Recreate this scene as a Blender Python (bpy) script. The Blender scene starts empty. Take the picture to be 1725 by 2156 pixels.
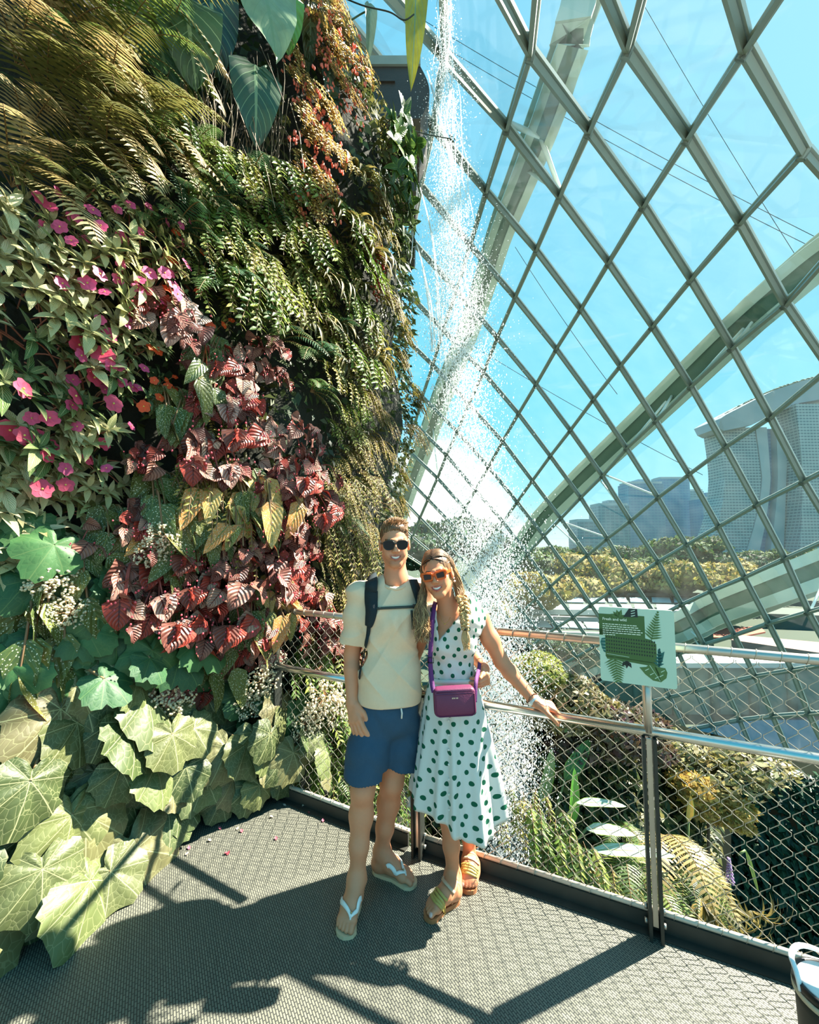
import bpy, math, random
import numpy as np
from math import radians as R_, sin, cos, pi, sqrt, atan2
from mathutils import Vector, Matrix, noise as mnoise
random.seed(11)
rng = np.random.default_rng(11)
sc = bpy.context.scene
COL = sc.collection

# ------------------------------------------------------------------ camera model
F_, CX_, CY_ = 863.0, 862.5, 1078.0
CAM = Vector((0, 0, 1.68)); PT = R_(4.3)
def ray(x, y):
    u = (x-CX_)/F_; v = -(y-CY_)/F_
    return Vector((u, cos(PT)-v*sin(PT), sin(PT)+v*cos(PT)))
def at(x, y, Y):
    r = ray(x, y); return CAM + r*(Y/r.y)
def ground(x, y, z=0.0):
    r = ray(x, y); return CAM + r*((z-CAM.z)/r.z)
def proj(p):
    d = Vector(p)-CAM
    yf = d.y*cos(PT)+d.z*sin(PT); zu = -d.y*sin(PT)+d.z*cos(PT)
    return (CX_+F_*d.x/yf, CY_-F_*zu/yf)

cam = bpy.data.cameras.new('camera'); camo = bpy.data.objects.new('camera', cam); COL.objects.link(camo)
cam.sensor_fit = 'HORIZONTAL'; cam.sensor_width = 36.0; cam.lens = 36.0*F_/1725.0
cam.clip_start = 0.05; cam.clip_end = 4000
camo.location = CAM; camo.rotation_euler = (pi/2+PT, 0, 0)
sc.camera = camo
sc.view_settings.view_transform = 'Standard'; sc.view_settings.look = 'None'
sc.view_settings.gamma = 1.0; sc.view_settings.use_curve_mapping = False
sc.view_settings.exposure = 0.0
sc.cycles.transparent_max_bounces = 32
sc.cycles.max_bounces = 8; sc.cycles.diffuse_bounces = 3; sc.cycles.glossy_bounces = 3
sc.cycles.caustics_reflective = False; sc.cycles.caustics_refractive = False
sc.cycles.sample_clamp_indirect = 6.0

# ------------------------------------------------------------------ colour + material helpers
def S(r, g, b):
    def l(c):
        c /= 255.0
        return c/12.92 if c <= 0.04045 else ((c+0.055)/1.055)**2.4
    return (l(r), l(g), l(b), 1.0)
class NT:
    def __init__(s, m):
        s.t = m.node_tree; s.n = s.t.nodes; s.l = s.t.links
    def new(s, typ, **kw):
        nd = s.n.new(typ)
        for k, v in kw.items():
            if k in nd.inputs: nd.inputs[k].default_value = v
            else: setattr(nd, k, v)
        return nd
    def link(s, a, b): s.l.new(a, b)
    def math(s, op, a, b=None, c=None):
        nd = s.n.new('ShaderNodeMath'); nd.operation = op
        for i, q in enumerate((a, b, c)):
            if q is None: continue
            if isinstance(q, (int, float)): nd.inputs[i].default_value = q
            else: s.l.new(q, nd.inputs[i])
        return nd.outputs[0]
    def mix(s, fac, a, b, blend='MIX'):
        nd = s.n.new('ShaderNodeMix'); nd.data_type = 'RGBA'; nd.blend_type = blend
        for i, q in ((0, fac), (6, a), (7, b)):
            if isinstance(q, (int, float)): nd.inputs[i].default_value = q
            elif isinstance(q, tuple): nd.inputs[i].default_value = q
            else: s.l.new(q, nd.inputs[i])
        return nd.outputs[2]
    def ramp(s, fac, stops):
        nd = s.n.new('ShaderNodeValToRGB'); el = nd.color_ramp.elements
        while len(el) < len(stops): el.new(0.5)
        for e, (p, c) in zip(el, stops):
            e.position = p; e.color = c if len(c) == 4 else (*c, 1)
        s.l.new(fac, nd.inputs[0]); return nd.outputs[0]
MATS = {}
def mat(name, col=(.5, .5, .5, 1), rough=.5, metal=0.0, spec=.5, noise=None, bump=None, trans=0.0, attr=False, sheen=0.0, coat=0.0, sss=0.0):
    """plain procedural material: base colour (+noise mottling, +bump, +leaf translucency, +per-vertex tint)"""
    if name in MATS: return MATS[name]
    m = bpy.data.materials.new(name); m.use_nodes = True; t = NT(m)
    b = t.n['Principled BSDF']; out = t.n['Material Output']
    b.inputs['Roughness'].default_value = rough; b.inputs['Metallic'].default_value = metal
    b.inputs['Specular IOR Level'].default_value = spec
    if coat: b.inputs['Coat Weight'].default_value = coat; b.inputs['Coat Roughness'].default_value = .1
    if sss:
        b.inputs['Subsurface Weight'].default_value = sss
        b.inputs['Subsurface Radius'].default_value = (.012, .005, .003); b.inputs['Subsurface Scale'].default_value = 1.0
    c = None
    if attr:
        a = t.new('ShaderNodeAttribute', attribute_name='Col'); c = a.outputs['Color']
    tc = t.new('ShaderNodeTexCoord')
    if noise:
        n = t.new('ShaderNodeTexNoise', Scale=noise[0], Detail=4.0)
        t.link(tc.outputs['Object'], n.inputs['Vector'])
        f = t.math('MULTIPLY_ADD', n.outputs['Fac'], 2*noise[1], 1-noise[1])
        base = c if c is not None else tuple(col)
        vm = t.n.new('ShaderNodeVectorMath'); vm.operation = 'SCALE'
        if isinstance(base, tuple): vm.inputs[0].default_value = base[:3]
        else: t.link(base, vm.inputs[0])
        t.link(f, vm.inputs['Scale']); c = vm.outputs[0]
    if c is not None: t.link(c, b.inputs['Base Color'])
    else: b.inputs['Base Color'].default_value = col
    if bump:
        n = t.new('ShaderNodeTexNoise', Scale=bump[0], Detail=3.0); t.link(tc.outputs['Object'], n.inputs['Vector'])
        bp = t.new('ShaderNodeBump', Strength=bump[1], Distance=.02); t.link(n.outputs['Fac'], bp.inputs['Height'])
        t.link(bp.outputs[0], b.inputs['Normal'])
    if trans:
        tr = t.new('ShaderNodeBsdfTranslucent'); mx = t.new('ShaderNodeMixShader'); mx.inputs[0].default_value = trans
        if c is not None: t.link(c, tr.inputs[0])
        else: tr.inputs[0].default_value = col
        t.link(b.outputs[0], mx.inputs[1]); t.link(tr.outputs[0], mx.inputs[2]); t.link(mx.outputs[0], out.inputs[0])
    MATS[name] = m; return m

# ------------------------------------------------------------------ mesh builder
class MB:
    def __init__(s): s.v = []; s.f = []; s.c = []; s.uv = []; s.mi = []; s.n = 0
    def add(s, V, Fc, col=None, uv=None, mi=0):
        V = np.asarray(V, float).reshape(-1, 3)
        s.v.append(V); k = len(V)
        o = s.n
        s.f.extend([tuple(i+o for i in q) for q in Fc])
        s.mi.extend([mi]*len(Fc))
        c = np.ones((k, 4)); 
        if col is not None: c[:, :3] = np.asarray(col, float)[..., :3]
        s.c.append(c)
        s.uv.append(np.zeros((k, 2)) if uv is None else np.asarray(uv, float).reshape(-1, 2))
        s.n += k
    def box(s, c, size, rot=None, col=None, mi=0):
        sx, sy, sz = [q/2 for q in size]
        P = np.array([(-sx,-sy,-sz),(sx,-sy,-sz),(sx,sy,-sz),(-sx,sy,-sz),(-sx,-sy,sz),(sx,-sy,sz),(sx,sy,sz),(-sx,sy,sz)])
        if rot is not None: P = P @ np.array(rot.to_3x3() if hasattr(rot, 'to_3x3') else rot).T
        s.add(P+np.array(c), [(0,3,2,1),(4,5,6,7),(0,1,5,4),(1,2,6,5),(2,3,7,6),(3,0,4,7)], col, mi=mi)
    def bar(s, a, b, w, h, up, col=None, mi=0):
        """rectangular bar from a to b, w across, h along 'up'"""
        a = Vector(a); b = Vector(b); t = (b-a).normalized(); up = Vector(up)
        up = (up-t*up.dot(t)).normalized(); x = t.cross(up)
        P = []
        for p in (a, b):
            for i, j in ((-1,-1),(1,-1),(1,1),(-1,1)): P.append(p+x*(i*w/2)+up*(j*h/2))
        s.add(P, [(3,2,1,0),(4,5,6,7),(0,1,5,4),(1,2,6,5),(2,3,7,6),(3,0,4,7)], col, mi=mi)
    def tube(s, pts, r, n=8, cap=True, col=None, mi=0, squash=1.0):
        pts = [Vector(p) for p in pts]; m = len(pts)
        rs = r if hasattr(r, '__len__') else [r]*m
        up = Vector((0, 0, 1)); V = []; F = []
        t0 = (pts[1]-pts[0]).normalized()
        x = t0.cross(up)
        if x.length < 1e-3: x = t0.cross(Vector((0, 1, 0)))
        x.normalize()
        for i, p in enumerate(pts):
            t = (pts[min(i+1, m-1)]-pts[max(i-1, 0)]).normalized()
            x = (x-t*x.dot(t)).normalized(); y = t.cross(x)
            for k in range(n):
                a = 2*pi*k/n
                V.append(p+x*(rs[i]*cos(a))+y*(rs[i]*sin(a)*squash))
        for i in range(m-1):
            for k in range(n):
                k2 = (k+1) % n
                F.append((i*n+k, i*n+k2, (i+1)*n+k2, (i+1)*n+k))
        if cap:
            F.append(tuple(range(n-1, -1, -1))); F.append(tuple((m-1)*n+k for k in range(n)))
        s.add(V, F, col, mi=mi)
    def lathe(s, prof, n=24, c=(0, 0, 0), rot=None, col=None, mi=0):
        V = []; F = []
        for r, z in prof:
            for k in range(n):
                a = 2*pi*k/n; V.append((r*cos(a), r*sin(a), z))
        V = np.array(V)
        if rot is not None: V = V @ np.array(rot.to_3x3()).T
        for i in range(len(prof)-1):
            for k in range(n):
                k2 = (k+1) % n; F.append((i*n+k, i*n+k2, (i+1)*n+k2, (i+1)*n+k))
        F.append(tuple(range(n-1, -1, -1))); F.append(tuple((len(prof)-1)*n+k for k in range(n)))
        s.add(V+np.array(c), F, col, mi=mi)
    def sphere(s, c, r, nu=12, nv=8, col=None, mi=0, rot=None):
        r = np.array(r if hasattr(r, '__len__') else (r, r, r)); V = [(0, 0, 1)]; F = []
        for j in range(1, nv):
            for i in range(nu):
                a = 2*pi*i/nu; b = pi*j/nv; V.append((sin(b)*cos(a), sin(b)*sin(a), cos(b)))
        V.append((0, 0, -1)); V = np.array(V)*r
        if rot is not None: V = V @ np.array(rot.to_3x3()).T
        for i in range(nu): F.append((0, 1+i, 1+(i+1) % nu))
        for j in range(nv-2):
            for i in range(nu):
                i2 = (i+1) % nu; F.append((1+j*nu+i, 1+(j+1)*nu+i, 1+(j+1)*nu+i2, 1+j*nu+i2))
        L = len(V)-1; b0 = 1+(nv-2)*nu
        for i in range(nu): F.append((L, b0+(i+1) % nu, b0+i))
        s.add(V+np.array(c), F, col, mi=mi)
    def prism(s, outline, z0, z1, M4=None, col=None, mi=0):
        """closed 2-D outline (ccw) extruded between z0 and z1, placed with a 4x4"""
        n = len(outline); V = [(x, y, z0) for x, y in outline]+[(x, y, z1) for x, y in outline]
        if M4 is not None: V = [M4 @ Vector(p) for p in V]
        F = [tuple(range(n-1, -1, -1)), tuple(range(n, 2*n))]+[(i, (i+1) % n, n+(i+1) % n, n+i) for i in range(n)]
        s.add(V, F, col, mi=mi)
    def mesh(s, name, mats, smooth=True):
        me = bpy.data.meshes.new(name)
        V = np.concatenate(s.v) if s.v else np.zeros((0, 3))
        me.from_pydata(V.tolist(), [], s.f)
        for m in (mats if isinstance(mats, (list, tuple)) else [mats]): me.materials.append(m)
        ca = me.color_attributes.new('Col', 'FLOAT_COLOR', 'POINT')
        ca.data.foreach_set('color', np.concatenate(s.c).astype(np.float32).ravel())
        uvs = np.concatenate(s.uv)
        if np.any(uvs):
            ul = me.uv_layers.new(name='UVMap')
            li = np.empty(len(me.loops), np.int32); me.loops.foreach_get('vertex_index', li)
            ul.data.foreach_set('uv', uvs[li].astype(np.float32).ravel())
        me.polygons.foreach_set('material_index', np.array(s.mi, np.int32))
        me.polygons.foreach_set('use_smooth', np.full(len(me.polygons), bool(smooth)))
        me.update(); return me
    def build(s, name, mats, parent=None, smooth=True, loc=None, pivot=None):
        """link as ONE object; pivot moves the object's origin without moving the geometry"""
        if pivot is not None:
            pv = np.array(pivot); s.v = [q-pv for q in s.v]
        o = bpy.data.objects.new(name, s.mesh(name, mats, smooth)); COL.objects.link(o)
        if pivot is not None: o.location = pivot
        if loc is not None: o.location = loc
        if parent is not None:
            o.parent = parent
            if pivot is not None: o.location = Vector(pivot)-parent.location
        return o
def part(name, mb, mats, parent, smooth=True):
    """part built in WORLD coordinates under an unrotated parent empty"""
    pv = np.array(parent.matrix_basis.translation)
    mb.v = [q-pv for q in mb.v]
    o = bpy.data.objects.new(name, mb.mesh(name, mats, smooth)); COL.objects.link(o); o.parent = parent
    if parent.parent is not None:       # sub-part of a part whose own vertices are already local
        pass
    return o
def subpart(name, mb, mats, par, root, smooth=True):
    pv = np.array(root.matrix_basis.translation)
    mb.v = [q-pv for q in mb.v]
    o = bpy.data.objects.new(name, mb.mesh(name, mats, smooth)); COL.objects.link(o); o.parent = par
    return o
def empty(name, loc, label=None, cat=None, group=None):
    o = bpy.data.objects.new(name, None); COL.objects.link(o); o.location = loc; o.empty_display_size = .1
    return tag(o, label, cat, group)
def tag(o, label=None, cat=None, group=None, kind=None):
    if label: o['label'] = label
    if cat: o['category'] = cat
    if group: o['group'] = group
    if kind: o['kind'] = kind
    return o
def copy_tree(o, parent=None):
    kids = [k for k in KIDS.get(o, [])] if False else list(o.children)
    c = o.copy(); COL.objects.link(c); c.parent = parent
    for ch in kids: copy_tree(ch, c)
    return c
def smoothpath(pts, n):
    """Catmull-Rom through pts, n samples per span"""
    P = [Vector(p) for p in pts]; out = []
    for i in range(len(P)-1):
        p0 = P[max(i-1, 0)]; p1 = P[i]; p2 = P[i+1]; p3 = P[min(i+2, len(P)-1)]
        for k in range(n):
            t = k/n
            out.append(0.5*((2*p1)+(p2-p0)*t+(2*p0-5*p1+4*p2-p3)*t*t+(3*p1-p0-3*p2+p3)*t**3))
    out.append(P[-1]); return out

# ------------------------------------------------------------------ daylight
SUN = Vector((.636, .241, .733)).normalized()
sl = bpy.data.lights.new('sun', 'SUN'); slo = bpy.data.objects.new('sun', sl); COL.objects.link(slo)
sl.energy = 24.0; sl.angle = R_(.8); sl.color = (1.0, .93, .80)
slo.rotation_euler = (-SUN).to_track_quat('-Z', 'Y').to_euler(); slo.location = (8, 2, 12)

w = bpy.data.worlds.new('sky'); sc.world = w; w.use_nodes = True
t = NT(w); bg = t.n['Background']
tc = t.new('ShaderNodeTexCoord')
sep = t.new('ShaderNodeSeparateXYZ'); t.link(tc.outputs['Generated'], sep.inputs[0])
z = sep.outputs['Z']
skyc = t.ramp(t.math('MAXIMUM', z, 0.0), [(0, S(214, 238, 240)), (.10, S(150, 220, 238)), (.3, S(100, 204, 236)), (.6, S(78, 190, 228)), (1, S(60, 165, 212))])
sd = t.n.new('ShaderNodeVectorMath'); sd.operation = 'DOT_PRODUCT'; t.link(tc.outputs['Generated'], sd.inputs[0]); sd.inputs[1].default_value = SUN
g = t.math('POWER', t.math('MAXIMUM', sd.outputs['Value'], 0.0), 3.0)
skyc = t.mix(t.math('MULTIPLY', g, .55), skyc, S(196, 238, 243))
# thin streaky cloud + a cumulus bank low on the left
mp = t.new('ShaderNodeMapping'); mp.inputs['Scale'].default_value = (1.2, 1.2, 9.0); t.link(tc.outputs['Generated'], mp.inputs[0])
n1 = t.new('ShaderNodeTexNoise', Scale=3.2, Detail=8.0, Roughness=.62); t.link(mp.outputs[0], n1.inputs['Vector'])
st = t.math('MULTIPLY', t.ramp(n1.outputs['Fac'], [(.60, (0, 0, 0)), (.74, (1, 1, 1))]), t.ramp(z, [(0, (.8, .8, .8)), (.5, (.25, .25, .25))]))
n2 = t.new('ShaderNodeTexNoise', Scale=9.0, Detail=9.0, Roughness=.6); t.link(tc.outputs['Generated'], n2.inputs['Vector'])
cd = t.n.new('ShaderNodeVectorMath'); cd.operation = 'DISTANCE'; t.link(tc.outputs['Generated'], cd.inputs[0])
cd.inputs[1].default_value = ray(905, 1110).normalized()
cum = t.math('SUBTRACT', t.math('ADD', n2.outputs['Fac'], t.math('MULTIPLY', t.math('SUBTRACT', .30, cd.outputs['Value']), 2.2)), .62)
cum = t.math('MINIMUM', t.math('MAXIMUM', t.math('MULTIPLY', cum, 6.0), 0.0), 1.0)
skyc = t.mix(t.math('MULTIPLY', st, .55), skyc, S(225, 244, 246))
skyc = t.mix(cum, skyc, S(240, 246, 244))
t.link(skyc, bg.inputs[0]); bg.inputs[1].default_value = 1.32
DOME_NODES = """-6,2:0.40,53.00,0.79;-5,2:1.30,49.70,3.10;-5,3:4.50,50.93,-0.01;-5,6:13.23,54.16,-10.28;-5,7:15.81,54.79,-13.57;-5,8:17.98,54.83,-16.92;-4,1:-0.92,44.88,7.91;-4,2:2.13,46.28,4.99;-4,3:5.25,47.43,1.91;-4,4:8.36,48.48,-1.23;-4,6:13.77,50.58,-8.30;-4,7:16.52,51.48,-11.55;-4,8:18.81,52.08,-15.09;-3,1:-0.22,41.33,9.59;-3,2:2.98,42.80,6.88;-3,3:6.00,43.95,3.71;-3,4:8.92,44.96,0.41;-3,5:11.60,45.94,-2.90;-3,6:14.37,46.96,-6.33;-3,7:17.06,47.98,-9.64;-3,8:19.51,48.90,-13.25;-2,1:0.51,37.62,11.16;-2,2:3.62,39.28,8.55;-2,3:6.60,40.53,5.32;-2,4:9.56,41.53,2.16;-2,5:12.22,42.46,-1.13;-2,6:14.82,43.44,-4.53;-2,7:17.52,44.47,-7.89;-2,8:20.05,45.52,-11.28;-1,1:1.10,33.77,12.35;-1,2:4.28,35.71,9.87;-1,3:7.28,37.11,6.98;-1,4:10.11,38.18,3.85;-1,5:12.83,39.11,0.67;-1,6:15.45,40.04,-2.62;-1,7:17.98,41.05,-6.08;0,0:-1.01,26.73,14.59;0,1:1.76,29.75,13.32;0,2:4.76,32.01,11.12;0,3:7.79,33.65,8.49;0,4:10.58,34.88,5.36;0,5:13.30,35.87,2.15;0,6:15.92,36.78,-1.10;0,7:18.34,37.73,-4.44;0,10:25.31,40.99,-14.89;0,11:27.26,41.88,-18.39;1,0:-0.42,22.26,14.56;1,1:2.20,25.57,13.79;1,2:5.26,28.17,12.06;1,3:8.21,30.10,9.70;1,4:11.02,31.54,6.79;1,5:13.75,32.64,3.64;1,6:16.21,33.58,0.38;1,7:18.60,34.51,-3.05;1,10:25.59,37.68,-13.15;1,11:27.62,38.74,-16.55;2,0:0.10,17.83,13.92;2,1:2.57,21.31,13.72;2,2:5.39,24.18,12.56;2,3:8.41,26.42,10.50;2,4:11.26,28.10,7.87;2,5:14.00,29.37,4.86;2,6:16.45,30.39,1.65;2,7:18.90,31.29,-1.41;2,8:21.15,32.21,-4.74;2,9:23.41,33.20,-8.04;2,10:25.54,34.27,-11.36;2,11:27.57,35.36,-14.69;2,12:29.49,36.35,-18.19;3,0:0.41,13.60,12.68;3,1:2.68,17.06,13.08;3,2:5.43,20.10,12.58;3,3:8.40,22.59,11.06;3,4:11.30,24.51,8.79;3,5:14.00,25.97,6.09;3,6:16.57,27.11,3.02;3,7:18.94,28.05,-0.13;3,8:21.09,28.93,-3.34;3,9:23.24,29.83,-6.56;3,10:25.34,30.79,-9.70;3,11:27.31,31.81,-12.94;3,12:29.33,32.82,-16.38;4,0:0.61,9.79,10.76;4,1:2.61,13.00,11.89;4,2:5.25,16.02,12.07;4,3:8.16,18.65,11.09;4,4:11.06,20.79,9.26;4,5:13.80,22.44,6.82;4,6:16.38,23.71,4.01;4,7:18.69,24.71,1.00;4,8:20.78,25.58,-2.11;4,9:22.80,26.39,-5.07;4,10:24.84,27.24,-8.20;4,11:26.56,28.14,-11.29;5,0:0.62,6.57,8.55;5,1:2.40,9.31,10.20;5,2:4.75,12.12,10.93;5,3:7.56,14.73,10.61;5,4:10.49,16.97,9.32;5,5:13.28,18.77,7.37;5,6:15.84,20.18,4.80;5,7:18.15,21.26,2.00;5,8:20.21,22.13,-0.82;5,9:22.01,22.89,-3.78;6,1:2.02,6.20,8.14;6,2:4.09,8.60,9.35;6,3:6.72,11.01,9.65;6,4:9.55,13.21,8.92;6,5:12.32,15.07,7.43;6,6:14.94,16.56,5.19;6,7:17.24,17.72,2.70;7,2:3.32,5.64,7.48;7,3:5.66,7.68,8.22;7,4:8.32,9.68,8.04;7,5:11.03,11.48,7.00;8,3:4.46,4.93,6.53;8,4:6.85,6.59,6.78"""
# ------------------------------------------------------------------ glasshouse shell (steel lattice, panes, outside arches)
ND = {}
for q in DOME_NODES.split(';'):
    k, v3 = q.split(':'); a, b = k.split(','); ND[(int(a), int(b))] = CAM+Vector([float(x) for x in v3.split(',')])
KNOWN = dict(ND)
for it in range(2):
    new = {}
    for a in range(-7, 11):
        for b in range(-2, 14):
            if (a, b) in ND: continue
            es = []
            for da, db in ((1, 0), (-1, 0), (0, 1), (0, -1)):
                p = ND.get((a+da, b+db)); q = ND.get((a+2*da, b+2*db))
                if p and q: es.append(2*p-q)
            if (a+1, b) in ND and (a-1, b) in ND: es = [(ND[(a+1, b)]+ND[(a-1, b)])/2]
            elif (a, b+1) in ND and (a, b-1) in ND: es = [(ND[(a, b+1)]+ND[(a, b-1)])/2]
            if es and (it < 2 or len(es) > 1):
                e = sum(es, Vector())/len(es)
                if (e-CAM).length > 5 and (e-CAM).length < 62 and e.y > 1.5 and e.z > -19.5:
                    ex_, ey_ = proj(e)
                    if -60 < ex_ < 1990 and -750 < ey_ < 1800: new[(a, b)] = e
    ND.update(new)
def dnorm(k):
    a, b = k
    P = ND[k]; A1 = ND.get((a+1, b), P); A0 = ND.get((a-1, b), P); B1 = ND.get((a, b+1), P); B0 = ND.get((a, b-1), P)
    n = (A1-A0).cross(B1-B0)
    if n.length < 1e-6: n = P-CAM
    n.normalize()
    return n if n.dot(P-CAM) > 0 else -n
DN = {k: dnorm(k) for k in ND}
steel = mat('lattice_steel', S(146, 149, 133), .45, 0.0, .5, noise=(1.5, .12))
steel_cap = mat('glazing_cap', S(205, 212, 203), .35, 0.0, .5)
ti = 0
def lattice_line(seq):
    global ti
    if len(seq) < 2: return
    ti += 1; m = MB()
    for k0, k1 in zip(seq[:-1], seq[1:]):
        p, q = ND[k0], ND[k1]; n = (DN[k0]+DN[k1]).normalized()
        z_ = max(.62, min(1.7, (((p+q)/2-CAM).length/17)**.5))
        m.bar(p-n*.09*z_, q-n*.09*z_, .092*z_, .13*z_, n)
        m.bar(p+n*.03, q+n*.03, .175*z_, .05, n, mi=1)
    for k in seq:
        n = DN[k]; z_ = max(.62, min(1.7, ((ND[k]-CAM).length/17)**.5)); m.tube([ND[k]-n*.19*z_, ND[k]+n*.02], .095*z_, 8)
    tag(m.build('trim_%d' % ti, [steel, steel_cap], smooth=False, pivot=ND[seq[0]]), kind='structure')
for a in range(-8, 12):
    run = []
    for b in range(-3, 16):
        if (a, b) in ND: run.append((a, b))
        else: lattice_line(run); run = []
    lattice_line(run)
for b in range(-3, 16):
    run = []
    for a in range(-8, 12):
        if (a, b) in ND: run.append((a, b))
        else: lattice_line(run); run = []
    lattice_line(run)
gm = bpy.data.materials.new('dome_glass'); gm.use_nodes = True; t = NT(gm); out = t.n['Material Output']
tr = t.new('ShaderNodeBsdfTransparent'); tr.inputs[0].default_value = (.985, .998, .995, 1)
gl = t.new('ShaderNodeBsdfGlossy'); gl.inputs['Roughness'].default_value = .03
df = t.new('ShaderNodeBsdfDiffuse'); df.inputs[0].default_value = (.8, .86, .84, 1)
tl = t.new('ShaderNodeBsdfTranslucent'); tl.inputs[0].default_value = (.8, .86, .84, 1)
dm = t.new('ShaderNodeMixShader'); dm.inputs[0].default_value = .6; t.link(df.outputs[0], dm.inputs[1]); t.link(tl.outputs[0], dm.inputs[2])
lw = t.new('ShaderNodeLayerWeight'); lw.inputs['Blend'].default_value = .5
frf = t.math('MULTIPLY_ADD', t.math('POWER', lw.outputs['Facing'], 4.0), .30, .015)
m1 = t.new('ShaderNodeMixShader'); t.link(frf, m1.inputs[0]); t.link(tr.outputs[0], m1.inputs[1]); t.link(gl.outputs[0], m1.inputs[2])
tcg = t.new('ShaderNodeTexCoord'); ng = t.new('ShaderNodeTexNoise', Scale=.9, Detail=5.0); t.link(tcg.outputs['Object'], ng.inputs['Vector'])
m2 = t.new('ShaderNodeMixShader'); t.link(t.math('MULTIPLY_ADD', ng.outputs['Fac'], .026, -.003), m2.inputs[0])
t.link(m1.outputs[0], m2.inputs[1]); t.link(dm.outputs[0], m2.inputs[2]); t.link(m2.outputs[0], out.inputs[0])
wi = 0
for (a, b) in sorted(ND):
    q = [(a, b), (a+1, b), (a+1, b+1), (a, b+1)]
    if all(k in ND for k in q):
        c = sum((ND[k] for k in q), Vector())/4
        if c.z < -17: continue
        wi += 1; m = MB()
        m.add([ND[k]+DN[k]*.012 for k in q]+[ND[k]-DN[k]*.012 for k in q], [(0, 1, 2, 3), (7, 6, 5, 4), (0, 4, 5, 1), (1, 5, 6, 2), (2, 6, 7, 3), (3, 7, 4, 0)])
        tag(m.build('window_%d' % wi, gm, smooth=False, pivot=c), kind='structure')
KP = [(proj(KNOWN[k]), KNOWN[k].y) for k in KNOWN]
def dome_y(x, y):
    d = sorted(((px-x)**2+(py-y)**2, Y) for (px, py), Y in KP)[:4]
    ws = [1/(q+50) for q, _ in d]; return sum(w_*Y for w_, (_, Y) in zip(ws, d))/sum(ws)

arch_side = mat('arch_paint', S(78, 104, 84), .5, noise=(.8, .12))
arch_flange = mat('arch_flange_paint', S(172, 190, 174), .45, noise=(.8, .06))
strut_m = mat('strut_paint', S(215, 228, 222), .45)
def arch(label, path, off, depth_ratio=.75, struts=()):
    """box-section arch running outside the glass; path = (px, py, width px)"""
    P = []; W = []
    for x, y, wp in path:
        Y = dome_y(x, y)*off; r = ray(x, y); p = CAM+r*(Y/r.y); P.append(p); W.append(wp*Y/F_)
    Y0 = [p.y for p in P]
    P = smoothpath(P, 5); n = len(P); W = np.interp(np.linspace(0, len(W)-1, n), range(len(W)), W)
    root = empty('roof_arch', P[n//2], label, 'arch', None)
    body = MB(); fo = MB(); fi = MB()
    ins = Vector((2, 14, 0))
    fr_ = []
    for i in range(n):
        tt = (P[min(i+1, n-1)]-P[max(i-1, 0)]).normalized(); up = (P[i]-ins); up = (up-tt*up.dot(tt)).normalized()
        fr_.append((tt, up, tt.cross(up)))
    def loft(mb, w0, h0, h1, k, xs=None):
        V = []; Fc = []
        for i in range(n):
            tt, up, x = fr_[i]; w_ = W[i]*w0; 
            xa, xb = xs or (-w0/2, w0/2)
            for sx, hh in ((xa, h0), (xb, h0), (xb, h1), (xa, h1)): V.append(P[i]+x*(sx*W[i])+up*(hh*W[i]))
        for i in range(n-1):
            for j in range(4): Fc.append((i*4+j, i*4+(j+1) % 4, i*4+4+(j+1) % 4, i*4+4+j))
        Fc += [(3, 2, 1, 0), tuple((n-1)*4+j for j in range(4))]; mb.add(V, Fc)
    d = depth_ratio
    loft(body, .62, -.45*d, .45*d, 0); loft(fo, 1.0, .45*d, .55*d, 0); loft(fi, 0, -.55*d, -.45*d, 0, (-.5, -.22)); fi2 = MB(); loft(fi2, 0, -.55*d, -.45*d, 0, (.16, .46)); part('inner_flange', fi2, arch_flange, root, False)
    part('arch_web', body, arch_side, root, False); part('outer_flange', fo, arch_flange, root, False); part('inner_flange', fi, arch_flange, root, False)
    for (fx, i0), ends in struts:
        q = P[min(n-1, int(fx*n))]
        for k in ends:
            s_ = MB(); s_.tube([q-fr_[min(n-1, int(fx*n))][1]*.3*d, ND[k]+DN[k]*.05], .07, 6)
            part('strut', s_, strut_m, root)
    return root
arch('pale green steel arch curving up behind the falling water, outside the glass',
     [(1262, -120, 84), (1224, 0, 76), (1190, 130, 76), (1142, 265, 72), (1095, 385, 62), (1053, 493, 54), (1012, 624, 48), (972, 735, 44), (934, 827, 42), (898, 928, 40), (868, 1010, 36), (838, 1100, 32)], 1.16,
     struts=[((.28, 0), [(5, 1), (5, 2)]), ((.33, 0), [(5, 2)]), ((.78, 0), [(-3, 1), (-3, 2)])])
arch('long steel arch rising from the trees to the right edge, across the skyline',
     [(1830, 470, 92), (1725, 545, 86), (1600, 652, 80), (1548, 700, 76), (1460, 785, 70), (1370, 872, 62), (1250, 985, 54), (1212, 1022, 50), (1138, 1098, 44), (1088, 1166, 40), (1040, 1225, 36), (1000, 1290, 32)], 1.13,
     struts=[((.17, 0), [(6, 5), (5, 5)]), ((.40, 0), [(4, 5), (3, 5)]), ((.55, 0), [(2, 6), (3, 6)]), ((.7, 0), [(0, 6), (1, 6)])])
arch('low pale steel arch crossing behind the sign above the red roof',
     [(1830, 1165, 84), (1725, 1205, 76), (1610, 1248, 68), (1500, 1292, 62), (1430, 1326, 56), (1340, 1362, 50), (1256, 1396, 46), (1200, 1424, 42), (1130, 1475, 38), (1060, 1540, 34)], 1.16,
     struts=[((.1, 0), [(5, 9), (5, 10)]), ((.42, 0), [(2, 9), (2, 10)]), ((.62, 0), [(-1, 8), (-2, 9)])])

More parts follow.
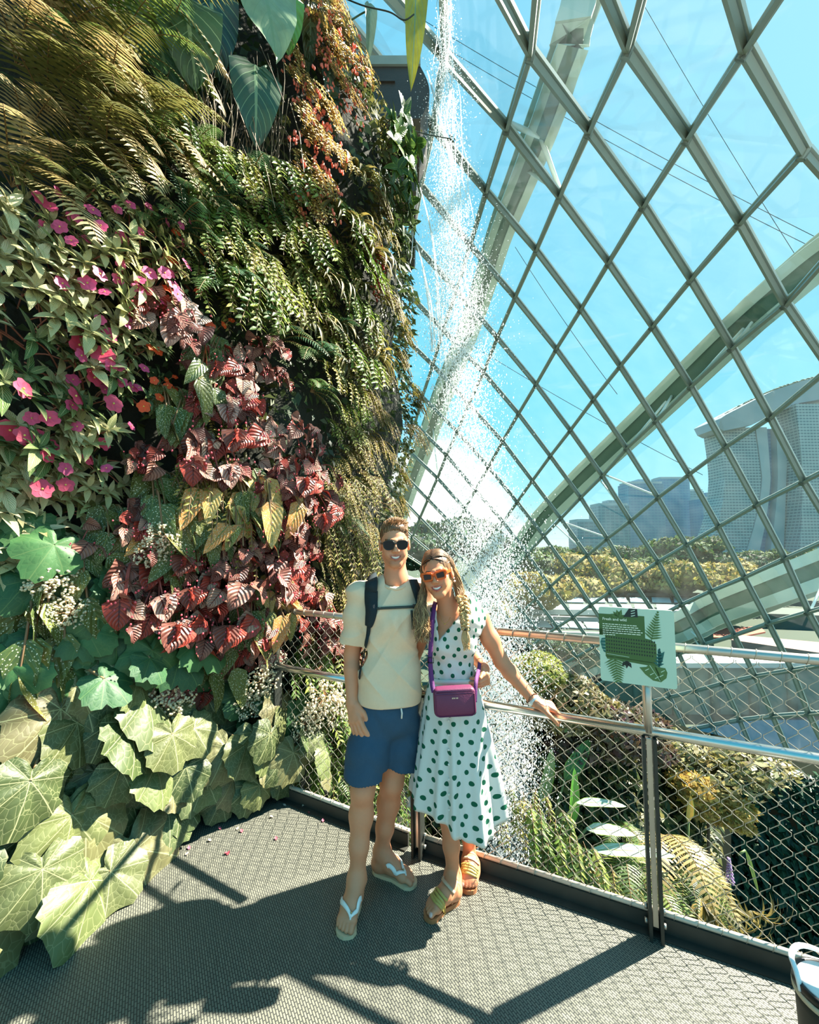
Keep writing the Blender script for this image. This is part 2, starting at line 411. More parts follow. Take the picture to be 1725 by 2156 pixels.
# ------------------------------------------------------------------ outside: ground, buildings, trees, cables
GZ = -16.5
m = MB(); m.box((120, 900, GZ-.5), (2600, 1800, 1)); 
tag(m.build('floor_grounds', mat('lawn', S(54, 68, 50), .9, noise=(.03, .25)), smooth=False), kind='structure')
def facade(name, base, win, sx, sy, rough=.3):
    if name in MATS: return MATS[name]
    m = bpy.data.materials.new(name); m.use_nodes = True; t = NT(m); b = t.n['Principled BSDF']
    tc = t.new('ShaderNodeTexCoord'); sp = t.new('ShaderNodeSeparateXYZ'); t.link(tc.outputs['Object'], sp.inputs[0])
    h = t.math('ADD', sp.outputs['X'], t.math('MULTIPLY', sp.outputs['Y'], .8)) 
    fx = t.math('FRACT', t.math('DIVIDE', h, sx)); fy = t.math('FRACT', t.math('DIVIDE', sp.outputs['Z'], sy))
    mk = t.math('MULTIPLY', t.math('GREATER_THAN', fx, .22), t.math('GREATER_THAN', fy, .45))
    n = t.new('ShaderNodeTexNoise', Scale=.05); t.link(tc.outputs['Object'], n.inputs['Vector'])
    c = t.mix(mk, base, win); 
    t.link(t.mix(t.math('MULTIPLY', n.outputs['Fac'], .25), c, S(190, 215, 220)), b.inputs['Base Color']); b.inputs['Roughness'].default_value = rough
    MATS[name] = m; return m
fac_blue = facade('hazy_glass_blue', S(84, 136, 160), S(60, 116, 150), 5, 4.2)  # bluish low-contrast tower colours: distance haze put into the facade colour
fac_grey = facade('hazy_glass_grey', S(112, 142, 148), S(80, 112, 124), 6, 4.0)
fac_pale = facade('hotel_balcony', S(168, 176, 172), S(84, 108, 114), 3.6, 3.4, .6)
conc = mat('pale_concrete', S(170, 180, 180), .7, noise=(.05, .08)); deckm = mat('sky_deck', S(150, 166, 170), .6, noise=(.05, .15))
def px_at(x, y, Y): p = at(x, y, Y); return p
def tower(label, x0, x1, ytop, Y, m_, steps=(), d=30):
    a = at(x0, ytop, Y); b = at(x1, ytop, Y); r = empty('office_tower', ((a.x+b.x)/2, Y, GZ), label, 'building', 'far office towers')
    q = MB(); q.box(((a.x+b.x)/2, Y+d/2, (a.z+GZ)/2), (b.x-a.x, d, a.z-GZ)); part('tower_shaft', q, m_, r, False)
    q = MB(); q.box(((a.x+b.x)/2, Y+d/2, a.z+1.6), ((b.x-a.x)*.94, d*.9, 3.2)); part('roof_parapet', q, conc, r, False)
    for sx0, sx1, sy in steps:
        c0 = at(sx0, sy, Y); c1 = at(sx1, sy, Y); q = MB(); q.box(((c0.x+c1.x)/2, Y+d/2, (a.z+c0.z)/2), (c1.x-c0.x, d*.6, c0.z-a.z)); part('roof_block', q, m_, r, False)
    return r
tower('dark low office block at the left end of the far skyline', 1216, 1262, 1098, 520, fac_grey)
tower('grey office block with slanted top just left of the tall blue block', 1260, 1325, 1064, 560, fac_grey, [(1285, 1312, 1052)])
tower('tall stepped blue office block with two roof blocks', 1323, 1398, 1018, 600, fac_blue, [(1348, 1372, 1008)])
tower('blue glass tower topped by the thin white mast struts', 1392, 1452, 1008, 640, fac_blue, [(1394, 1402, 1003)])
tower('pale blue tower right of the tallest blue glass block', 1450, 1482, 1034, 680, fac_grey)
tower('small blue tower with a slanting top beside the curved hotel', 1480, 1510, 1050, 600, fac_blue, [(1494, 1508, 1036)])
tower('blue tower seen between the two curved hotel towers', 1652, 1692, 998, 760, fac_blue)
tower('slim grey block touching the left edge of the curved hotel tower', 1519, 1532, 1014, 720, fac_grey)
tower('dark low glass podium between the two curved hotel towers', 1640, 1690, 1120, 500, fac_grey)
def hotel(label, left, right, face, Y, d=26):
    """curved slab tower: left/right silhouettes and the split face between, as pixel lists"""
    r = empty('hotel_tower', at((left[-1][0]+right[-1][0])/2, left[-1][1], Y), label, 'building', None)
    ys = np.linspace(left[0][1], left[-1][1], 14)
    def xs(l): return np.interp(ys, [q[1] for q in l], [q[0] for q in l])
    L, Fm, Rr = xs(left), xs(face), xs(right)
    def slab(x0, x1, y0, y1, nm, m_):
        V = []; Fc = []
        for xa, xb, yy in zip(x0, x1, ys):
            a = at(xa, yy, Y); b = at(xb, yy, Y); zz = a.z if yy < left[-1][1]-1 else GZ
            V += [(a.x, Y+y0, zz), (b.x, Y+y0, zz), (b.x, Y+y1, zz), (a.x, Y+y1, zz)]
        n = len(ys)
        for i in range(n-1):
            for j in range(4): Fc.append((i*4+j, i*4+4+j, i*4+4+(j+1) % 4, i*4+(j+1) % 4))
        Fc += [(0, 1, 2, 3), tuple((n-1)*4+j for j in (3, 2, 1, 0))]
        q = MB(); q.add(V, Fc); part(nm, q, m_, r, False)
    slab(L, Fm, 0, d, 'balcony_slab', fac_pale)
    slab(Fm+.5, Fm+(Rr-Fm)*.36, -1, d, 'end_wall', conc)
    slab(Fm+(Rr-Fm)*.36, Fm+(Rr-Fm)*.64, 6, d, 'glass_gap', fac_blue)
    slab(Fm+(Rr-Fm)*.64, Rr, -2, d, 'end_wall', conc)
    return r
hotel('curved pale hotel tower with leaning split legs right of the blue skyline', [(1514, 900), (1522, 950), (1527, 1000), (1524, 1050), (1513, 1100), (1498, 1140), (1490, 1175)],
      [(1656, 890), (1655, 960), (1652, 1040), (1650, 1100), (1647, 1175)], [(1588, 890), (1598, 960), (1604, 1010), (1598, 1060), (1588, 1105), (1574, 1150), (1566, 1175)], 470)
hotel('second curved hotel tower cut by the right edge of the view', [(1676, 850), (1684, 920), (1690, 980), (1690, 1050), (1688, 1110), (1683, 1175)],
      [(1845, 840), (1845, 960), (1842, 1040), (1840, 1100), (1836, 1175)], [(1770, 840), (1782, 960), (1786, 1010), (1780, 1060), (1768, 1105), (1752, 1175)], 450)
dk = empty('sky_deck', at(1620, 860, 462), 'boat-shaped roof deck spanning the tops of the curved hotel towers', 'roof deck')
q = MB(); V = []; Fc = []
for x, yt, yb in [(1510, 884, 902), (1522, 876, 908), (1580, 846, 896), (1620, 826, 876), (1680, 806, 850), (1760, 786, 836), (1840, 766, 820)]:
    a = at(x, yt, 458); b = at(x, yb, 458)
    V += [(a.x, 452, a.z), (b.x, 456, b.z), (b.x, 490, b.z), (a.x, 496, a.z)]
for i in range(6):
    for j in range(4): Fc.append((i*4+j, i*4+4+j, i*4+4+(j+1) % 4, i*4+(j+1) % 4))
Fc += [(0, 1, 2, 3), (27, 26, 25, 24)]; q.add(V, Fc); part('deck_hull', q, deckm, dk, False)
leaf_far = mat('far_foliage', attr=True, rough=.8, noise=(.3, .35), trans=.25)
bark = mat('bark', S(92, 78, 60), .9, noise=(6, .3))
q = MB()
for i in range(60):
    x = 1515+i*3.6; yt = np.interp(x, [1510, 1580, 1620, 1680, 1840], [884, 846, 826, 806, 766]); a = at(x, yt, 470)
    q.sphere(a+Vector((0, 0, .6)), (2.2*random.uniform(.6, 1.3), 3, 1.7*random.uniform(.4, 1.3)), 7, 5, col=np.array(S(100, 120, 92)[:3])*random.uniform(.7, 1.2))
part('roof_garden', q, leaf_far, dk)
wm = mat('white_shell', S(240, 244, 242), .4)
q = MB()
for k in range(5):
    a0 = at(1474+k*5, 1165, 430); q.prism([(0, 0), (14-k*1.5, 0), (15-k, 9-k), (7, 6)], -2, 2, Matrix.Translation(a0) @ Matrix.Rotation(pi/2, 4, 'X'))
tag(q.build('museum_shell', wm, pivot=at(1485, 1165, 430)), 'small white petal-shaped hall at the foot of the curved hotel tower', 'building')

def crown_mesh(seed, h, wd, tint, n=4200, lf=.5, core=.74):
    r = np.random.default_rng(seed); q = MB()
    cl = [(r.normal(0, wd*.24), r.normal(0, wd*.24), h*r.uniform(.5, .88), wd*r.uniform(.16, .30)) for _ in range(13)]
    cl.append((0, 0, h*.72, wd*.34))
    per = n//len(cl)
    for cx, cy, cz, rr in cl:
        d = r.normal(size=(per, 3)); d /= np.linalg.norm(d, axis=1)[:, None]; d[:, 2] = np.abs(d[:, 2])*1.1-.25
        p = np.array([cx, cy, cz])+d*np.array([rr, rr, rr*.72])*r.uniform(.8, 1.05, (per, 1))
        a = r.normal(size=(per, 3)); a /= np.linalg.norm(a, axis=1)[:, None]
        b = np.cross(a, d); b /= np.linalg.norm(b, axis=1)[:, None]+1e-9
        s = lf*r.uniform(.6, 1.3, (per, 1)); V = np.stack([p-a*s, p+b*s*.5, p+a*s, p-b*s*.5], 1).reshape(-1, 3)
        c = np.array(tint)*r.uniform(.65, 1.25, (per, 1))*np.array([1, 1, 1])+r.normal(0, .015, (per, 3)); c = np.repeat(np.clip(c, .005, 1), 4, 0)
        q.add(V, [(4*i, 4*i+1, 4*i+2, 4*i+3) for i in range(per)], c)
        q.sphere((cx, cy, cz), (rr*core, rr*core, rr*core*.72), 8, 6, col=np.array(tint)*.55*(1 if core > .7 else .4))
    return q
def tree_proto(seed, h, wd, tint):
    r = empty('shade_tree', (0, 0, 0)); 
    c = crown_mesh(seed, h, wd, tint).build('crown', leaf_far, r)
    q = MB(); q.tube([(0, 0, -.5), (.1, 0, h*.3), (0, .2, h*.7)], [h*.035, h*.025, h*.012], 7)
    for k in range(4): a = k*1.6+seed; q.tube([(0, 0, h*.3), (cos(a)*wd*.14, sin(a)*wd*.14, h*.5), (cos(a)*wd*.25, sin(a)*wd*.25, h*.66)], [h*.016, h*.012, h*.007], 5)
    q.build('trunk', bark, r); return r
G1, G2, G3 = S(86, 104, 60)[:3], S(152, 138, 72)[:3], S(54, 80, 50)[:3]
PROTO = [tree_proto(1, 13, 15, G1), tree_proto(2, 12, 15, G2), tree_proto(3, 14, 13, G3)]
used = [False]*3
TREES = [  # px, top py, distance, kind, label
    (1078, 1206, 70, 1, 'yellow-leaved tree beside the foot of the long arch, nearest the water'),
    (1128, 1158, 110, 0, 'green tree just right of the foot of the long arch'),
    (1175, 1150, 120, 0, 'green tree below the low dark office block'),
    (1222, 1172, 105, 1, 'golden tree in front of the grey office block'),
    (1272, 1165, 120, 1, 'yellowish tree left of the dark round tree, under the tall blue block'),
    (1332, 1148, 115, 2, 'dark round tree under the tall stepped blue block'),
    (1300, 1190, 95, 1, 'golden tree in the row above the solar roof'),
    (1360, 1172, 100, 0, 'mid green tree right of the dark round tree'),
    (1402, 1130, 112, 0, 'tallest tree on the horizon, below the blue glass tower'),
    (1452, 1160, 120, 1, 'pale tree at the foot of the white petal-shaped hall'),
    (1500, 1152, 108, 2, 'broad dark tree in front of the leaning hotel legs'),
    (1556, 1160, 120, 2, 'dark green tree under the right leg of the curved hotel'),
    (1610, 1160, 125, 0, 'green tree under the dark podium'),
    (1665, 1158, 130, 2, 'dark tree between the curved hotel towers'),
    (1722, 1156, 130, 0, 'green tree at the right edge below the second hotel'),
    (1425, 1188, 90, 1, 'yellowish low tree over the pale path left of the low arch'),
    (1540, 1190, 95, 1, 'golden low tree just above the low pale arch'),
    (1010, 1120, 130, 2, 'bluish tree seen through the spray above her head'),
    (950, 1085, 150, 2, 'tall bluish tree seen through the spray left of the long arch'),
    (900, 1120, 120, 2, 'dark tree glimpsed between the two heads'),
]
for x, yt, Y, k, lab in TREES:
    o = PROTO[k] if not used[k] else copy_tree(PROTO[k]); used[k] = True
    top = at(x, yt, Y); hh = top.z-GZ; o.location = (top.x, Y, GZ); s_ = hh/(13, 12, 14)[k]/.97
    o.scale = (s_, s_, s_); o.rotation_euler = (0, 0, random.uniform(0, 6)); o['label'] = lab; o['category'] = 'tree'; o['group'] = 'trees outside the glasshouse'
# service buildings and courts just outside
def flat_block(name, label, cat, pts, z0, z1, m_, extra=None):
    """prism over a plan given as pixel points seen at height z1"""
    P = []
    for x, y in pts:
        p = ground(x, y, z1); P.append((p.x, p.y))
    r = empty(name, (P[0][0], P[0][1], z0), label, cat)
    q = MB(); q.prism(P[::-1], z0, z1); part('block', q, m_, r, False)
    return r
roofw = mat('white_roof_edge', S(180, 184, 180), .6); solar = facade('solar_panel', S(176, 190, 192), S(70, 104, 120), 2.2, 400, .2)
wallg = mat('service_wall', S(66, 80, 70), .8, noise=(.2, .25)); redc = mat('red_court', S(176, 96, 74), .85, noise=(.3, .12)); pinkp = mat('pink_path', S(150, 120, 108), .85, noise=(.3, .1))
b1 = flat_block('service_building', 'long low building with white roof edge and solar panels beyond the glass', 'building', [(990, 1250), (1470, 1254), (1500, 1290), (960, 1284)], GZ, GZ+6, wallg)
q = MB(); P = [ground(x, y, GZ+6.2) for x, y in [(985, 1249), (1475, 1253), (1505, 1291), (955, 1285)]]
for i in range(4): q.bar(P[i], P[(i+1) % 4], 1.3, .9, (0, 0, 1))
part('roof_edge', q, roofw, b1, False)
for r0 in range(2):
    for i in range(9):
        x = 1050+i*46+r0*10; y = 1257+r0*15; c = ground(x, y, GZ+6.6); c2 = ground(x+38, y+1, GZ+6.6); c3 = ground(x+42, y+11, GZ+6.3); c4 = ground(x+2, y+10, GZ+6.3)
        q = MB(); q.add([c, c2, c3, c4, c-Vector((0, 0, .15)), c2-Vector((0, 0, .15)), c3-Vector((0, 0, .15)), c4-Vector((0, 0, .15))], [(0, 3, 2, 1), (4, 5, 6, 7), (0, 1, 5, 4), (1, 2, 6, 5), (2, 3, 7, 6), (3, 0, 4, 7)]); part('solar_panel', q, solar, b1, False)
b2 = flat_block('service_building', 'nearer low building with a white parapet and panels, left of the sign', 'building', [(1010, 1300), (1330, 1312), (1420, 1345), (1000, 1330)], GZ, GZ+4.5, wallg)
q = MB(); P = [ground(x, y, GZ+4.8) for x, y in [(1005, 1296), (1335, 1308), (1425, 1344), (995, 1329)]]
for i in range(4): q.bar(P[i], P[(i+1) % 4], .7, .8, (0, 0, 1))
part('roof_edge', q, roofw, b2, False)
for i in range(6):
    x = 1085+i*36; c = [ground(x+dx, 1304+i*1.2+dy, GZ+5.0-.2*dy/14) for dx, dy in ((0, 0), (30, 1), (42, 15), (8, 13))]
    q = MB(); q.add(c+[p-Vector((0, 0, .15)) for p in c], [(0, 3, 2, 1), (4, 5, 6, 7), (0, 1, 5, 4), (1, 2, 6, 5), (2, 3, 7, 6), (3, 0, 4, 7)]); part('solar_panel', q, solar, b2, False)
b3 = flat_block('forecourt', 'red paved court below the low arch right of the sign', 'court', [(1478, 1326), (1600, 1318), (1612, 1330), (1545, 1343), (1474, 1341)], GZ, GZ+.3, redc)
b4 = flat_block('forecourt', 'pink paved path running to the right edge below the red court', 'path', [(1560, 1337), (1725, 1352), (1900, 1368), (1900, 1400), (1540, 1347)], GZ, GZ+1.5, pinkp)
b5 = flat_block('service_building', 'grey flat roofed hut by the right edge below the low arch', 'building', [(1625, 1278), (1720, 1283), (1730, 1296), (1615, 1292)], GZ, GZ+3, wallg)
stone = mat('grey_stone_facade', S(112, 124, 110), .8, noise=(.35, .35))
fw = empty('service_building', at(1560, 1500, 44), 'long grey green stone facade with columns seen through the lowest panes', 'building')
a_, b_ = at(1290, 1396, 46), at(1960, 1396, 44); q = MB(); q.box(((a_.x+b_.x)/2, 46.5, (a_.z+GZ)/2), (b_.x-a_.x, 3, a_.z-GZ)); part('facade', q, stone, fw, False)
q = MB(); q.box(((a_.x+b_.x)/2, 46.2, a_.z+.2), (b_.x-a_.x+.6, 3.6, .5)); part('coping', q, roofw, fw, False)
for k in range(9):
    q = MB(); q.tube([(a_.x+2+k*4.1, 44.9, GZ), (a_.x+2+k*4.1, 44.9, a_.z)], .45, 10); part('column', q, stone, fw)
used2 = 0
for x, yt, Y, k, lab in [(1095, 1330, 62, 2, 'dark low tree below the nearer service building, left of the sign'), (1150, 1338, 60, 2, 'low round tree under the white parapet, left of the sign'), (1205, 1346, 58, 0, 'low green tree just left of the sign'), (1245, 1352, 57, 2, 'low dark tree half hidden by the sign'), (1060, 1322, 66, 0, 'low green tree beside the spray under the service buildings')]:
    o = copy_tree(PROTO[k]); top = at(x, yt, Y); hh = top.z-GZ; s_ = hh/(13, 12, 14)[k]/.97; o.location = (top.x, Y, GZ); o.scale = (s_*1.3, s_*1.3, s_); o.rotation_euler = (0, 0, x); tag(o, lab, 'tree', 'trees outside the glasshouse')
cab = mat('cable', S(28, 52, 62), 1.0, spec=0.0)
for (x0, y0, x1, y1, sag, lab) in [(880, 35, 1760, 520, 6, 'upper of the two thin cables slanting down across the sky'), (870, 60, 1760, 545, 6, 'lower of the two thin cables slanting down across the sky'),
        (1350, 0, 1690, 560, 4, 'single thin cable running steeply down the upper right panes'), (1085, 520, 1300, 830, 3, 'short steep thin cable above the middle of the long arch'), (860, 640, 1480, 1000, 5, 'thin cable sloping down to the blue towers')]:
    a = at(x0, y0, 70); b = at(x1, y1, 60); q = MB(); q.tube([a.lerp(b, k/20)-Vector((0, 0, sag*4*(k/20)*(1-k/20)*.2)) for k in range(21)], .045, 5)
    tag(q.build('cable', cab, pivot=a), lab, 'cable', 'thin cables across the sky')
# ------------------------------------------------------------------ walkway deck, kerbs, railings
RA = Vector((.03, 2.395, 0))                       # bend of the railing (corner post)
DR = Vector((1, -.455, 0)).normalized()             # run towards the right
DL = Vector((-1, .53, 0)).normalized()              # run towards the plant wall
NR = Vector((-DR.y, DR.x, 0)); NR = NR if NR.y > 0 else -NR          # outward normals
NL = Vector((-DL.y, DL.x, 0)); NL = NL if NL.y > 0 else -NL
fm = bpy.data.materials.new('deck_mat'); fm.use_nodes = True; t = NT(fm); b = t.n['Principled BSDF']
tc = t.new('ShaderNodeTexCoord'); mp = t.new('ShaderNodeMapping'); mp.inputs['Rotation'].default_value = (0, 0, R_(58)); t.link(tc.outputs['Object'], mp.inputs[0])
br = t.new('ShaderNodeTexBrick', offset=.5, Scale=1.0)
br.inputs['Brick Width'].default_value = .024; br.inputs['Row Height'].default_value = .0092; br.inputs['Mortar Size'].default_value = .0019; br.inputs['Mortar Smooth'].default_value = .35
br.inputs['Color1'].default_value = S(128, 128, 112); br.inputs['Color2'].default_value = S(110, 111, 98); br.inputs['Mortar'].default_value = S(28, 32, 31)
t.link(mp.outputs[0], br.inputs['Vector'])
n = t.new('ShaderNodeTexNoise', Scale=3.0, Detail=5.0); t.link(tc.outputs['Object'], n.inputs['Vector'])
c = t.mix(t.math('MULTIPLY', n.outputs['Fac'], .5), br.outputs['Color'], S(92, 94, 88))
t.link(c, b.inputs['Base Color']); b.inputs['Roughness'].default_value = .55
bp = t.new('ShaderNodeBump', Strength=.8, Distance=.004); t.link(br.outputs['Fac'], bp.inputs['Height']); bp.invert = True; t.link(bp.outputs[0], b.inputs['Normal'])
q = MB(); ex = RA+DR*4.2; el = RA+DL*1.35
q.prism([(ex.x, ex.y), (el.x*0+.03, 2.395), (el.x, el.y), (-2.0, 2.5), (-3.6, .9), (-3.6, -2.2), (ex.x, -2.2)], -.12, 0)
tag(q.build('floor', fm, smooth=False), kind='structure')
dark = mat('dark_steel', S(50, 54, 50), .45, .3, noise=(9, .25)); darkrub = mat('kerb_steel', S(58, 58, 52), .5, .2, noise=(14, .35))
inox = mat('stainless', S(205, 205, 198), .22, .95, noise=(30, .05)); inox2 = mat('stainless_dull', S(190, 186, 176), .38, .85, noise=(25, .08))
wirem = mat('net_wire', S(186, 178, 160), .4, .5); paletube = mat('pale_tube', S(214, 204, 186), .45, .2, noise=(20, .1))
H_HAND, H_TOP = .862, 1.215
def net(a, d, length, z0, z1, n_out):
    """hexagonal cable net: wavy strands that touch at every other row"""
    w_, rh = .0385, .0365; q = MB(); nr = int((z1-z0)/rh); nc = int(length/w_)
    for k in range(nc+1):
        pts = []
        for r in range(nr+1):
            sgn = 1 if (r//1 + k) % 2 else -1
            x = (k+.5)*w_ + sgn*w_*.43
            x = min(max(x, 0.004), length-.004)
            for dz in (-.16, .16):
                zz = z0+(r+dz)*rh
                if z0 <= zz <= z1: pts.append(a+d*x+Vector((0, 0, zz))+n_out*(.004*(1 if k % 2 else -1)))
        q.tube(pts, .0017, 4)
    return q
def rail_section(label, a, d, nrm, length, posts, group='cable net railings', sign=False):
    root = empty('railing', a, label, 'railing', group)
    ins = -nrm*.075
    q = MB(); q.bar(a+Vector((0, 0, .033))-nrm*.01, a+d*length+Vector((0, 0, .033))-nrm*.01, .014, .07, (0, 0, 1)); q.bar(a-nrm*.028+Vector((0, 0, .004)), a+d*length-nrm*.028+Vector((0, 0, .004)), .05, .008, (0, 0, 1))
    part('kerb_plate', q, darkrub, root, False)
    q = MB(); q.tube([a+Vector((0, 0, .078)), a+d*length+Vector((0, 0, .078))], .0125, 10); part('bottom_tube', q, paletube, root)
    q = MB(); q.tube([a+ins+Vector((0, 0, H_HAND)), a+d*length+ins+Vector((0, 0, H_HAND))], .0215, 16); hr = part('handrail', q, inox, root)
    q = MB(); q.tube([a+Vector((0, 0, H_TOP)), a+d*length+Vector((0, 0, H_TOP))], .0195, 14); tr_ = part('top_rail', q, inox2, root)
    q = MB(); k = 0
    while k*.083+.04 < length:
        p = a+d*(k*.083+.04)
        for zz, rr in ((H_TOP, .0215), (.078, .0145)):
            ring = [p+Vector((0, 0, zz))+d*(.006*sin(2*pi*j/10+.6))+nrm*(rr*cos(2*pi*j/10))+Vector((0, 0, rr*sin(2*pi*j/10))) for j in range(11)]
            q.tube(ring, .0018, 4, cap=False)
        k += 1
    tag(part('net_lacing', q, wirem, root), kind='stuff')
    part('cable_net', net(a, d, length, .085, H_TOP-.015, nrm), wirem, root)
    for s_ in posts:
        p = a+d*s_; q = MB()
        for off in (-.021, .021): q.bar(p+d*off-nrm*.045+Vector((0, 0, -.06)), p+d*off-nrm*.075+Vector((0, 0, H_HAND-.02)), .013, .062, nrm)
        po = part('post', q, dark, root, False)
        q = MB(); q.bar(p-nrm*.05+Vector((0, 0, .05)), p-nrm*.078+Vector((0, 0, H_HAND-.03)), .02, .012, nrm)
        subpart('spacer_bar', q, inox2, po, root, False)
        for zz in (.05, .11):
            for off in (-.034, .034):
                q = MB(); q.tube([p+d*(off-.006)-nrm*.035+Vector((0, 0, zz)), p+d*(off+.006)-nrm*.035+Vector((0, 0, zz))], .011, 8)
                subpart('bolt', q, inox2, po, root)
        q = MB(); q.tube([p+ins*.85+Vector((0, 0, H_HAND)), p+ins*.6+Vector((0, 0, H_TOP)), ], .017, 12); part('upright', q, inox2, root)
    return root
rail_section('cable net railing running behind the pair to the planted wall', RA+DL*.035, DL, NL, 1.22, [.97])
rail_section('cable net railing with the sign on its post, right of the woman', RA+DR*.02, DR, NR, 3.9, [0.02, 1.125, 2.9])

# ------------------------------------------------------------------ sign
P0 = RA+DR*1.145
sg = empty('information_sign', P0-NR*.085+Vector((0, 0, H_HAND)), 'square pale green sign with dark green panel and printed leaves on the railing post', 'sign')
pale = mat('sign_pale', S(198, 222, 198), .5); dgr = mat('sign_dark_green', S(70, 104, 50), .55); mgr = mat('sign_mid_green', S(84, 118, 62), .55); blk = mat('sign_black_green', S(14, 34, 32), .5); teal = mat('sign_teal', S(12, 98, 92), .5); cream = mat('sign_cream', S(236, 240, 216), .6)
q = MB(); q.tube([P0-NR*.085+Vector((0, 0, H_HAND)), P0-NR*.085+Vector((0, 0, 1.12))], .0165, 14); part('sign_post', q, inox2, sg)
SC_ = .167
def sign_depth(x, y):   # point on the sign's plane under a pixel
    r = ray(x, y); n = NR; o = P0-NR*.118; return CAM+r*((o-CAM).dot(n)/r.dot(n))
tl_, tr2, bl_, br_ = sign_depth(1262, 1276), sign_depth(1419, 1287), sign_depth(1264, 1433), sign_depth(1427, 1451)
ctr = (tl_+tr2+bl_+br_)/4
hw = ((tr2-tl_).length+(br_-bl_).length)/4; hh = ((tl_-bl_).length+(tr2-br_).length)/4
SM = Matrix.Translation(ctr) @ Matrix(((DR.x, 0, -NR.x, 0), (DR.y, 0, -NR.y, 0), (0, 1, 0, 0), (0, 0, 0, 1)))   # local x along rail, y up, z towards the viewer
def rr(x0, y0, x1, y1, r=.02, n=5):
    o = []
    for cx, cy, a0 in ((x1-r, y1-r, 0), (x0+r, y1-r, 90), (x0+r, y0+r, 180), (x1-r, y0+r, 270)):
        for k in range(n+1):
            a = R_(a0+90*k/n); o.append((cx+r*cos(a), cy+r*sin(a)))
    return o
q = MB(); q.prism(rr(-hw, -hh, hw, hh, .012), -.012, 0, SM); bd = part('sign_board', q, pale, sg, False)
W2, H2 = 2*hw, 2*hh
def uv(u, v): return (-hw+u*W2, hh-v*H2)        # u right, v down, 0..1 on the board
def flat(mb, pts, lay): mb.prism([uv(*p) for p in pts][::-1], .0002, .0004+.0003*lay, SM)
q = MB(); flat(q, [(.0, .095), (.62, .095), (.62, .30), (.0, .38)], 1); flat(q, [(.0, .30), (.62, .30), (.62, .385), (.70, .40), (.76, .45), (.76, .70), (.08, .67), (.08, .385), (0, .385)], 1)
flat(q, [(.08, .66), (.76, .69), (.80, .74), (.60, .73), (.34, .71), (.10, .70)], 1)
part('green_panel', q, dgr, sg, False)
def frond(mb, base, tip, n, w_, lay, bend=.0, taper=1.0):
    bx, by = base; tx, ty = tip; L = sqrt((tx-bx)**2+(ty-by)**2); dx, dy = (tx-bx)/L, (ty-by)/L; nx, ny = -dy, dx
    for i in range(n):
        s_ = (i+.6)/n; cx, cy = bx+dx*L*s_, by+dy*L*s_; ww = w_*(1-s_*taper*.92); th = L/n*.36
        for sg_ in (1, -1):
            ex, ey = cx+nx*sg_*ww+dx*ww*.45, cy+ny*sg_*ww+dy*ww*.45
            pts = [(cx-dx*th, cy-dy*th), ((cx+ex)/2-dx*th, (cy+ey)/2-dy*th), (ex, ey), ((cx+ex)/2+dx*th, (cy+ey)/2+dy*th), (cx+dx*th, cy+dy*th)]
            flat(mb, pts if sg_ < 0 else pts[::-1], lay)
    pts = [(bx-nx*.004, by-ny*.004), (tx, ty), (bx+nx*.004, by+ny*.004)]; flat(mb, pts[::-1], lay)
q = MB(); frond(q, (.70, .40), (.80, .02), 11, .13, 2); part('printed_fern', q, mgr, sg, False); q = MB(); frond(q, (.20, .66), (.24, .99), 10, .16, 2, taper=.7); part('printed_fern', q, mgr, sg, False)
q = MB()
for a0, l_ in ((200, .12), (225, .11), (255, .11), (290, .12)):
    a = R_(a0); c = (.28, .13); e = (c[0]+l_*cos(a), max(.005, c[1]+l_*sin(a)*.95)); nx, ny = -sin(a)*.028, cos(a)*.028
    mid = ((c[0]+e[0])/2, (c[1]+e[1])/2); flat(q, [c, (mid[0]+nx, max(.004, mid[1]+ny)), e, (mid[0]-nx, max(.004, mid[1]-ny))], 2)
part('printed_leaf', q, mgr, sg, False); q = MB(); flat(q, [(.62, .755), (.66, .715), (.74, .735), (.78, .82), (.80, .93), (.70, .92), (.60, .85), (.53, .77)], 2); flat(q, [(.72, .74), (.86, .745), (.885, .80), (.87, .87), (.80, .93)], 2)
part('printed_leaf', q, mgr, sg, False)
q = MB(); flat(q, [(.34, .12), (.42, .005), (.53, .005), (.535, .115)], 2)
for a0 in (95, 60, 130): 
    a = R_(a0); c = (.37, .70); e = (c[0]+.105*cos(a)*1.1, c[1]+.105*sin(a)); nx, ny = -sin(a)*.026, cos(a)*.026; mid = ((c[0]+e[0])/2, (c[1]+e[1])/2)
    flat(q, [c, (mid[0]+nx, mid[1]+ny), e, (mid[0]-nx, mid[1]-ny)], 2)
part('printed_dark_leaf', q, blk, sg, False)
q = MB(); flat(q, [(.08, .42), (.03, .43), (.012, .48), (.03, .56), (.055, .61), (.08, .62)], 2); part('printed_teal_leaf', q, teal, sg, False); q = MB(); frond(q, (.775, .74), (.80, .50), 6, .075, 2); flat(q, [(.775, .52), (.80, .50), (.82, .56), (.86, .535), (.835, .64), (.79, .74), (.775, .74)], 2)
part('printed_teal_leaf', q, teal, sg, False)
q = MB()
for k in range(4): flat(q, [(.012, .455+k*.04), (.08, .445+k*.045), (.08, .452+k*.045)], 3)
for k in range(3): flat(q, [(.44, .035+k*.033), (.50, .018+k*.033), (.50, .028+k*.033), (.45, .044+k*.033)], 3)
for k, (x, y) in enumerate(((.60, .80), (.66, .85), (.72, .89), (.80, .80), (.78, .86))): flat(q, [(x, y), (x+.05, y-.03), (x+.055, y-.024), (x+.008, y+.006)], 3)
flat(q, [(.66, .73), (.79, .92), (.794, .918), (.667, .727)], 3)
flat(q, [(.095, .628), (.40, .648), (.40, .653), (.095, .633)], 3)
part('leaf_vein', q, pale, sg, False)
q = MB()
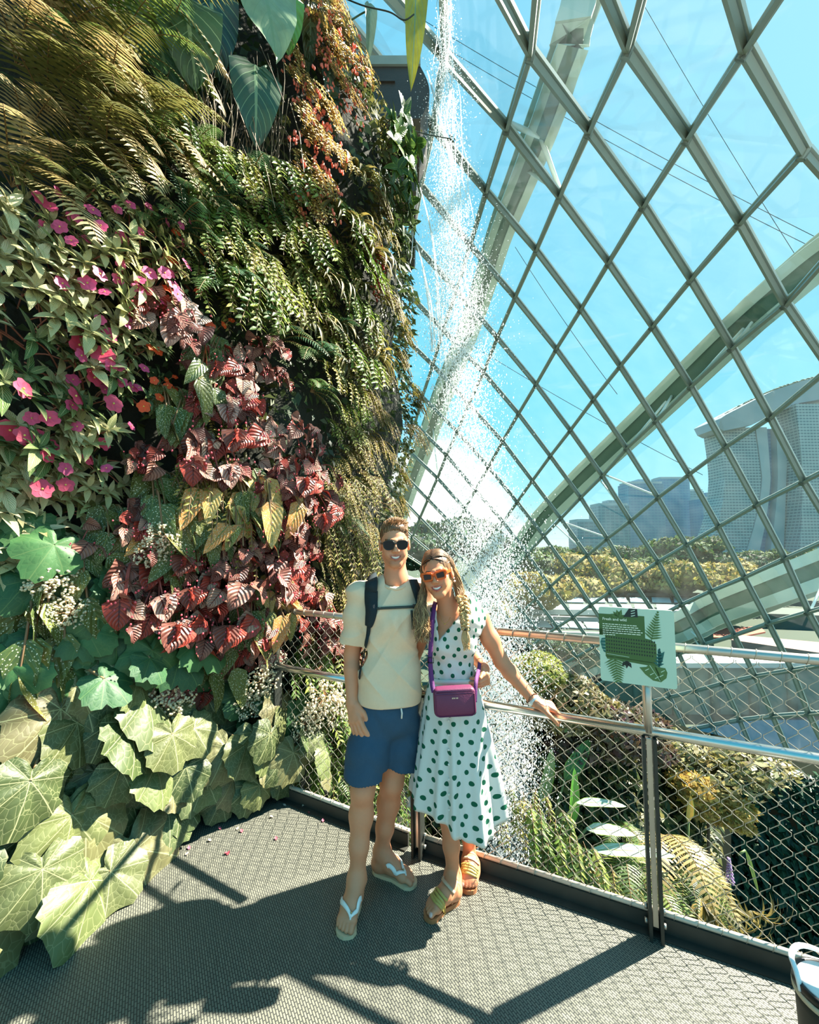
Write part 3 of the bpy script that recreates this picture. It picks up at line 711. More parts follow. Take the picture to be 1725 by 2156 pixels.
for r in range(5):
    for c in range(20):
        u0 = .10+c*.0335; v0 = .405+r*.046+c*.0011
        if r == 4 and c == 19: continue
        flat(q, [(u0+.009*cos(a)+.002, v0+.013*sin(a)) for a in np.linspace(0, 2*pi, 9)[:-1]][::-1], 3)
part('dot_row', q, blk, sg, False)
def text(s_, u, v, size, m_, nm, ext=.0004):
    cu = bpy.data.curves.new(nm, 'FONT'); cu.body = s_; cu.size = size; cu.extrude = ext; cu.resolution_u = 2; cu.offset = size*.018
    o = bpy.data.objects.new(nm, cu); COL.objects.link(o); o.parent = sg
    x, y = uv(u, v); o.matrix_local = Matrix.Translation(-sg.matrix_basis.translation) @ SM @ Matrix.Translation((x, y, .0016))
    dg = bpy.context.evaluated_depsgraph_get(); me = bpy.data.meshes.new_from_object(o.evaluated_get(dg))
    o2 = bpy.data.objects.new(nm, me); ml = o.matrix_local.copy(); bpy.data.objects.remove(o); COL.objects.link(o2); o2.parent = sg; o2.matrix_local = ml
    me.materials.clear(); me.materials.append(m_); return o2
text('Fresh and wild', .05, .178, .0165, cream, 'title_lettering', .0006)
q = MB()      # the small print cannot be read in the photograph: rows of short word-length strokes
rt = random.Random(3)
for r, ln in enumerate((.46, .49, .50, .53, .52, .16)):
    u0 = .05
    while u0 < .05+ln:
        wl = rt.uniform(.018, .055); v0 = .225+r*.0285; wl = min(wl, .05+ln-u0+.01)
        flat(q, [(u0, v0), (u0+wl, v0), (u0+wl, v0+.011), (u0, v0+.011)], 2); u0 += wl+.009
part('small_print', q, cream, sg, False)

# ------------------------------------------------------------------ canister at the right edge
cp = Vector((1.31, 1.375, 0)); cn = empty('canister', cp, 'dark round canister with white lid and grab handle at the right edge', 'canister')
cb = mat('canister_body', S(30, 38, 36), .55, .1, noise=(20, .15)); cl = mat('canister_lid', S(232, 236, 236), .25, .1); cr = mat('canister_rim', S(190, 184, 160), .4)
hC = .30; rC = .092
q = MB(); q.lathe([(rC*.86, 0), (rC*.9, .01), (rC*.97, hC*.8), (rC, hC-.03)], 36, cp); part('canister_body', q, cb, cn)
q = MB(); q.lathe([(rC, hC-.032), (rC*1.05, hC-.03), (rC*1.05, hC-.014), (rC, hC-.012)], 36, cp); part('rim', q, cr, cn)
q = MB(); q.lathe([(rC, hC-.013), (rC*1.04, hC-.012), (rC*1.03, hC+.008), (rC*.93, hC+.012), (rC*.9, hC+.004)], 36, cp); part('lid_ring', q, mat('black_plastic', S(16, 20, 22), .35), cn)
q = MB(); q.lathe([(rC*.9, hC), (rC*.9, hC+.006), (rC*.86, hC+.011), (rC*.6, hC+.008), (.001, hC+.008)], 36, cp); ld = part('lid', q, cl, cn)
q = MB(); q.box(cp+Vector((-.018, -.03, hC+.010)), (.022, .03, .012), Matrix.Rotation(R_(20), 3, 'Z')); subpart('slot', q, MATS['black_plastic'], ld, cn, False)
q = MB(); q.box(cp+Vector((-.028, -.055, hC+.006)), (.03, .012, .02), Matrix.Rotation(R_(30), 3, 'Z')); subpart('tab', q, cl, ld, cn, False)
q = MB(); hp = [cp+Vector((rC*cos(a), rC*sin(a), hC+zz)) for a, zz in ((R_(175), -.01), (R_(166), .03), (R_(140), .048), (R_(95), .046), (R_(50), .034), (R_(20), -.01))]
q.tube(smoothpath(hp, 5), .0085, 8, squash=.6); part('grab_handle', q, cl, cn)
# ------------------------------------------------------------------ planted wall
WPLAN = [(-4.6, -1.2), (-3.5, .35), (-2.62, 1.28), (-1.9, 2.05), (-1.4, 2.62), (-1.0, 3.05), (-.62, 3.55), (-.36, 4.1), (-.22, 4.7), (-.2, 5.3), (-.35, 5.9), (-.8, 6.4), (-1.6, 6.8), (-2.6, 7.0)]
WP = smoothpath([(x, y, 0) for x, y in WPLAN], 6)
WZ0, WZ1 = -6.0, 9.6
def bulge(i, z):      # the face swells and recedes a little with height
    s_ = i/6.0
    return .10*sin(z*1.3+s_*1.1)+.06*sin(z*2.9-s_*2.3)+ (.10 if z < .4 else 0)*max(0, 1-abs(z)/2) + .0
WN = []
for i in range(len(WP)):
    tt = (WP[min(i+1, len(WP)-1)]-WP[max(i-1, 0)]).normalized(); n = Vector((tt.y, -tt.x, 0)); WN.append(n)
def setback(z): return Vector((-min(1.2, max(0, z-6.0)*.34), 0, 0))
def wall_pt(fi, z):
    i = int(max(0, min(len(WP)-2, math.floor(fi)))); f = fi-i
    p = WP[i].lerp(WP[i+1], f); n = WN[i].lerp(WN[i+1], f).normalized(); return p+n*bulge(fi, z)+Vector((0, 0, z))+setback(z), n
zs = np.arange(WZ0, WZ1+.01, .2)
V = []; Fc = []
nz = len(zs); nw = len(WP)
for i in range(nw):
    for z in zs:
        p, n = wall_pt(i-1e-6 if i else 0, z); V.append(p-n*.05+n*.05*mnoise.noise(p*3))
for i in range(nw-1):
    for j in range(nz-1): Fc.append((i*nz+j, (i+1)*nz+j, (i+1)*nz+j+1, i*nz+j+1))
B0 = len(V)
for i in range(nw):
    for z in (WZ0, WZ1): V.append(Vector((WP[i].x, WP[i].y, z))-WN[i]*.9+setback(z))
for i in range(nw-1):
    a = B0+i*2; Fc.append((a, a+1, a+3, a+2)); Fc.append((i*nz+nz-1, (i+1)*nz+nz-1, a+3, a+1))
q = MB(); q.add(V, Fc)
tag(q.build('wall_left', mat('planting_felt', S(34, 36, 26), .95, noise=(7, .5), bump=(30, .8)), smooth=True), kind='structure')
def wall_at(x, y, off=0.0):
    """the point of the planted face seen at a pixel, its outward normal and index"""
    r = ray(x, y); best = None; sb = Vector((0, 0, 0))
    for it_ in range(4):
      best = None
      for i in range(len(WP)-1):
        a, b = WP[i]+sb, WP[i+1]+sb; d = b-a
        den = r.x*d.y-r.y*d.x
        if abs(den) < 1e-9: continue
        t_ = ((a.x-CAM.x)*d.y-(a.y-CAM.y)*d.x)/den; s_ = ((a.x-CAM.x)*r.y-(a.y-CAM.y)*r.x)/den
        if t_ > 0 and -1e-6 <= s_ <= 1+1e-6 and (best is None or t_ < best[0]): best = (t_, i+s_)
      if best is None: break
      sb = sb*.4+setback(CAM.z+r.z*best[0])*.6
    if best is None:                                # past the turning edge: hang it on the edge itself
        k = max(range(len(WP)), key=lambda i: (WP[i].x-CAM.x)/max(.1, WP[i].y) if WP[i].y > 2 else -9)
        P = WP[k]; z = CAM.z+r.z*(P.y/r.y); p, n = wall_pt(k, z); return p+n*off, n, k
    z = CAM.z+r.z*best[0]; p, n = wall_pt(best[1], z)
    t2 = best[0]-n.dot(p-(CAM+r*best[0]))*0
    return p+n*off, n, best[1]

# ---- leaf shapes -------------------------------------------------
def leaf_grid(L, W, prof, nu=4, nv=7, droop=.35, fold=.25, wave=0.0, seed=0, tipcurl=0.0):
    """one leaf in local axes: base at origin, grows along +y, normal +z. prof(t)->half width 0..1"""
    rr_ = random.Random(seed); V = []; UV = []; Fc = []
    y = 0; z = 0; ang = 0
    ph = rr_.uniform(0, 6)
    cy, cz = 0.0, 0.0
    for j in range(nv+1):
        t_ = j/nv; a = -droop*t_*1.6-tipcurl*t_*t_
        if j: cy += L/nv*cos(a); cz += L/nv*sin(a)
        hw = W*.5*prof(t_)
        for i in range(nu+1):
            u = i/nu*2-1
            V.append((u*hw, cy, cz+fold*hw*abs(u)+wave*W*.5*sin(t_*9+ph+u*2)*abs(u)))
            UV.append((i/nu, t_))
    for j in range(nv):
        for i in range(nu): a = j*(nu+1)+i; Fc.append((a, a+1, a+nu+2, a+nu+1))
    return np.array(V), Fc, np.array(UV)
P_LANCE = lambda t: max(.02, sin(pi*min(1, t*.98+.02)**.8))**.9*(1-.15*t)
P_OVATE = lambda t: max(.02, (sin(pi*(t*.97+.02)**.62)))**.75
P_HEART = lambda t: max(.02, (min(1, t*5+.35))*(1-t**2.2)**.8) if t < 1 else .02
P_STRAP = lambda t: max(.03, min(1, t*4+.2)*(1-t**3)**.7)
def palmate(L, lobes=7, depth=.24, droop=.25, seed=0, n=42, cup=.32, tooth=.03, pt=.6):
    """round lobed leaf with the stalk joining near its upper edge; rings from the stalk point outwards"""
    rr_ = random.Random(seed); V = [(0, 0, 0)]; UV = [(.5, .5)]; Fc = []
    rings = 5; ph = rr_.uniform(-.15, .15)
    R = []
    for k in range(n):
        a = 2*pi*k/n                                 # 0 = towards tip (+y)
        notch = 1-.62*max(0, cos((a-pi)))**9          # sinus at the stalk
        lob = abs(cos(a*lobes/2+ph*.3))**pt
        r_ = (1-depth+depth*lob)*(1+tooth*rr_.uniform(-1, 1)+tooth*(1 if k % 2 else -1))*notch*(.78+.22*cos(a)*.9+.05*rr_.uniform(-.3, .3))
        R.append(r_)
    for j in range(1, rings+1):
        f = j/rings
        for k in range(n):
            a = 2*pi*k/n; r_ = R[k]**(f) * f if False else f*(R[k]*f+.8*min(R[k], .8)*(1-f))
            x = sin(a)*r_*L*.62; y = cos(a)*r_*L*.62
            lobw = cos(a*lobes+ph*2)
            z = -droop*(x*x*1.1+y*y*.9)/L*1.6+cup*L*.16*f*(lobw*.45)+.012*L*rr_.uniform(-1, 1)*f
            V.append((x, y, z)); UV.append((.5+.5*sin(a)*f, .5+.5*cos(a)*f))
    for k in range(n): Fc.append((0, 1+(k+1) % n, 1+k))
    for j in range(rings-1):
        for k in range(n):
            k2 = (k+1) % n; Fc.append((1+j*n+k, 1+j*n+k2, 1+(j+1)*n+k2, 1+(j+1)*n+k))
    return np.array(V), Fc, np.array(UV)
def pose(V, base, d, nrm, roll=0.0):
    """place a local leaf: +y -> d, +z -> close to nrm"""
    d = Vector(d).normalized(); nrm = Vector(nrm); z = (nrm-d*nrm.dot(d))
    if z.length < 1e-4: z = Vector((0, 0, 1))-d*d.z
    z.normalize(); x = d.cross(z)
    if roll:
        M = Matrix.Rotation(roll, 3, d); x = M @ x; z = M @ z
    A = np.array([list(x), list(d), list(z)]); return V @ A + np.array(base)

# ---- leaf materials (veins and spots from the leaf's own coordinates) ----
def leaf_mat(name, vein=None, vstyle='pinnate', vscale=9.0, vw=.16, rough=.42, trans=.22, spots=None, bumpv=.5, edge=None, spec=.45, under=None):
    m = bpy.data.materials.new(name); m.use_nodes = True; t = NT(m); b = t.n['Principled BSDF']; out = t.n['Material Output']
    at_ = t.new('ShaderNodeAttribute', attribute_name='Col'); c = at_.outputs['Color']
    uvn = t.new('ShaderNodeUVMap'); sp = t.new('ShaderNodeSeparateXYZ'); t.link(uvn.outputs[0], sp.inputs[0]); U, Vv = sp.outputs['X'], sp.outputs['Y']
    tc = t.new('ShaderNodeTexCoord'); n = t.new('ShaderNodeTexNoise', Scale=14.0, Detail=3.0); t.link(tc.outputs['Object'], n.inputs['Vector'])
    vm = t.n.new('ShaderNodeVectorMath'); vm.operation = 'SCALE'; t.link(c, vm.inputs[0]); t.link(t.math('MULTIPLY_ADD', n.outputs['Fac'], .7, .65), vm.inputs['Scale']); c = vm.outputs[0]
    du = t.math('ABSOLUTE', t.math('SUBTRACT', U, .5))
    if vstyle == 'pinnate':
        ph = t.math('FRACT', t.math('MULTIPLY', t.math('SUBTRACT', Vv, t.math('MULTIPLY', du, .75)), vscale))
        side = t.math('ABSOLUTE', t.math('SUBTRACT', ph, .5))
        mk = t.math('MAXIMUM', t.math('LESS_THAN', side, vw*.5), t.math('LESS_THAN', du, .03)); hgt = side
    elif vstyle == 'palmate':
        ang = t.math('ARCTAN2', t.math('SUBTRACT', U, .5), t.math('SUBTRACT', Vv, .5)); rad = t.math('SQRT', t.math('ADD', t.math('POWER', t.math('SUBTRACT', U, .5), 2.0), t.math('POWER', t.math('SUBTRACT', Vv, .5), 2.0)))
        ph = t.math('FRACT', t.math('ADD', t.math('MULTIPLY', ang, vscale/(2*pi)), .5)); side = t.math('ABSOLUTE', t.math('SUBTRACT', ph, .5))
        main = t.math('LESS_THAN', t.math('MULTIPLY', side, rad), .0065)
        vo = t.new('ShaderNodeTexVoronoi', feature='DISTANCE_TO_EDGE', Scale=13.0); t.link(uvn.outputs[0], vo.inputs['Vector'])
        net_ = t.math('MULTIPLY', t.math('LESS_THAN', vo.outputs['Distance'], .03), .35); mk = t.math('MAXIMUM', main, net_); hgt = t.math('MINIMUM', t.math('MULTIPLY', side, rad), t.math('MULTIPLY', vo.outputs['Distance'], .25))
    else: mk = None; hgt = du
    if vein and mk is not None: c = t.mix(mk, c, vein)
    if edge: c = t.mix(t.math('GREATER_THAN', du, .44), c, edge)
    if spots:
        vo2 = t.new('ShaderNodeTexVoronoi', Scale=spots[1]); mp = t.new('ShaderNodeMapping'); mp.inputs['Scale'].default_value = (1, 2.0, 1); t.link(uvn.outputs[0], mp.inputs[0]); t.link(mp.outputs[0], vo2.inputs['Vector'])
        c = t.mix(t.math('LESS_THAN', vo2.outputs['Distance'], spots[2]), c, spots[0])
    if under:
        ge = t.new('ShaderNodeNewGeometry'); c = t.mix(ge.outputs['Backfacing'], c, under)
    t.link(c, b.inputs['Base Color']); b.inputs['Roughness'].default_value = rough; b.inputs['Specular IOR Level'].default_value = spec
    bp = t.new('ShaderNodeBump', Strength=bumpv, Distance=.01); t.link(hgt, bp.inputs['Height']); t.link(bp.outputs[0], b.inputs['Normal'])
    tr = t.new('ShaderNodeBsdfTranslucent'); t.link(c, tr.inputs[0]); mx = t.new('ShaderNodeMixShader'); mx.inputs[0].default_value = trans
    t.link(b.outputs[0], mx.inputs[1]); t.link(tr.outputs[0], mx.inputs[2]); t.link(mx.outputs[0], out.inputs[0]); MATS[name] = m; return m
LM_GIANT = leaf_mat('giant_begonia_leaf', S(158, 160, 116), 'palmate', 8, rough=.5, trans=.06, bumpv=1.0)
LM_DARKP = leaf_mat('dark_lobed_leaf', S(86, 116, 66), 'palmate', 8, rough=.55, trans=.12, bumpv=.6)
LM_SPOT = leaf_mat('spotted_leaf', S(120, 132, 70), 'pinnate', 7, .08, spots=(S(226, 228, 200), 13, .25), rough=.4, trans=.3, under=S(150, 84, 58))
LM_RED = leaf_mat('red_begonia_leaf', S(96, 42, 38), 'pinnate', 7, .13, rough=.42, trans=.14, bumpv=.9)
LM_LANCE = leaf_mat('impatiens_leaf', S(196, 196, 140), 'pinnate', 9, .10, rough=.42, trans=.22)
LM_BIG = leaf_mat('heart_leaf', S(112, 138, 100), 'pinnate', 7, .07, rough=.42, trans=.12, spec=.6)
LM_FERN = leaf_mat('fern_leaf', None, 'none', rough=.5, trans=.35)
LM_SHRUB = leaf_mat('shrub_leaf', S(120, 150, 70), 'pinnate', 6, .08, rough=.36, trans=.25, edge=S(120, 150, 60))
PETAL = mat('petal', attr=True, rough=.55, trans=.35, noise=(25, .12)); STEM = mat('stem', attr=True, rough=.6)
def jit(c, r, a=.18, h=.05):
    c = np.array(S(*c)[:3]) if max(c) > 1 else np.array(c[:3]); return np.clip(c*r.uniform(1-a, 1+a)*(1+np.array([r.uniform(-h, h), r.uniform(-h, h), r.uniform(-h, h)])), .002, 1)
# A plant is built with its root at the origin, x along the wall, y out of the wall, z up.
def petiole(q, a, b, r_, col, sag=.25):
    a = Vector(a); b = Vector(b); m_ = (a+b)/2+Vector((0, 0, .12*(b-a).length)); q.tube(smoothpath([a, m_, b], 3), [r_*1.2]*4+[r_]*3 if False else r_, 5, cap=False, col=col)
def PL_giant(seed, size=.34, n=5, cols=((64, 80, 44), (92, 100, 60), (76, 88, 52), (106, 104, 70)), lobes=7, depth=.13):
    r = random.Random(seed); lf = MB(); st = MB()
    for k in range(n):
        a = (k-(n-1)/2)/max(1, n-1)*2.6+r.uniform(-.25, .25); reach = size*r.uniform(.35, .95)
        tip = Vector((sin(a)*reach, size*r.uniform(.45, .9), -size*.35*r.uniform(-.6, 1.3)+cos(a)*size*.3))
        petiole(st, (0, 0, -.02), tip, .006, S(150, 120, 84)[:3])
        L = size*r.uniform(.75, 1.2); V, Fc, UV = palmate(L, lobes, depth, r.uniform(.15, .4), r.randint(0, 999))
        d = Vector((sin(a)*.55, .35, -.95+r.uniform(-.1, .3))); nrm = Vector((sin(a)*.3+.2, .85, .55+r.uniform(-.2, .3)))
        lf.add(pose(V, tip, d, nrm, r.uniform(-.25, .25)), Fc, jit(r.choice(cols), r), UV)
    return [('leaves', lf, None), ('stalks', st, STEM)]
def PL_spot(seed, size=.2, n=9, cols=((104, 112, 58), (128, 128, 70), (84, 104, 56))):
    r = random.Random(seed); lf = MB(); st = MB(); H = size*2.2
    for s_ in range(3):
        bx = r.uniform(-.5, .5)*size; pts = [Vector((bx, 0, size*.2)), Vector((bx*1.3, size*.7, size*.1)), Vector((bx*1.8, size*.95, -size*1.1))]
        sp_ = smoothpath(pts, 4); st.tube(sp_, .005, 5, cap=False, col=S(120, 92, 60)[:3])
        for k in range(n//3+1):
            p = sp_[min(len(sp_)-1, 2+k*2)]; L = size*r.uniform(.8, 1.35)
            V, Fc, UV = leaf_grid(L, L*.46, P_HEART, 4, 7, r.uniform(.1, .4), .3, .06, r.randint(0, 999))
            sd = 1 if k % 2 else -1
            lf.add(pose(V, p, (sd*.4+r.uniform(-.3, .3), .25, -1), (sd*.5*r.uniform(.2, 1), .9, .25), r.uniform(-.5, .5)), Fc, jit(r.choice(cols), r), UV)
    return [('leaves', lf, None), ('stems', st, STEM)]
def PL_red(seed, size=.15, n=14, cols=((152, 104, 88), (178, 140, 122), (118, 72, 62), (200, 168, 150), (140, 92, 82), (160, 62, 50)), flowers=True):
    r = random.Random(seed); lf = MB(); st = MB(); fl = MB()
    for s_ in range(4):
        bx = r.uniform(-1.1, 1.1)*size; sp_ = smoothpath([Vector((bx*.5, 0, 0)), Vector((bx, size*.8, size*.35)), Vector((bx*1.5, size*1.3, -size*.7))], 4)
        st.tube(sp_, .004, 5, cap=False, col=S(150, 70, 60)[:3])
        for k in range(n//4+1):
            p = sp_[min(len(sp_)-1, 3+k*2)]+Vector((r.uniform(-.3, .3), r.uniform(-.1, .25), r.uniform(-.3, .3)))*size; L = size*r.uniform(.55, 1.0)
            V, Fc, UV = leaf_grid(L, L*.92, P_HEART, 6, 7, r.uniform(.0, .5), r.uniform(.15, .5), .13, r.randint(0, 999), r.uniform(0, .5))
            lf.add(pose(V, p, (r.uniform(-.9, .9), .35, -.8+r.uniform(-.3, .5)), (r.uniform(-.1, 1.0), .8, r.uniform(.1, .8)), r.uniform(-.6, .6)), Fc, jit(r.choice(cols), r, .25), UV)
        if flowers:
            e = sp_[-1]
            for k in range(5):
                p = e+Vector((r.uniform(-.5, .5), r.uniform(.1, .5), r.uniform(-.4, .4)))*size; fl.sphere(p, (.005, .003, .006), 6, 4, col=jit((214, 96, 110), r))
    out = [('leaves', lf, None), ('stems', st, STEM)]
    return out+[('blossoms', fl, PETAL)] if flowers else out
def blossom(fl, p, R, nrm, col, r, np_=5):
    nrm = Vector(nrm).normalized(); x = nrm.orthogonal().normalized(); y = nrm.cross(x); ph = r.uniform(0, 6)
    for k in range(np_):
        a = ph+2*pi*k/np_; d = x*cos(a)+y*sin(a)
        V, Fc, UV = leaf_grid(R, R*1.05, lambda t: max(.12, sin(pi*min(1, t*.82+.1))**.6), 2, 3, .15, .1)
        fl.add(pose(V, p, d+nrm*.18, nrm), Fc, jit(col, r, .12))
    fl.sphere(p+nrm*.003, R*.12, 6, 4, col=jit((240, 220, 120), r))
def PL_impatiens(seed, size=.12, n=5, fcol=(226, 92, 140), nf=3, cols=((182, 178, 120), (140, 148, 86), (200, 192, 144)), fr=.034):
    r = random.Random(seed); lf = MB(); st = MB(); fl = MB()
    for s_ in range(n):
        c = Vector((r.uniform(-1, 1)*size*1.5, size*r.uniform(.5, 1.3), r.uniform(-1, 1)*size*1.4)); petiole(st, (c.x*.3, 0, c.z*.3-.03), c, .004, S(150, 90, 70)[:3])
        ax = Vector((r.uniform(0, 1.0), .9, r.uniform(.2, .9))).normalized(); x = ax.orthogonal().normalized(); y = ax.cross(x)
        for k in range(8):
            a = k*2.4+r.uniform(-.2, .2); el = .9-.09*k; d = (x*cos(a)+y*sin(a))*(.6+.05*(8-k))+ax*(.25+.06*k); L = size*(1.15-.08*k)*r.uniform(.85, 1.15)
            V, Fc, UV = leaf_grid(L, L*.36, P_LANCE, 2, 6, .3, .3, .03, r.randint(0, 999))
            lf.add(pose(V, c+ax*(.004*k), d, ax+Vector((0, 0, .3))), Fc, jit(r.choice(cols), r), UV)
    for k in range(nf):
        p = Vector((r.uniform(-1, 1)*size*1.6, size*r.uniform(1.2, 1.7), r.uniform(-1, 1)*size*1.4)); petiole(st, (p.x*.8, size*.5, p.z*.8-.02), p, .0025, S(150, 110, 80)[:3])
        blossom(fl, p, fr*r.uniform(.8, 1.2), (r.uniform(-.3, .7), 1, r.uniform(-.1, .6)), fcol, r)
    out = [('leaves', lf, None), ('stems', st, STEM)]
    return out+([('blossoms', fl, PETAL)] if nf else [])
def PL_fern(seed, size=.6, n=6, cols=((150, 148, 74), (120, 128, 60)), pin=24, droop=1.0, side=0.0, wd=.17):
    r = random.Random(seed); lf = MB(); st = MB()
    for s_ in range(n):
        a = (s_-(n-1)/2)/max(1, n-1)*2.2+side+r.uniform(-.2, .2); L = size*r.uniform(.75, 1.2)
        p = Vector((0, 0, 0)); d = Vector((sin(a)*.8, .75, cos(a)*.7+.15)).normalized(); path = [p.copy()]
        for k in range(12):
            d = (d+Vector((0, 0, -.17*droop))).normalized(); p = p+d*(L/12); path.append(p.copy())
        st.tube(path, list(np.linspace(.004, .0012, 13)), 4, cap=False, col=S(120, 92, 50)[:3])
        col = jit(r.choice(cols), r)
        for k in range(pin):
            f = .1+.9*k/pin; i = f*12; i0 = min(11, int(i)); q = path[i0].lerp(path[i0+1], i-i0); tt = (path[i0+1]-path[i0]).normalized()
            sdv = tt.cross(Vector((0, .35, 1))).normalized(); l = L*wd*(sin(pi*(f**.75))**.8)*r.uniform(.9, 1.1)+.006; w_ = max(.004, L/pin*.5)
            up = sdv.cross(tt)
            for sg_ in (-1, 1):
                dd = (sdv*sg_+tt*.35+Vector((0, 0, -.12*droop))).normalized(); s2 = dd.cross(up).normalized()*w_*.5
                mid = q+dd*l*.5+up*.01*sg_*0; e = q+dd*l+Vector((0, 0, -l*.18*droop))
                lf.add([q-s2*.9, mid-s2*.85, e, mid+s2*.85, q+s2*.9, mid+up*.0], [(0, 1, 5), (1, 2, 5), (2, 3, 5), (3, 4, 5), (4, 0, 5)], np.clip(col*r.uniform(.85, 1.15), 0, 1))
    return [('fronds', lf, None), ('stalks', st, STEM)]
def PL_trail(seed, size=.3, n=14, cols=((142, 146, 62), (178, 170, 94), (112, 124, 54)), leaf=.035, per=9):
    r = random.Random(seed); lf = MB(); st = MB()
    for s_ in range(n):
        x0 = r.uniform(-.6, .6)*size; L = size*r.uniform(.6, 1.3); p = Vector((x0, .02, size*r.uniform(.1, .5))); d = Vector((r.uniform(-.4, .4), .9, .3)); path = [p.copy()]
        for k in range(7): d = (d*.8+Vector((r.uniform(-.12, .12), .02, -.34))).normalized(); p = p+d*L/7; path.append(p.copy())
        st.tube(path, .002, 4, cap=False, col=S(110, 84, 52)[:3]); col = r.choice(cols)
        for k in range(per):
            i = 1+5.9*k/per; i0 = int(i); q = path[i0].lerp(path[i0+1], i-i0); tt = (path[i0+1]-path[i0]).normalized()
            for sg_ in (-1, 1):
                V, Fc, UV = leaf_grid(leaf*r.uniform(.7, 1.3), leaf*.42, P_LANCE, 2, 3, .2, .2)
                lf.add(pose(V, q, Vector((sg_*.8, .35, -.25+r.uniform(-.3, .3)))+tt*.4, (r.uniform(.1, 1.0), .7, .6)), Fc, jit(col, r, .25), UV)
    return [('leaves', lf, None), ('stems', st, STEM)]
def PL_weep(seed, size=.35, n=22, cols=((122, 108, 56), (96, 92, 52), (142, 126, 66))):
    """drooping tuft of long striped strap leaves"""
    r = random.Random(seed); lf = MB()
    for k in range(n):
        a = (k/(n-1)-.5)*2.6; L = size*r.uniform(.75, 1.15)
        V, Fc, UV = leaf_grid(L, L*.075, P_STRAP, 2, 8, .75+r.uniform(0, .3), .25, 0, r.randint(0, 99), .5)
        lf.add(pose(V, (sin(a)*.02, .02, .05), (sin(a)*.75, .75, .25+r.uniform(-.3, .2)), (0, .5, .8)), Fc, jit(r.choice(cols), r, .25), UV)
    return [('leaves', lf, None)]
def PL_shrub(seed, size=.35, n=26, cols=((70, 98, 44), (54, 84, 44), (104, 122, 54)), lw=.42, L0=.5):
    r = random.Random(seed); lf = MB(); st = MB()
    for s_ in range(max(3, n//6)):
        c = Vector((r.uniform(-.7, .7)*size, size*r.uniform(.3, .9), r.uniform(-.7, .7)*size)); petiole(st, (c.x*.2, 0, c.z*.3), c, .006, S(84, 66, 44)[:3])
        ax = Vector((r.uniform(-.7, .9), .9, r.uniform(-.2, .7))).normalized(); x = ax.orthogonal().normalized(); y = ax.cross(x)
        for k in range(7):
            a = k*2.4; L = size*L0*r.uniform(.8, 1.2); V, Fc, UV = leaf_grid(L, L*lw, P_OVATE, 3, 6, .25, .25, .02, r.randint(0, 99))
            lf.add(pose(V, c, (x*cos(a)+y*sin(a))*.9+ax*(.1+.07*k)+Vector((0, 0, -.15)), ax), Fc, jit(r.choice(cols), r, .22), UV)
    return [('leaves', lf, None), ('stems', st, STEM)]
def PL_umbel(seed, size=.12, n=130, col=(236, 226, 196)):
    r = random.Random(seed); fl = MB(); st = MB()
    hub = Vector((0, size*.9, size*.2)); petiole(st, (0, 0, -size*1.2), hub, .004, S(170, 130, 90)[:3])
    for k in range(n):
        a = r.uniform(0, 2*pi); b = r.uniform(0, 1)**.6*size; p = hub+Vector((cos(a)*b, size*.35*(1-(b/size)**2)+r.uniform(-.02, .02), sin(a)*b*.75))
        if k % 3 == 0: st.tube([hub, p], .0012, 3, cap=False, col=S(190, 150, 110)[:3])
        for j in range(2): fl.sphere(p+Vector((r.uniform(-1, 1), r.uniform(-1, 1), r.uniform(-1, 1)))*.007, (.0075, .003, .0055), 5, 3, col=jit(col, r, .12, .03), rot=Matrix.Rotation(r.uniform(0, 3), 3, 'Y'))
    return [('flower_head', fl, PETAL), ('stalks', st, STEM)]
def PL_bigleaf(L, W, d, nrm, col, seed, stalk=(0, -.1, .4), fold=.18, droop=.3):
    r = random.Random(seed); lf = MB(); st = MB(); tip = Vector(stalk)
    V, Fc, UV = leaf_grid(L, W, lambda t: P_HEART(t), 8, 14, droop, fold, .11, seed); V[:, 1] -= L*.12
    lf.add(pose(V, (0, 0, 0), d, nrm), Fc, jit(col, r, .05), UV); st.tube(smoothpath([tip, tip*.5+Vector((0, .03, .05)), Vector((0, 0, -.004))], 5), .009, 6, col=S(70, 100, 70)[:3])
    return [('leaf_blade', lf, None), ('stalk', st, STEM)]
def PL_fuchsia(seed, size=.3, n=30, cols=((216, 176, 92), (190, 150, 74), (196, 178, 104)), fcol=(248, 138, 112), nf=26):
    r = random.Random(seed); out = PL_trail(seed, size, n, cols, .03, 8); fl = MB()
    for k in range(nf):
        p = Vector((r.uniform(-.6, .6)*size, size*r.uniform(.2, .55), r.uniform(-.9, .5)*size))
        for j in range(3): fl.sphere(p+Vector((r.uniform(-1, 1), r.uniform(-.4, .8), r.uniform(-1, 1)))*.012, (.008, .007, .014), 6, 4, col=jit(fcol, r, .15))
    return out+[('blossoms', fl, PETAL)]
LIB = {}
def kind(key, name, parts, lm):
    """mesh data of one plant variety: list of (part name, mesh)"""
    for pn, mb, pm in parts:                  # authored with x to the viewer's right; the wall frame runs the other way
        mb.v = [q*np.array([-1, 1, 1]) for q in mb.v]; mb.f = [f[::-1] for f in mb.f]
    LIB.setdefault(key, []).append((name, [(pn, mb.mesh(name+'_'+pn, [pm or lm]), ) for pn, mb, pm in parts]))
for s_ in range(5): kind('giant', 'giant_begonia', PL_giant(20+s_), LM_GIANT)
for s_ in range(3): kind('dark', 'lobed_leaf_begonia', PL_giant(40+s_, .28, 6, ((44, 82, 48), (58, 96, 52), (74, 104, 62)), 5, .3), LM_DARKP)
for s_ in range(4): kind('spot', 'spotted_begonia', PL_spot(60+s_), LM_SPOT)
for s_ in range(2): kind('spoto', 'spotted_begonia', PL_spot(70+s_, .2, 7, ((216, 150, 86), (206, 176, 104), (150, 146, 76))), LM_SPOT)
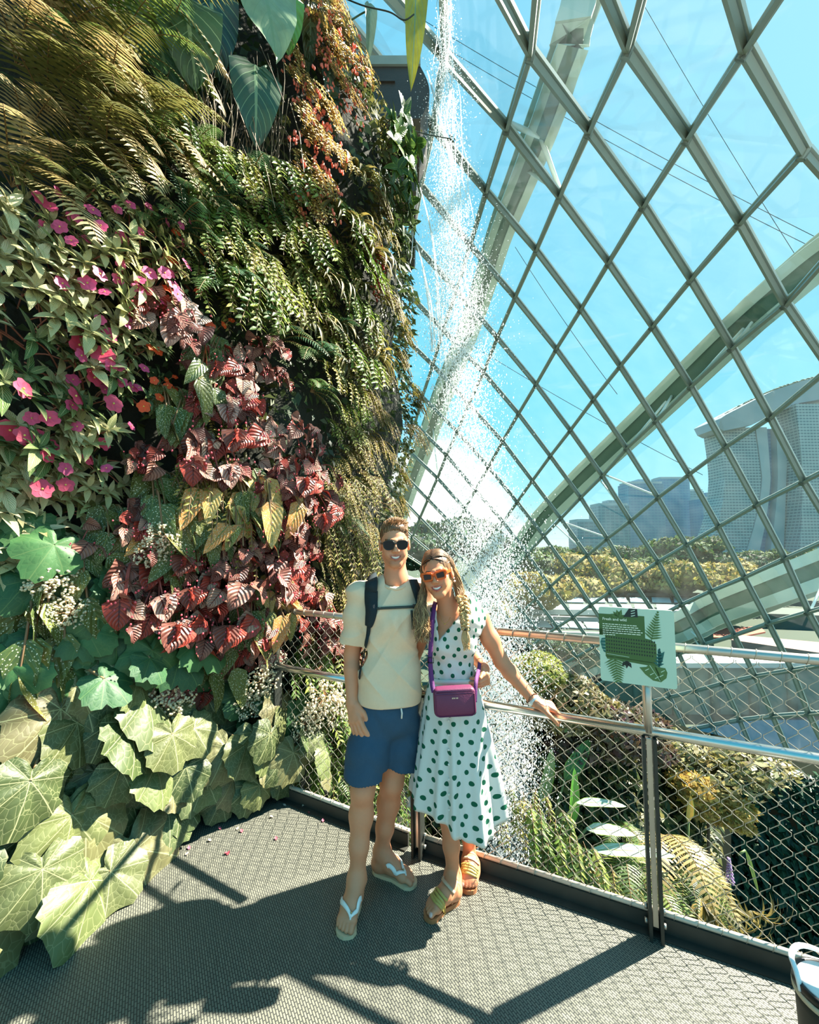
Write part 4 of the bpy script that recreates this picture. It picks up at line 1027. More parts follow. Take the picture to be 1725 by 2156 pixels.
for s_ in range(6): kind('red', 'red_begonia', PL_red(80+s_), LM_RED)
for s_ in range(5): kind('imp', 'pink_busy_lizzie', PL_impatiens(100+s_), LM_LANCE)
for s_ in range(2): kind('impg', 'pink_busy_lizzie', PL_impatiens(110+s_, .13, 5, (232, 84, 118), 3, ((84, 112, 60), (110, 130, 78), (140, 150, 100)), .05), LM_LANCE)
for s_ in range(2): kind('impn', 'variegated_busy_lizzie', PL_impatiens(115+s_, .14, 6, (0, 0, 0), 0, ((204, 194, 144), (180, 176, 118), (214, 206, 162))), LM_LANCE)
for s_ in range(2): kind('impo', 'orange_busy_lizzie', PL_impatiens(120+s_, .07, 4, (238, 92, 44), 3, ((64, 92, 46), (78, 104, 50)), .026), LM_LANCE)
for s_ in range(4): kind('fern', 'sword_fern', PL_fern(140+s_, .62, 5, ((178, 156, 100), (104, 108, 54), (198, 178, 130), (120, 118, 62)), 19, 1.0, .45, .22), LM_FERN)  # cream tones put sunlit highlights into the frond colours
for s_ in range(3): kind('gfern', 'green_fern', PL_fern(150+s_, .5, 6, ((120, 138, 66), (84, 112, 62)), 24, .9, .5), LM_FERN)
for s_ in range(3): kind('sfern', 'feathery_fern', PL_fern(160+s_, .34, 6, ((86, 112, 60), (150, 152, 92), (64, 98, 66)), 20, 1.0, .3), LM_FERN)
for s_ in range(5): kind('trail', 'trailing_creeper', PL_trail(180+s_), LM_FERN)
for s_ in range(3): kind('trailg', 'trailing_creeper', PL_trail(190+s_, .3, 16, ((110, 136, 54), (148, 160, 76), (82, 108, 48)), .045), LM_FERN)
for s_ in range(3): kind('moss', 'fine_leaved_creeper', PL_trail(200+s_, .24, 26, ((152, 142, 60), (124, 124, 50), (104, 108, 44), (170, 150, 80)), .022, 9), LM_FERN)
for s_ in range(3): kind('weep', 'weeping_sedge', PL_weep(210+s_), LM_FERN)
for s_ in range(3): kind('shrub', 'glossy_leaved_shrub', PL_shrub(220+s_, .4, 30, lw=.52), LM_SHRUB)
for s_ in range(2): kind('dshrub', 'dark_leaved_shrub', PL_shrub(230+s_, .34, 30, ((34, 44, 34), (44, 52, 38), (60, 70, 52)), .36), LM_SHRUB)
for s_ in range(3): kind('umbel', 'white_flower_cluster', PL_umbel(240+s_), LM_FERN)
for s_ in range(3): kind('fuch', 'coral_flowered_trailer', PL_fuchsia(250+s_), LM_FERN)
for s_ in range(2): kind('crim', 'crimson_flowered_trailer', PL_fuchsia(260+s_, .2, 16, ((110, 70, 44), (120, 110, 54)), (196, 52, 60), 30), LM_FERN)
PCOUNT = {}
def plant(key, x, y, label, scale=1.0, off=0.0, rot=0.0, group=None, yaw=0.0, var=None, Y=None, pt=None, cat='plant'):
    k = PCOUNT.get(key, 0); PCOUNT[key] = k+1
    name, parts = LIB[key][(k if var is None else var) % len(LIB[key])]
    if pt is not None: p, n = pt
    else: p, n, _ = wall_at(x, y, off)
    M = Matrix(((n.y, n.x, 0), (-n.x, n.y, 0), (0, 0, 1)))
    root = empty(name, p, label, cat, group)
    root.rotation_euler = (M.to_4x4() @ Matrix.Rotation(yaw, 4, 'Z') @ Matrix.Rotation(rot, 4, 'Y')).to_euler(); root.scale = (scale, scale, scale)
    for pn, me in parts:
        o = bpy.data.objects.new(pn, me); COL.objects.link(o); o.parent = root
    return root
# ------------------------------------------------------------------ what grows where
def vph(y):
    for lim, s_ in ((120, 'at the very top'), (260, 'level with the big spout'), (420, 'just below the big spout'), (560, 'level with the lowest spout'),
                    (720, 'above the red begonias'), (880, 'level with the topmost red begonias'), (1060, "above the man's head"), (1200, "level with the man's face"),
                    (1330, "level with the man's shoulders"), (1460, "level with the man's elbow"), (1600, "level with the man's hand"), (1760, "level with the man's knees")):
        if y < lim: return s_
    return 'low beside the deck'
def hph(x):
    for lim, s_ in ((110, 'at the left edge'), (230, 'near the left edge'), (360, 'left of mid-wall'), (490, 'in the middle of the wall'), (620, 'right of mid-wall'),
                    (745, 'on the right of the wall')):
        if x < lim: return s_
    return "on the wall's right rim"
def sow(key, desc, group, pts, scale=1.0, off=.02, js=.2, jr=.3):
    r = random.Random(hash(key) % 1000 if False else sum(map(ord, key)))
    seen = {}
    for q in pts:
        x, y = q[0], q[1]; sc_ = (q[2] if len(q) > 2 else 1.0)*scale*r.uniform(1-js, 1+js)
        plant(key, x, y, '%s %s, %s' % (desc, hph(x), vph(y)), sc_, off, r.uniform(-jr, jr), group, r.uniform(-.3, .3))
sow('fern', 'sword fern with painted-in sunlight', 'sword ferns in the upper left', [(60, 40, 1.0), (175, 20), (265, 20, 1.1), (120, 110), (30, 170), (210, 190), (95, 265), (190, 285, 1.1), (40, 330), (150, 350), (255, 300), (20, 430), (110, 430), (215, 400), (300, 290, .8)], 1.0, .06)
sow('gfern', 'green sword fern', 'green ferns in the upper wall', [(330, 130, .9), (250, 130, 1.0), (395, 330, .8), (330, 350, .7), (150, 220)], 1.0, .08)
sow('sfern', 'feathery light fern', 'feathery ferns', [(300, 350, 1.2), (380, 470, 1.3), (430, 440, 1.2), (340, 520), (290, 520), (470, 640, 1.2), (505, 560), (590, 720, 1.1), (660, 760, 1.3), (700, 700, 1.2), (640, 830, 1.2), (560, 480), (520, 400), (700, 1100, 1.1), (640, 560), (620, 400, 1.1), (480, 380)], 1.0, .06)
sow('imp', 'pink busy lizzie', 'pink busy lizzies on the left', [(60, 490), (125, 520), (195, 505), (255, 520, .8), (165, 585), (225, 575), (285, 590), (190, 650), (240, 680), (150, 735), (215, 755), (235, 800, .8), (185, 840), (130, 880), (145, 940), (340, 525, .7), (290, 640, .7), (250, 620), (90, 560), (120, 610, .9)], .95, .05)
sow('impg', 'large rose busy lizzie', 'large rose busy lizzies', [(45, 885), (85, 975), (70, 800), (150, 800), (130, 930), (30, 960, .9)], 1.0, .06)
sow('impn', 'cream-leaved busy lizzie', 'cream-leaved busy lizzies', [(25, 570), (65, 630), (25, 680), (95, 690), (35, 740), (130, 660, .8), (60, 590), (30, 630), (80, 740), (50, 1010), (115, 1020), (165, 1010, .9), (190, 960, .8), (25, 1080), (90, 1080, .9), (20, 1160), (45, 1215, .9), (20, 1260), (140, 1060, .8), (60, 920, .8)], .95, .04)
sow('impo', 'orange busy lizzie', 'orange busy lizzies', [(352, 575), (380, 625), (335, 630), (420, 690), (300, 735), (285, 840), (350, 860), (310, 800, .8), (405, 600, .8)], 1.0, .05)
sow('spot', 'white-spotted begonia', 'white-spotted begonias', [(330, 840), (385, 860), (410, 770), (440, 740, .9), (300, 1010, .9), (340, 1020), (395, 1020, 1.1), (425, 1070), (475, 1010), (520, 1050, .8), (240, 1080, 1.1), (355, 1120), (140, 1150), (110, 1270, 1.1), (150, 1250), (345, 1290), (460, 1320, .9), (520, 1240), (60, 1420, 1.1), (35, 1500), (115, 1450, .9), (240, 1330, .9)], 1.0, .05)
sow('spoto', 'orange-tinged spotted begonia', 'orange-tinged spotted begonias', [(345, 1000), (415, 1010), (430, 1075), (505, 1030), (530, 1260), (545, 1215, .8), (265, 1080, .9), (105, 1250, .9)], 1.0, .10)
RED = [(320, 685), (375, 715), (435, 770), (500, 770), (545, 735, .8), (520, 830), (420, 840, .8), (475, 845), (470, 900), (540, 925), (590, 915), (300, 965, .9), (370, 950), (440, 955), (560, 990), (610, 985), (235, 1120), (300, 1075), (520, 1090), (575, 1080), (620, 1060), (480, 1130), (540, 1140), (600, 1150), (415, 1160), (310, 1195), (360, 1200), (440, 1215), (505, 1190), (570, 1205), (230, 1265, .8), (375, 1255), (450, 1265), (415, 1305), (480, 1310, .8), (550, 1275), (610, 1265), (380, 1385), (410, 1425, .9), (460, 1370, .9), (645, 1050, .8), (650, 1140, .8), (530, 1010), (580, 1030), (330, 1260), (270, 1200, .9), (545, 790, .8), (640, 1210, .8), (630, 1310, .8), (560, 1330, .8), (340, 1140)]
sow('red', 'bronze-red begonia', 'bronze-red begonias', RED, 1.0, .06)
sow('dark', 'dark green lobed begonia', 'dark lobed begonias', [(70, 1140, 1.1), (125, 1185), (215, 1230), (185, 1345, .9), (240, 1335), (285, 1395), (25, 1335, .8), (170, 1420, .9), (310, 1350), (330, 1440), (120, 1390), (270, 1465, .9), (600, 1475, .8), (430, 1440, .9), (65, 1330, .7), (20, 1420), (470, 1480, .8), (220, 1290, .8), (540, 1450, .8)], .95, .05)
sow('giant', 'large pale-leaved begonia', 'large pale begonias', [(130, 1500, 1.0), (195, 1440, .8), (235, 1500, .9), (165, 1580, 1.0), (100, 1640, 1.15), (25, 1640, .9), (195, 1650, 1.0), (255, 1620, .8), (95, 1735, 1.15), (170, 1780, 1.1), (15, 1720, 1.0), (15, 1840, 1.1), (400, 1540, .9), (435, 1600, .8), (335, 1590, .9), (560, 1490, .85), (590, 1560, .85), (300, 1530, .9), (490, 1450, .7), (375, 1470, .7), (250, 1720, .9), (480, 1560, .7), (90, 1820, .8), (400, 1640, .7), (510, 1600, .7), (320, 1660, .7)], 1.0, .06)
for x, y, s_ in [(312, 1140, 1.0), (290, 1170, .9), (328, 1470, 1.2), (360, 1500, .9), (520, 1425, 1.2), (498, 1475, 1.0), (612, 1450, 1.5), (590, 1500, 1.2), (640, 1480, 1.2), (100, 1230, 1.0), (130, 1290, .9), (540, 1390, .9)]:
    plant('umbel', x, y, 'cream white flower cluster %s, %s' % (hph(x), vph(y)), s_, .16, 0, 'cream flower clusters')
sow('fuch', 'coral-flowered trailing plant', 'coral-flowered trailers', [(655, 120), (690, 100, .9), (670, 180), (625, 210), (650, 265), (640, 320), (665, 350), (640, 400), (695, 170), (730, 150, .9), (600, 130, .9), (640, 60), (690, 40), (640, 450, .9), (700, 240, .8)], 1.15, .05)
sow('crim', 'crimson-flowered trailing plant', 'crimson-flowered trailers', [(760, 520), (775, 555), (765, 585, .8), (700, 1335, 1.2), (660, 1310), (690, 1380, 1.1), (715, 1300), (640, 1340)], 1.2, .05)
sow('weep', 'weeping striped sedge', 'weeping sedges', [(722, 400), (728, 490), (690, 600), (745, 620), (705, 700), (755, 550), (650, 690), (610, 660), (690, 470), (745, 700), (770, 760, .8), (715, 780, .8), (655, 600)], 1.1, .1)
sow('shrub', 'glossy green shrub', 'glossy shrubs on the rim', [(785, 312), (806, 335, .9), (790, 372), (805, 405, .9), (762, 308, .9), (768, 350), (798, 318, .8)], .72, .05)
sow('dshrub', 'dark-leaved shrub', 'dark shrubs on the rim', [(832, 415), (838, 465), (845, 505), (795, 455), (805, 520, .9), (770, 430), (825, 540, .7)], .8, .06)
FILL = random.Random(77); TR, TG, MO = [], [], []
for yy in range(380, 1180, 46):
    for xx in range(430, 860, 52):
        x = xx+FILL.uniform(-20, 20); y = yy+FILL.uniform(-18, 18)
        if 430 < x < 640 and y > 690: continue
        if x > 600 and y < 470 and x < 700: continue
        rim = np.interp(y, [380, 560, 640, 760, 1000, 1040, 1180], [800, 780, 800, 835, 845, 875, 880])
        if x > rim: continue
        if y > 1090 and x > 770: continue
        (MO if x > 745 or y > 950 else TG if FILL.random() < .45 else TR).append((x, y, FILL.uniform(.9, 1.25)))
sow('trail', 'olive trailing creeper', 'trailing creepers', TR, 1.05, .04)
sow('trailg', 'green trailing creeper', 'trailing creepers', TG, 1.05, .05)
sow('moss', 'fine-leaved creeper', 'fine-leaved creepers on the rim', MO+[(700, 1210), (740, 1240), (660, 1180), (690, 1270), (735, 1300), (725, 1160), (650, 1250)], 1.15, .03)
sow('trailg', 'green creeper behind net', 'creepers behind the net', [(600, 1400), (650, 1430), (700, 1450), (640, 1500), (690, 1520), (720, 1560), (650, 1580), (700, 1620), (620, 1620), (680, 1680), (720, 1400), (640, 1370), (670, 1560), (715, 1500), (885, 1660), (870, 1620), (730, 1640), (780, 1640), (830, 1700), (750, 1580), (790, 1560)], 1.1, .06)
sow('gfern', 'grassy fern behind net', 'creepers behind the net', [(660, 1620, .7), (710, 1590, .7), (690, 1660, .7), (860, 1650, .7)], 1.0, .06)

# big single leaves hanging at the top
def bigleaf(x, y, off, L, W, d, nrm, col, lab, seed, stalk=(0, -.1, .35), m_=None, fold=.18, droop=.3, Y=None, nm='heart_leaved_climber'):
    if Y: p = at(x, y, Y)
    else: p, n, _ = wall_at(x, y); p = p+(CAM+Vector((0, 0, 0))-p).normalized()*off
    r = empty(nm, p, lab, 'plant', 'large heart-shaped leaves at the top')
    for pn, mb, pm in PL_bigleaf(L, W, d, nrm, col, seed, stalk, fold, droop):
        mb.build(pn, pm or m_ or LM_BIG, r)
    return r
bigleaf(402, 0, .6, .46, .40, (.12, .1, -1), (.35, -.9, .25), (46, 78, 44), 'dark green heart-shaped leaf left of the largest pale leaf, at the top', 3, (-.1, .3, .4))
bigleaf(330, -25, .3, .42, .30, (-.2, .1, -1), (.5, -.8, .3), (104, 126, 92), 'grey green leaf cut by the top edge above the ferns', 4)
bigleaf(543, -30, .5, .60, .48, (.35, -.1, -1), (.35, -.75, .55), (120, 142, 106), 'largest pale grey green leaf at the top, catching the sun', 5, (-.1, .3, .4), fold=.1)
bigleaf(552, 130, .55, .56, .36, (.10, -.1, -1), (.45, -.85, .1), (46, 72, 46), 'dark hanging leaf with a yellow left edge below the largest pale leaf', 6, (0, .2, .3), fold=.1)
bigleaf(600, 20, .35, .36, .24, (.0, .1, -1), (.2, -.8, -.2), (112, 160, 66), 'bright yellow green leaf tucked behind the largest pale leaf', 7)
bigleaf(648, 45, .3, .40, .20, (.05, .1, -1), (.5, -.8, .1), (66, 78, 36), 'narrow olive leaf among the coral flowers at the top', 8)
bigleaf(715, -25, .3, .50, .30, (.25, .1, -1), (.55, -.7, .2), (84, 112, 96), 'grey green leaf at the top over the concrete spout', 9)
bigleaf(685, 165, .25, .55, .16, (.25, .1, -1), (.5, -.8, .2), (58, 86, 74), 'long narrow grey leaf hanging among the coral flowers', 10)
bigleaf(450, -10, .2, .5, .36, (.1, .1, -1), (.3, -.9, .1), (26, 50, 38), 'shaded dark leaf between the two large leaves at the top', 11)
bigleaf(345, 60, .25, .4, .3, (.3, .1, -1), (.5, -.8, .4), (48, 84, 62), 'green heart-shaped leaf behind the fern tips, level with the spout', 15)
bigleaf(876, -30, 0, .98, .25, (.0, .05, -1), (.2, -.97, .05), (150, 146, 30), 'long yellow green leaf hanging alone in front of the concrete spout', 12, (-.12, .0, .02), Y=3.7, m_=LM_BIG, fold=.35, nm='hanging_leaf')
bigleaf(778, 20, 0, .55, .14, (.08, .05, -1), (.5, -.85, .2), (120, 140, 116), 'curled grey and white leaf hanging over the concrete spout', 13, (-.2, .1, .02), Y=3.9, fold=.6, nm='hanging_leaf')
vm_ = mat('vine', S(44, 50, 40), .6)
def vine(lab, pts, r_):
    P = smoothpath([at(*q) for q in pts], 6); q = MB(); q.tube(P, r_, 5); 
    tag(q.build('vine', vm_, pivot=P[0]), lab, 'vine')
vine('dark stem reaching from the wall to the hanging yellow green leaf', [(690, -20, 3.9), (760, 10, 3.8), (820, 25, 3.75), (850, 42, 3.7), (872, 30, 3.7)], .007)
vine('thin bare vine crossing below the concrete spout towards the water', [(690, 205, 4.2), (760, 235, 4.1), (830, 262, 4.0), (900, 283, 4.0), (950, 292, 4.0)], .005)
q = MB(); rv = random.Random(5); e = at(950, 292, 4.0)
for k in range(12): V, Fc, UV = leaf_grid(.035, .018, P_LANCE, 2, 3); q.add(pose(V, e+Vector((rv.uniform(-.03, .03), 0, rv.uniform(-.03, .03))), (rv.uniform(-1, 1), 0, rv.uniform(-1, 1)), (0, -1, .2)), Fc, S(60, 70, 40)[:3], UV)
for x, y in ((873, 265), (887, 272), (905, 275), (860, 280)): V, Fc, UV = leaf_grid(.03, .016, P_LANCE, 2, 3); q.add(pose(V, at(x, y, 4.0), (.2, 0, -1), (0, -1, .2)), Fc, S(90, 90, 40)[:3], UV)
tag(q.build('vine_leaves', LM_FERN, pivot=e), 'small leaf tuft at the tip of the bare vine in front of the water', 'vine leaves', kind='stuff')

# dead stems hanging in the dark hollow under the heart leaves
q = MB(); rd = random.Random(9)
for k in range(150):
    x = rd.uniform(330, 580); y = rd.uniform(130, 330); p, n, _ = wall_at(x, y); p = p+n*rd.uniform(.05, .3); L = rd.uniform(.2, .7); d = Vector((rd.uniform(-.35, .35), 0, -1))
    q.tube([p, p+d*L*.5+n*.03, p+d*L+n*rd.uniform(-.1, .05)], rd.uniform(.0015, .004), 4, cap=False, col=jit((112, 92, 66), rd, .4))
tag(q.build('dry_stems', STEM, pivot=wall_at(450, 230)[0]), 'tangle of dry brown stems in the dark hollow under the heart leaves', 'dry stems', kind='stuff')

# understorey: small leaves nobody could count, all over the face
q = MB(); r_ = np.random.default_rng(5)
Ng = 30000
fi = r_.uniform(6, len(WP)-4, Ng); zz = r_.uniform(-3.5, 9.3, Ng)
base, norm = [], []
for a, z in zip(fi, zz):
    p, n = wall_pt(a, z); base.append(p); norm.append(n)
base = np.array(base); norm = np.array(norm); tang = np.stack([-norm[:, 1], norm[:, 0], 0*norm[:, 0]], 1); up = np.array([0, 0, 1.0])
cl = np.array([mnoise.noise(Vector(p)*1.7) for p in base]); c2 = np.array([mnoise.noise(Vector(p)*4.1+Vector((5, 1, 2))) for p in base])
L = r_.uniform(.03, .10, (Ng, 1))*np.where(zz > 4, 1.25, 1.0)[:, None]; d = tang*r_.uniform(-.8, .8, (Ng, 1))+norm*r_.uniform(.1, .8, (Ng, 1))+up*r_.uniform(-1, .3, (Ng, 1)); d /= np.linalg.norm(d, axis=1)[:, None]
sd = np.cross(d, norm+r_.normal(0, .4, (Ng, 3))); sd /= np.linalg.norm(sd, axis=1)[:, None]+1e-9; w_ = L*r_.uniform(.18, .3, (Ng, 1))
o = base+norm*r_.uniform(-.02, .14, (Ng, 1)); mid = o+d*L*.5; tip = o+d*L-up*L*.2
V = np.stack([o, mid-sd*w_+up*.004, tip, mid+sd*w_+up*.004], 1).reshape(-1, 3)
g0, g1, g2 = np.array(S(66, 82, 42)[:3]), np.array(S(116, 112, 58)[:3]), np.array(S(44, 62, 40)[:3])
cc = g0+(g1-g0)*np.clip(cl*2.2, 0, 1)[:, None]+(g2-g0)*np.clip(-cl*2.2, 0, 1)[:, None]; cc = cc*r_.uniform(.6, 1.35, (Ng, 1))
q.add(V, [(4*i, 4*i+1, 4*i+2, 4*i+3) for i in range(Ng)], np.repeat(np.clip(cc, .003, 1), 4, 0))
tag(q.build('understorey_leaves', LM_FERN, pivot=Vector((-1, 3, 0))), 'small mixed leaves filling every gap between the plants on the wall', 'foliage', kind='stuff')

# ------------------------------------------------------------------ concrete spouts
cm = mat('wet_concrete', S(66, 57, 48), .5, noise=(5, .3), bump=(40, .3)); ct = mat('spout_lip', S(150, 158, 146), .5, noise=(8, .15))
def spout(lab, y0, y1, xl, xr, Y, w_, lip):
    a = at(xl, y0, Y); b = at(xr, y1, Y); r = empty('water_spout', a, lab, 'spout', 'concrete spouts')
    h = a.z-b.z; q = MB(); n = 10; prof = []
    xr_ = b.x; R = h/2
    out = [(a.x, 0), (xr_-.06*h, 0)]+[(xr_-.06*h+.16*h*sin(t_*pi), h*t_) for t_ in np.linspace(.05, .95, n)]+[(xr_-.06*h, h), (a.x, h)]
    q.prism([(x-a.x, z) for x, z in out], 0, w_, Matrix.Translation((a.x, Y+w_, b.z)) @ Matrix.Rotation(pi/2, 4, 'X')); part('spout_body', q, cm, r, False)
    q = MB(); q.box(((a.x+xr_)/2-.03*h, Y+w_/2, a.z+lip/2), (xr_-a.x-.06*h, w_+.06, lip)); part('spout_lip', q, ct, r, False)
    q = MB(); q.box(((a.x+xr_)/2-.2, Y-.012, a.z-h*.30), (xr_-a.x-.4, .03, .03)); part('seam_rib', q, cm, r, False)
    return r
spout('big dark concrete spout at the top where the water pours out', 140, 250, 690, 893, 5.2, 1.0, .13)
spout('smaller concrete spout below the big one on the wall rim', 372, 402, 820, 878, 5.3, .6, .08)
spout('lowest small concrete spout almost hidden by dark leaves', 500, 516, 830, 874, 5.4, .5, .05)

# ------------------------------------------------------------------ lower garden below the walkway
m = MB(); m.box((11, 12.2, -9.2), (34, 13, .4)); tag(m.build('floor_lower', mat('lower_floor', S(30, 42, 40), .7, noise=(.8, .3)), smooth=False), kind='structure')
blue_patch = flat_block('patch', 'dark blue pool behind the lowest row of panes at the right', 'patch', [(1330, 1560), (1480, 1524), (1900, 1498), (2000, 1600), (1300, 1640)], GZ-1, GZ+.4, mat('dark_blue_gloss', S(14, 44, 62), .12, noise=(.2, .2)))  # low glossy dark blue slab just above the outside ground
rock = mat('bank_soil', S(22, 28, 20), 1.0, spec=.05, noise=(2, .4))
def bank(name, pts, back, seed):
    """earth bank: front face through points (px, top y, bottom y, Y top, Y bottom)"""
    V = []; Fc = []; n = len(pts)
    for x, yt, yb, Yt, Yb in pts: V += [at(x, yt, Yt), at(x, yb, Yb), at(x, yt, Yt)+Vector((0, back, 0)), at(x, yb, Yb)+Vector((0, back, -1))]
    for i in range(n-1):
        a = i*4; Fc += [(a, a+4, a+5, a+1), (a+2, a+6, a+4, a), (a+3, a+7, a+6, a+2), (a+1, a+5, a+7, a+3)]
    Fc += [(0, 1, 3, 2), tuple(4*(n-1)+j for j in (0, 2, 3, 1))]
    q = MB(); q.add(V, Fc); return q
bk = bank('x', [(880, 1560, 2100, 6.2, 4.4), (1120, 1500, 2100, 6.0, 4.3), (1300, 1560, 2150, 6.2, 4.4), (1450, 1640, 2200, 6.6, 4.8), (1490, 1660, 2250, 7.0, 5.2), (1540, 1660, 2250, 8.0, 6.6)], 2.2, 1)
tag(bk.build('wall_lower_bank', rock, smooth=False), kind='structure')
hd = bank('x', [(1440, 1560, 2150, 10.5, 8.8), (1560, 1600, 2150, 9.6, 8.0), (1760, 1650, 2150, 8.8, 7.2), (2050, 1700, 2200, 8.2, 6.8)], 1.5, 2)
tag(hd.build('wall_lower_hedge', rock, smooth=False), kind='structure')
def carpet(name, lab, cat, quad, n, L0, L1, tints, seed, off=.1):
    r = np.random.default_rng(seed); q = MB(); V = []; Cc = []
    for i in range(n):
        u = r.uniform(0, len(quad)-1.001); k = int(u); f = u-k; v = r.uniform(0, 1)
        A, B = quad[k], quad[k+1]; x = A[0]+(B[0]-A[0])*f
        top = at(A[0], A[1], A[3]).lerp(at(B[0], B[1], B[3]), f); bot = at(A[0], A[2], A[4]).lerp(at(B[0], B[2], B[4]), f); p = top.lerp(bot, v)+Vector((0, -r.uniform(0, off), r.uniform(0, off)))
        L = r.uniform(L0, L1); d = Vector((r.uniform(-1, 1), -r.uniform(.1, 1), r.uniform(-1, .4))).normalized(); s2 = d.cross(Vector((r.uniform(-.5, .5), -.6, 1))).normalized()*L*.24
        m_ = p+d*L*.5+Vector((0, 0, .01)); V += [p, m_-s2, p+d*L-Vector((0, 0, L*.2)), m_+s2]; c = np.array(S(*tints[r.integers(len(tints))])[:3])*r.uniform(.6, 1.3); Cc += [c]*4
    q.add(V, [(4*i, 4*i+1, 4*i+2, 4*i+3) for i in range(n)], np.clip(np.array(Cc), .002, 1))
    return tag(q.build(name, LM_FERN, pivot=V[0]), lab, cat, kind='stuff')
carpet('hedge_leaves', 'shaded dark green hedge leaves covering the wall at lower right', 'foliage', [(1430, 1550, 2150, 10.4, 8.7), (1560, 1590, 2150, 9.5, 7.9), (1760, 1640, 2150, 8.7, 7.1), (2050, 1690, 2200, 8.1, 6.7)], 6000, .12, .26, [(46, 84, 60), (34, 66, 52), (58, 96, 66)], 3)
carpet('bank_leaves', 'mixed small leaves covering the bank below the walkway', 'foliage', [(880, 1550, 2100, 6.1, 4.3), (1120, 1490, 2100, 5.9, 4.2), (1300, 1550, 2150, 6.1, 4.3), (1450, 1630, 2200, 6.5, 4.7), (1490, 1650, 2250, 6.9, 5.1)], 9000, .05, .15, [(92, 104, 52), (60, 80, 42), (128, 122, 66), (44, 60, 36)], 4, .25)
def lower(key, x, y, Y, lab, s_, yaw=0.0, rot=0.0, grp=None, cat='plant'):
    return plant(key, x, y, lab, s_, 0, rot, grp, yaw, pt=(at(x, y, Y), Vector((-.15, -.98, 0)).normalized()), cat=cat)
bs = empty('leafy_bush', at(1235, 1530, 5.6), 'dark twiggy bush with pale leaf tips behind her hand on the rail', 'bush')
for seed, (dx, dz), tint in ((31, (-.35, -.35), (132, 124, 84)), (32, (.35, -.55), (92, 80, 62))):
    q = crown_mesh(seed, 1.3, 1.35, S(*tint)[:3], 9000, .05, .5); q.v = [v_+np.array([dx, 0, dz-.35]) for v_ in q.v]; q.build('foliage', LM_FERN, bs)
q = MB()
for k in range(7): q.tube([(0, .1, -1.2), (rv.uniform(-.3, .3), 0, -.4), (rv.uniform(-.7, .7), rv.uniform(-.2, .2), .4)], .012, 5)
q.build('branches', bark, bs)
b2_ = empty('leafy_bush', at(1400, 1560, 6.3), 'pale fern-like bush spreading behind the sign post under the handrail', 'bush')
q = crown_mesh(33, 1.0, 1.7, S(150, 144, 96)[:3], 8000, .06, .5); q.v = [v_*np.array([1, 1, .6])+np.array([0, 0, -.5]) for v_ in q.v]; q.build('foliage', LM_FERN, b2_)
q = MB(); q.tube([(0, .1, -1.3), (0, 0, -.2)], .02, 5); q.build('branches', bark, b2_)
b3_ = empty('leafy_bush', at(1100, 1420, 6.0), 'yellow green feathery bush between her arm and the spray', 'bush')
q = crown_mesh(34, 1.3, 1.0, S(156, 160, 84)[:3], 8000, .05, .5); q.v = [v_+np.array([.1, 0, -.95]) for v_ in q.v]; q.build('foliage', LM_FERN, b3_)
q = MB(); q.tube([(0, .1, -1.3), (.1, 0, -.3)], .02, 5); q.build('branches', bark, b3_)
b4_ = empty('leafy_bush', at(1490, 1690, 5.6), 'golden upright bush right of the sign post below the handrail', 'bush')
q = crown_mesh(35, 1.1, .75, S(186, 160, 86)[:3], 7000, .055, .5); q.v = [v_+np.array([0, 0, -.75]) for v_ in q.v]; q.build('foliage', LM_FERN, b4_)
q = MB(); q.tube([(0, .1, -1.6), (0, 0, -.2)], .02, 5); q.build('branches', bark, b4_)
for i, (x, y, Y, s_) in enumerate([(1310, 1790, 4.6, 1.5), (1400, 1760, 4.8, 1.5), (1350, 1850, 4.5, 1.3), (1290, 1730, 5.0, 1.2), (1440, 1830, 4.6, 1.0)]):
    lower('gfern' if i != 1 else 'fern', x, y, Y, ['pale tree fern left of the sign post behind the net', 'sunlit cream tree fern just right of the sign post', 'tree fern low behind the net at the foot of the sign post', 'small fern above the long pale leaf', 'shaded fern right of the sign post, low'][i], s_, 0, 0, 'tree ferns in the lower garden')
for i, (x, y, Y, s_, k) in enumerate([(1180, 1800, 4.2, 1.2, 'trailg'), (1230, 1850, 4.2, 1.3, 'moss'), (1280, 1880, 4.3, 1.2, 'trail'), (1150, 1740, 4.4, 1.2, 'trailg'), (1330, 1930, 4.3, 1.2, 'trailg'), (1220, 1900, 4.2, 1.1, 'moss'), (1100, 1700, 4.6, 1.2, 'trail'), (1160, 1850, 4.2, 1.2, 'moss')]):
    lower(k, x, y, Y, 'low yellow green creeper behind the net between the spray and the sign post', s_*1.3, 0, 0, 'creepers in the lower garden')
for i, (x, y, Y) in enumerate([(1480, 1900, 4.6), (1530, 1930, 4.7), (1500, 1980, 4.6), (1560, 1990, 4.8), (1450, 1960, 4.5), (1580, 1900, 4.9)]):
    lower('weep', x, y, Y, 'strap-leaved marsh plant behind the net right of the sign post', 1.3, 0, pi if i % 2 else .3, 'marsh plants in the lower garden')
def blade(lab, x, y, Y, L, W, d, nrm, col, seed, droop=.3, m_=None):
    return bigleaf(x, y, 0, L, W, d, nrm, col, lab, seed, tuple(Vector(d).normalized()*(-.35)+Vector((0, .05, -.25))), m_=m_ or LM_SHRUB, Y=Y, droop=droop, nm='banana_leaf')
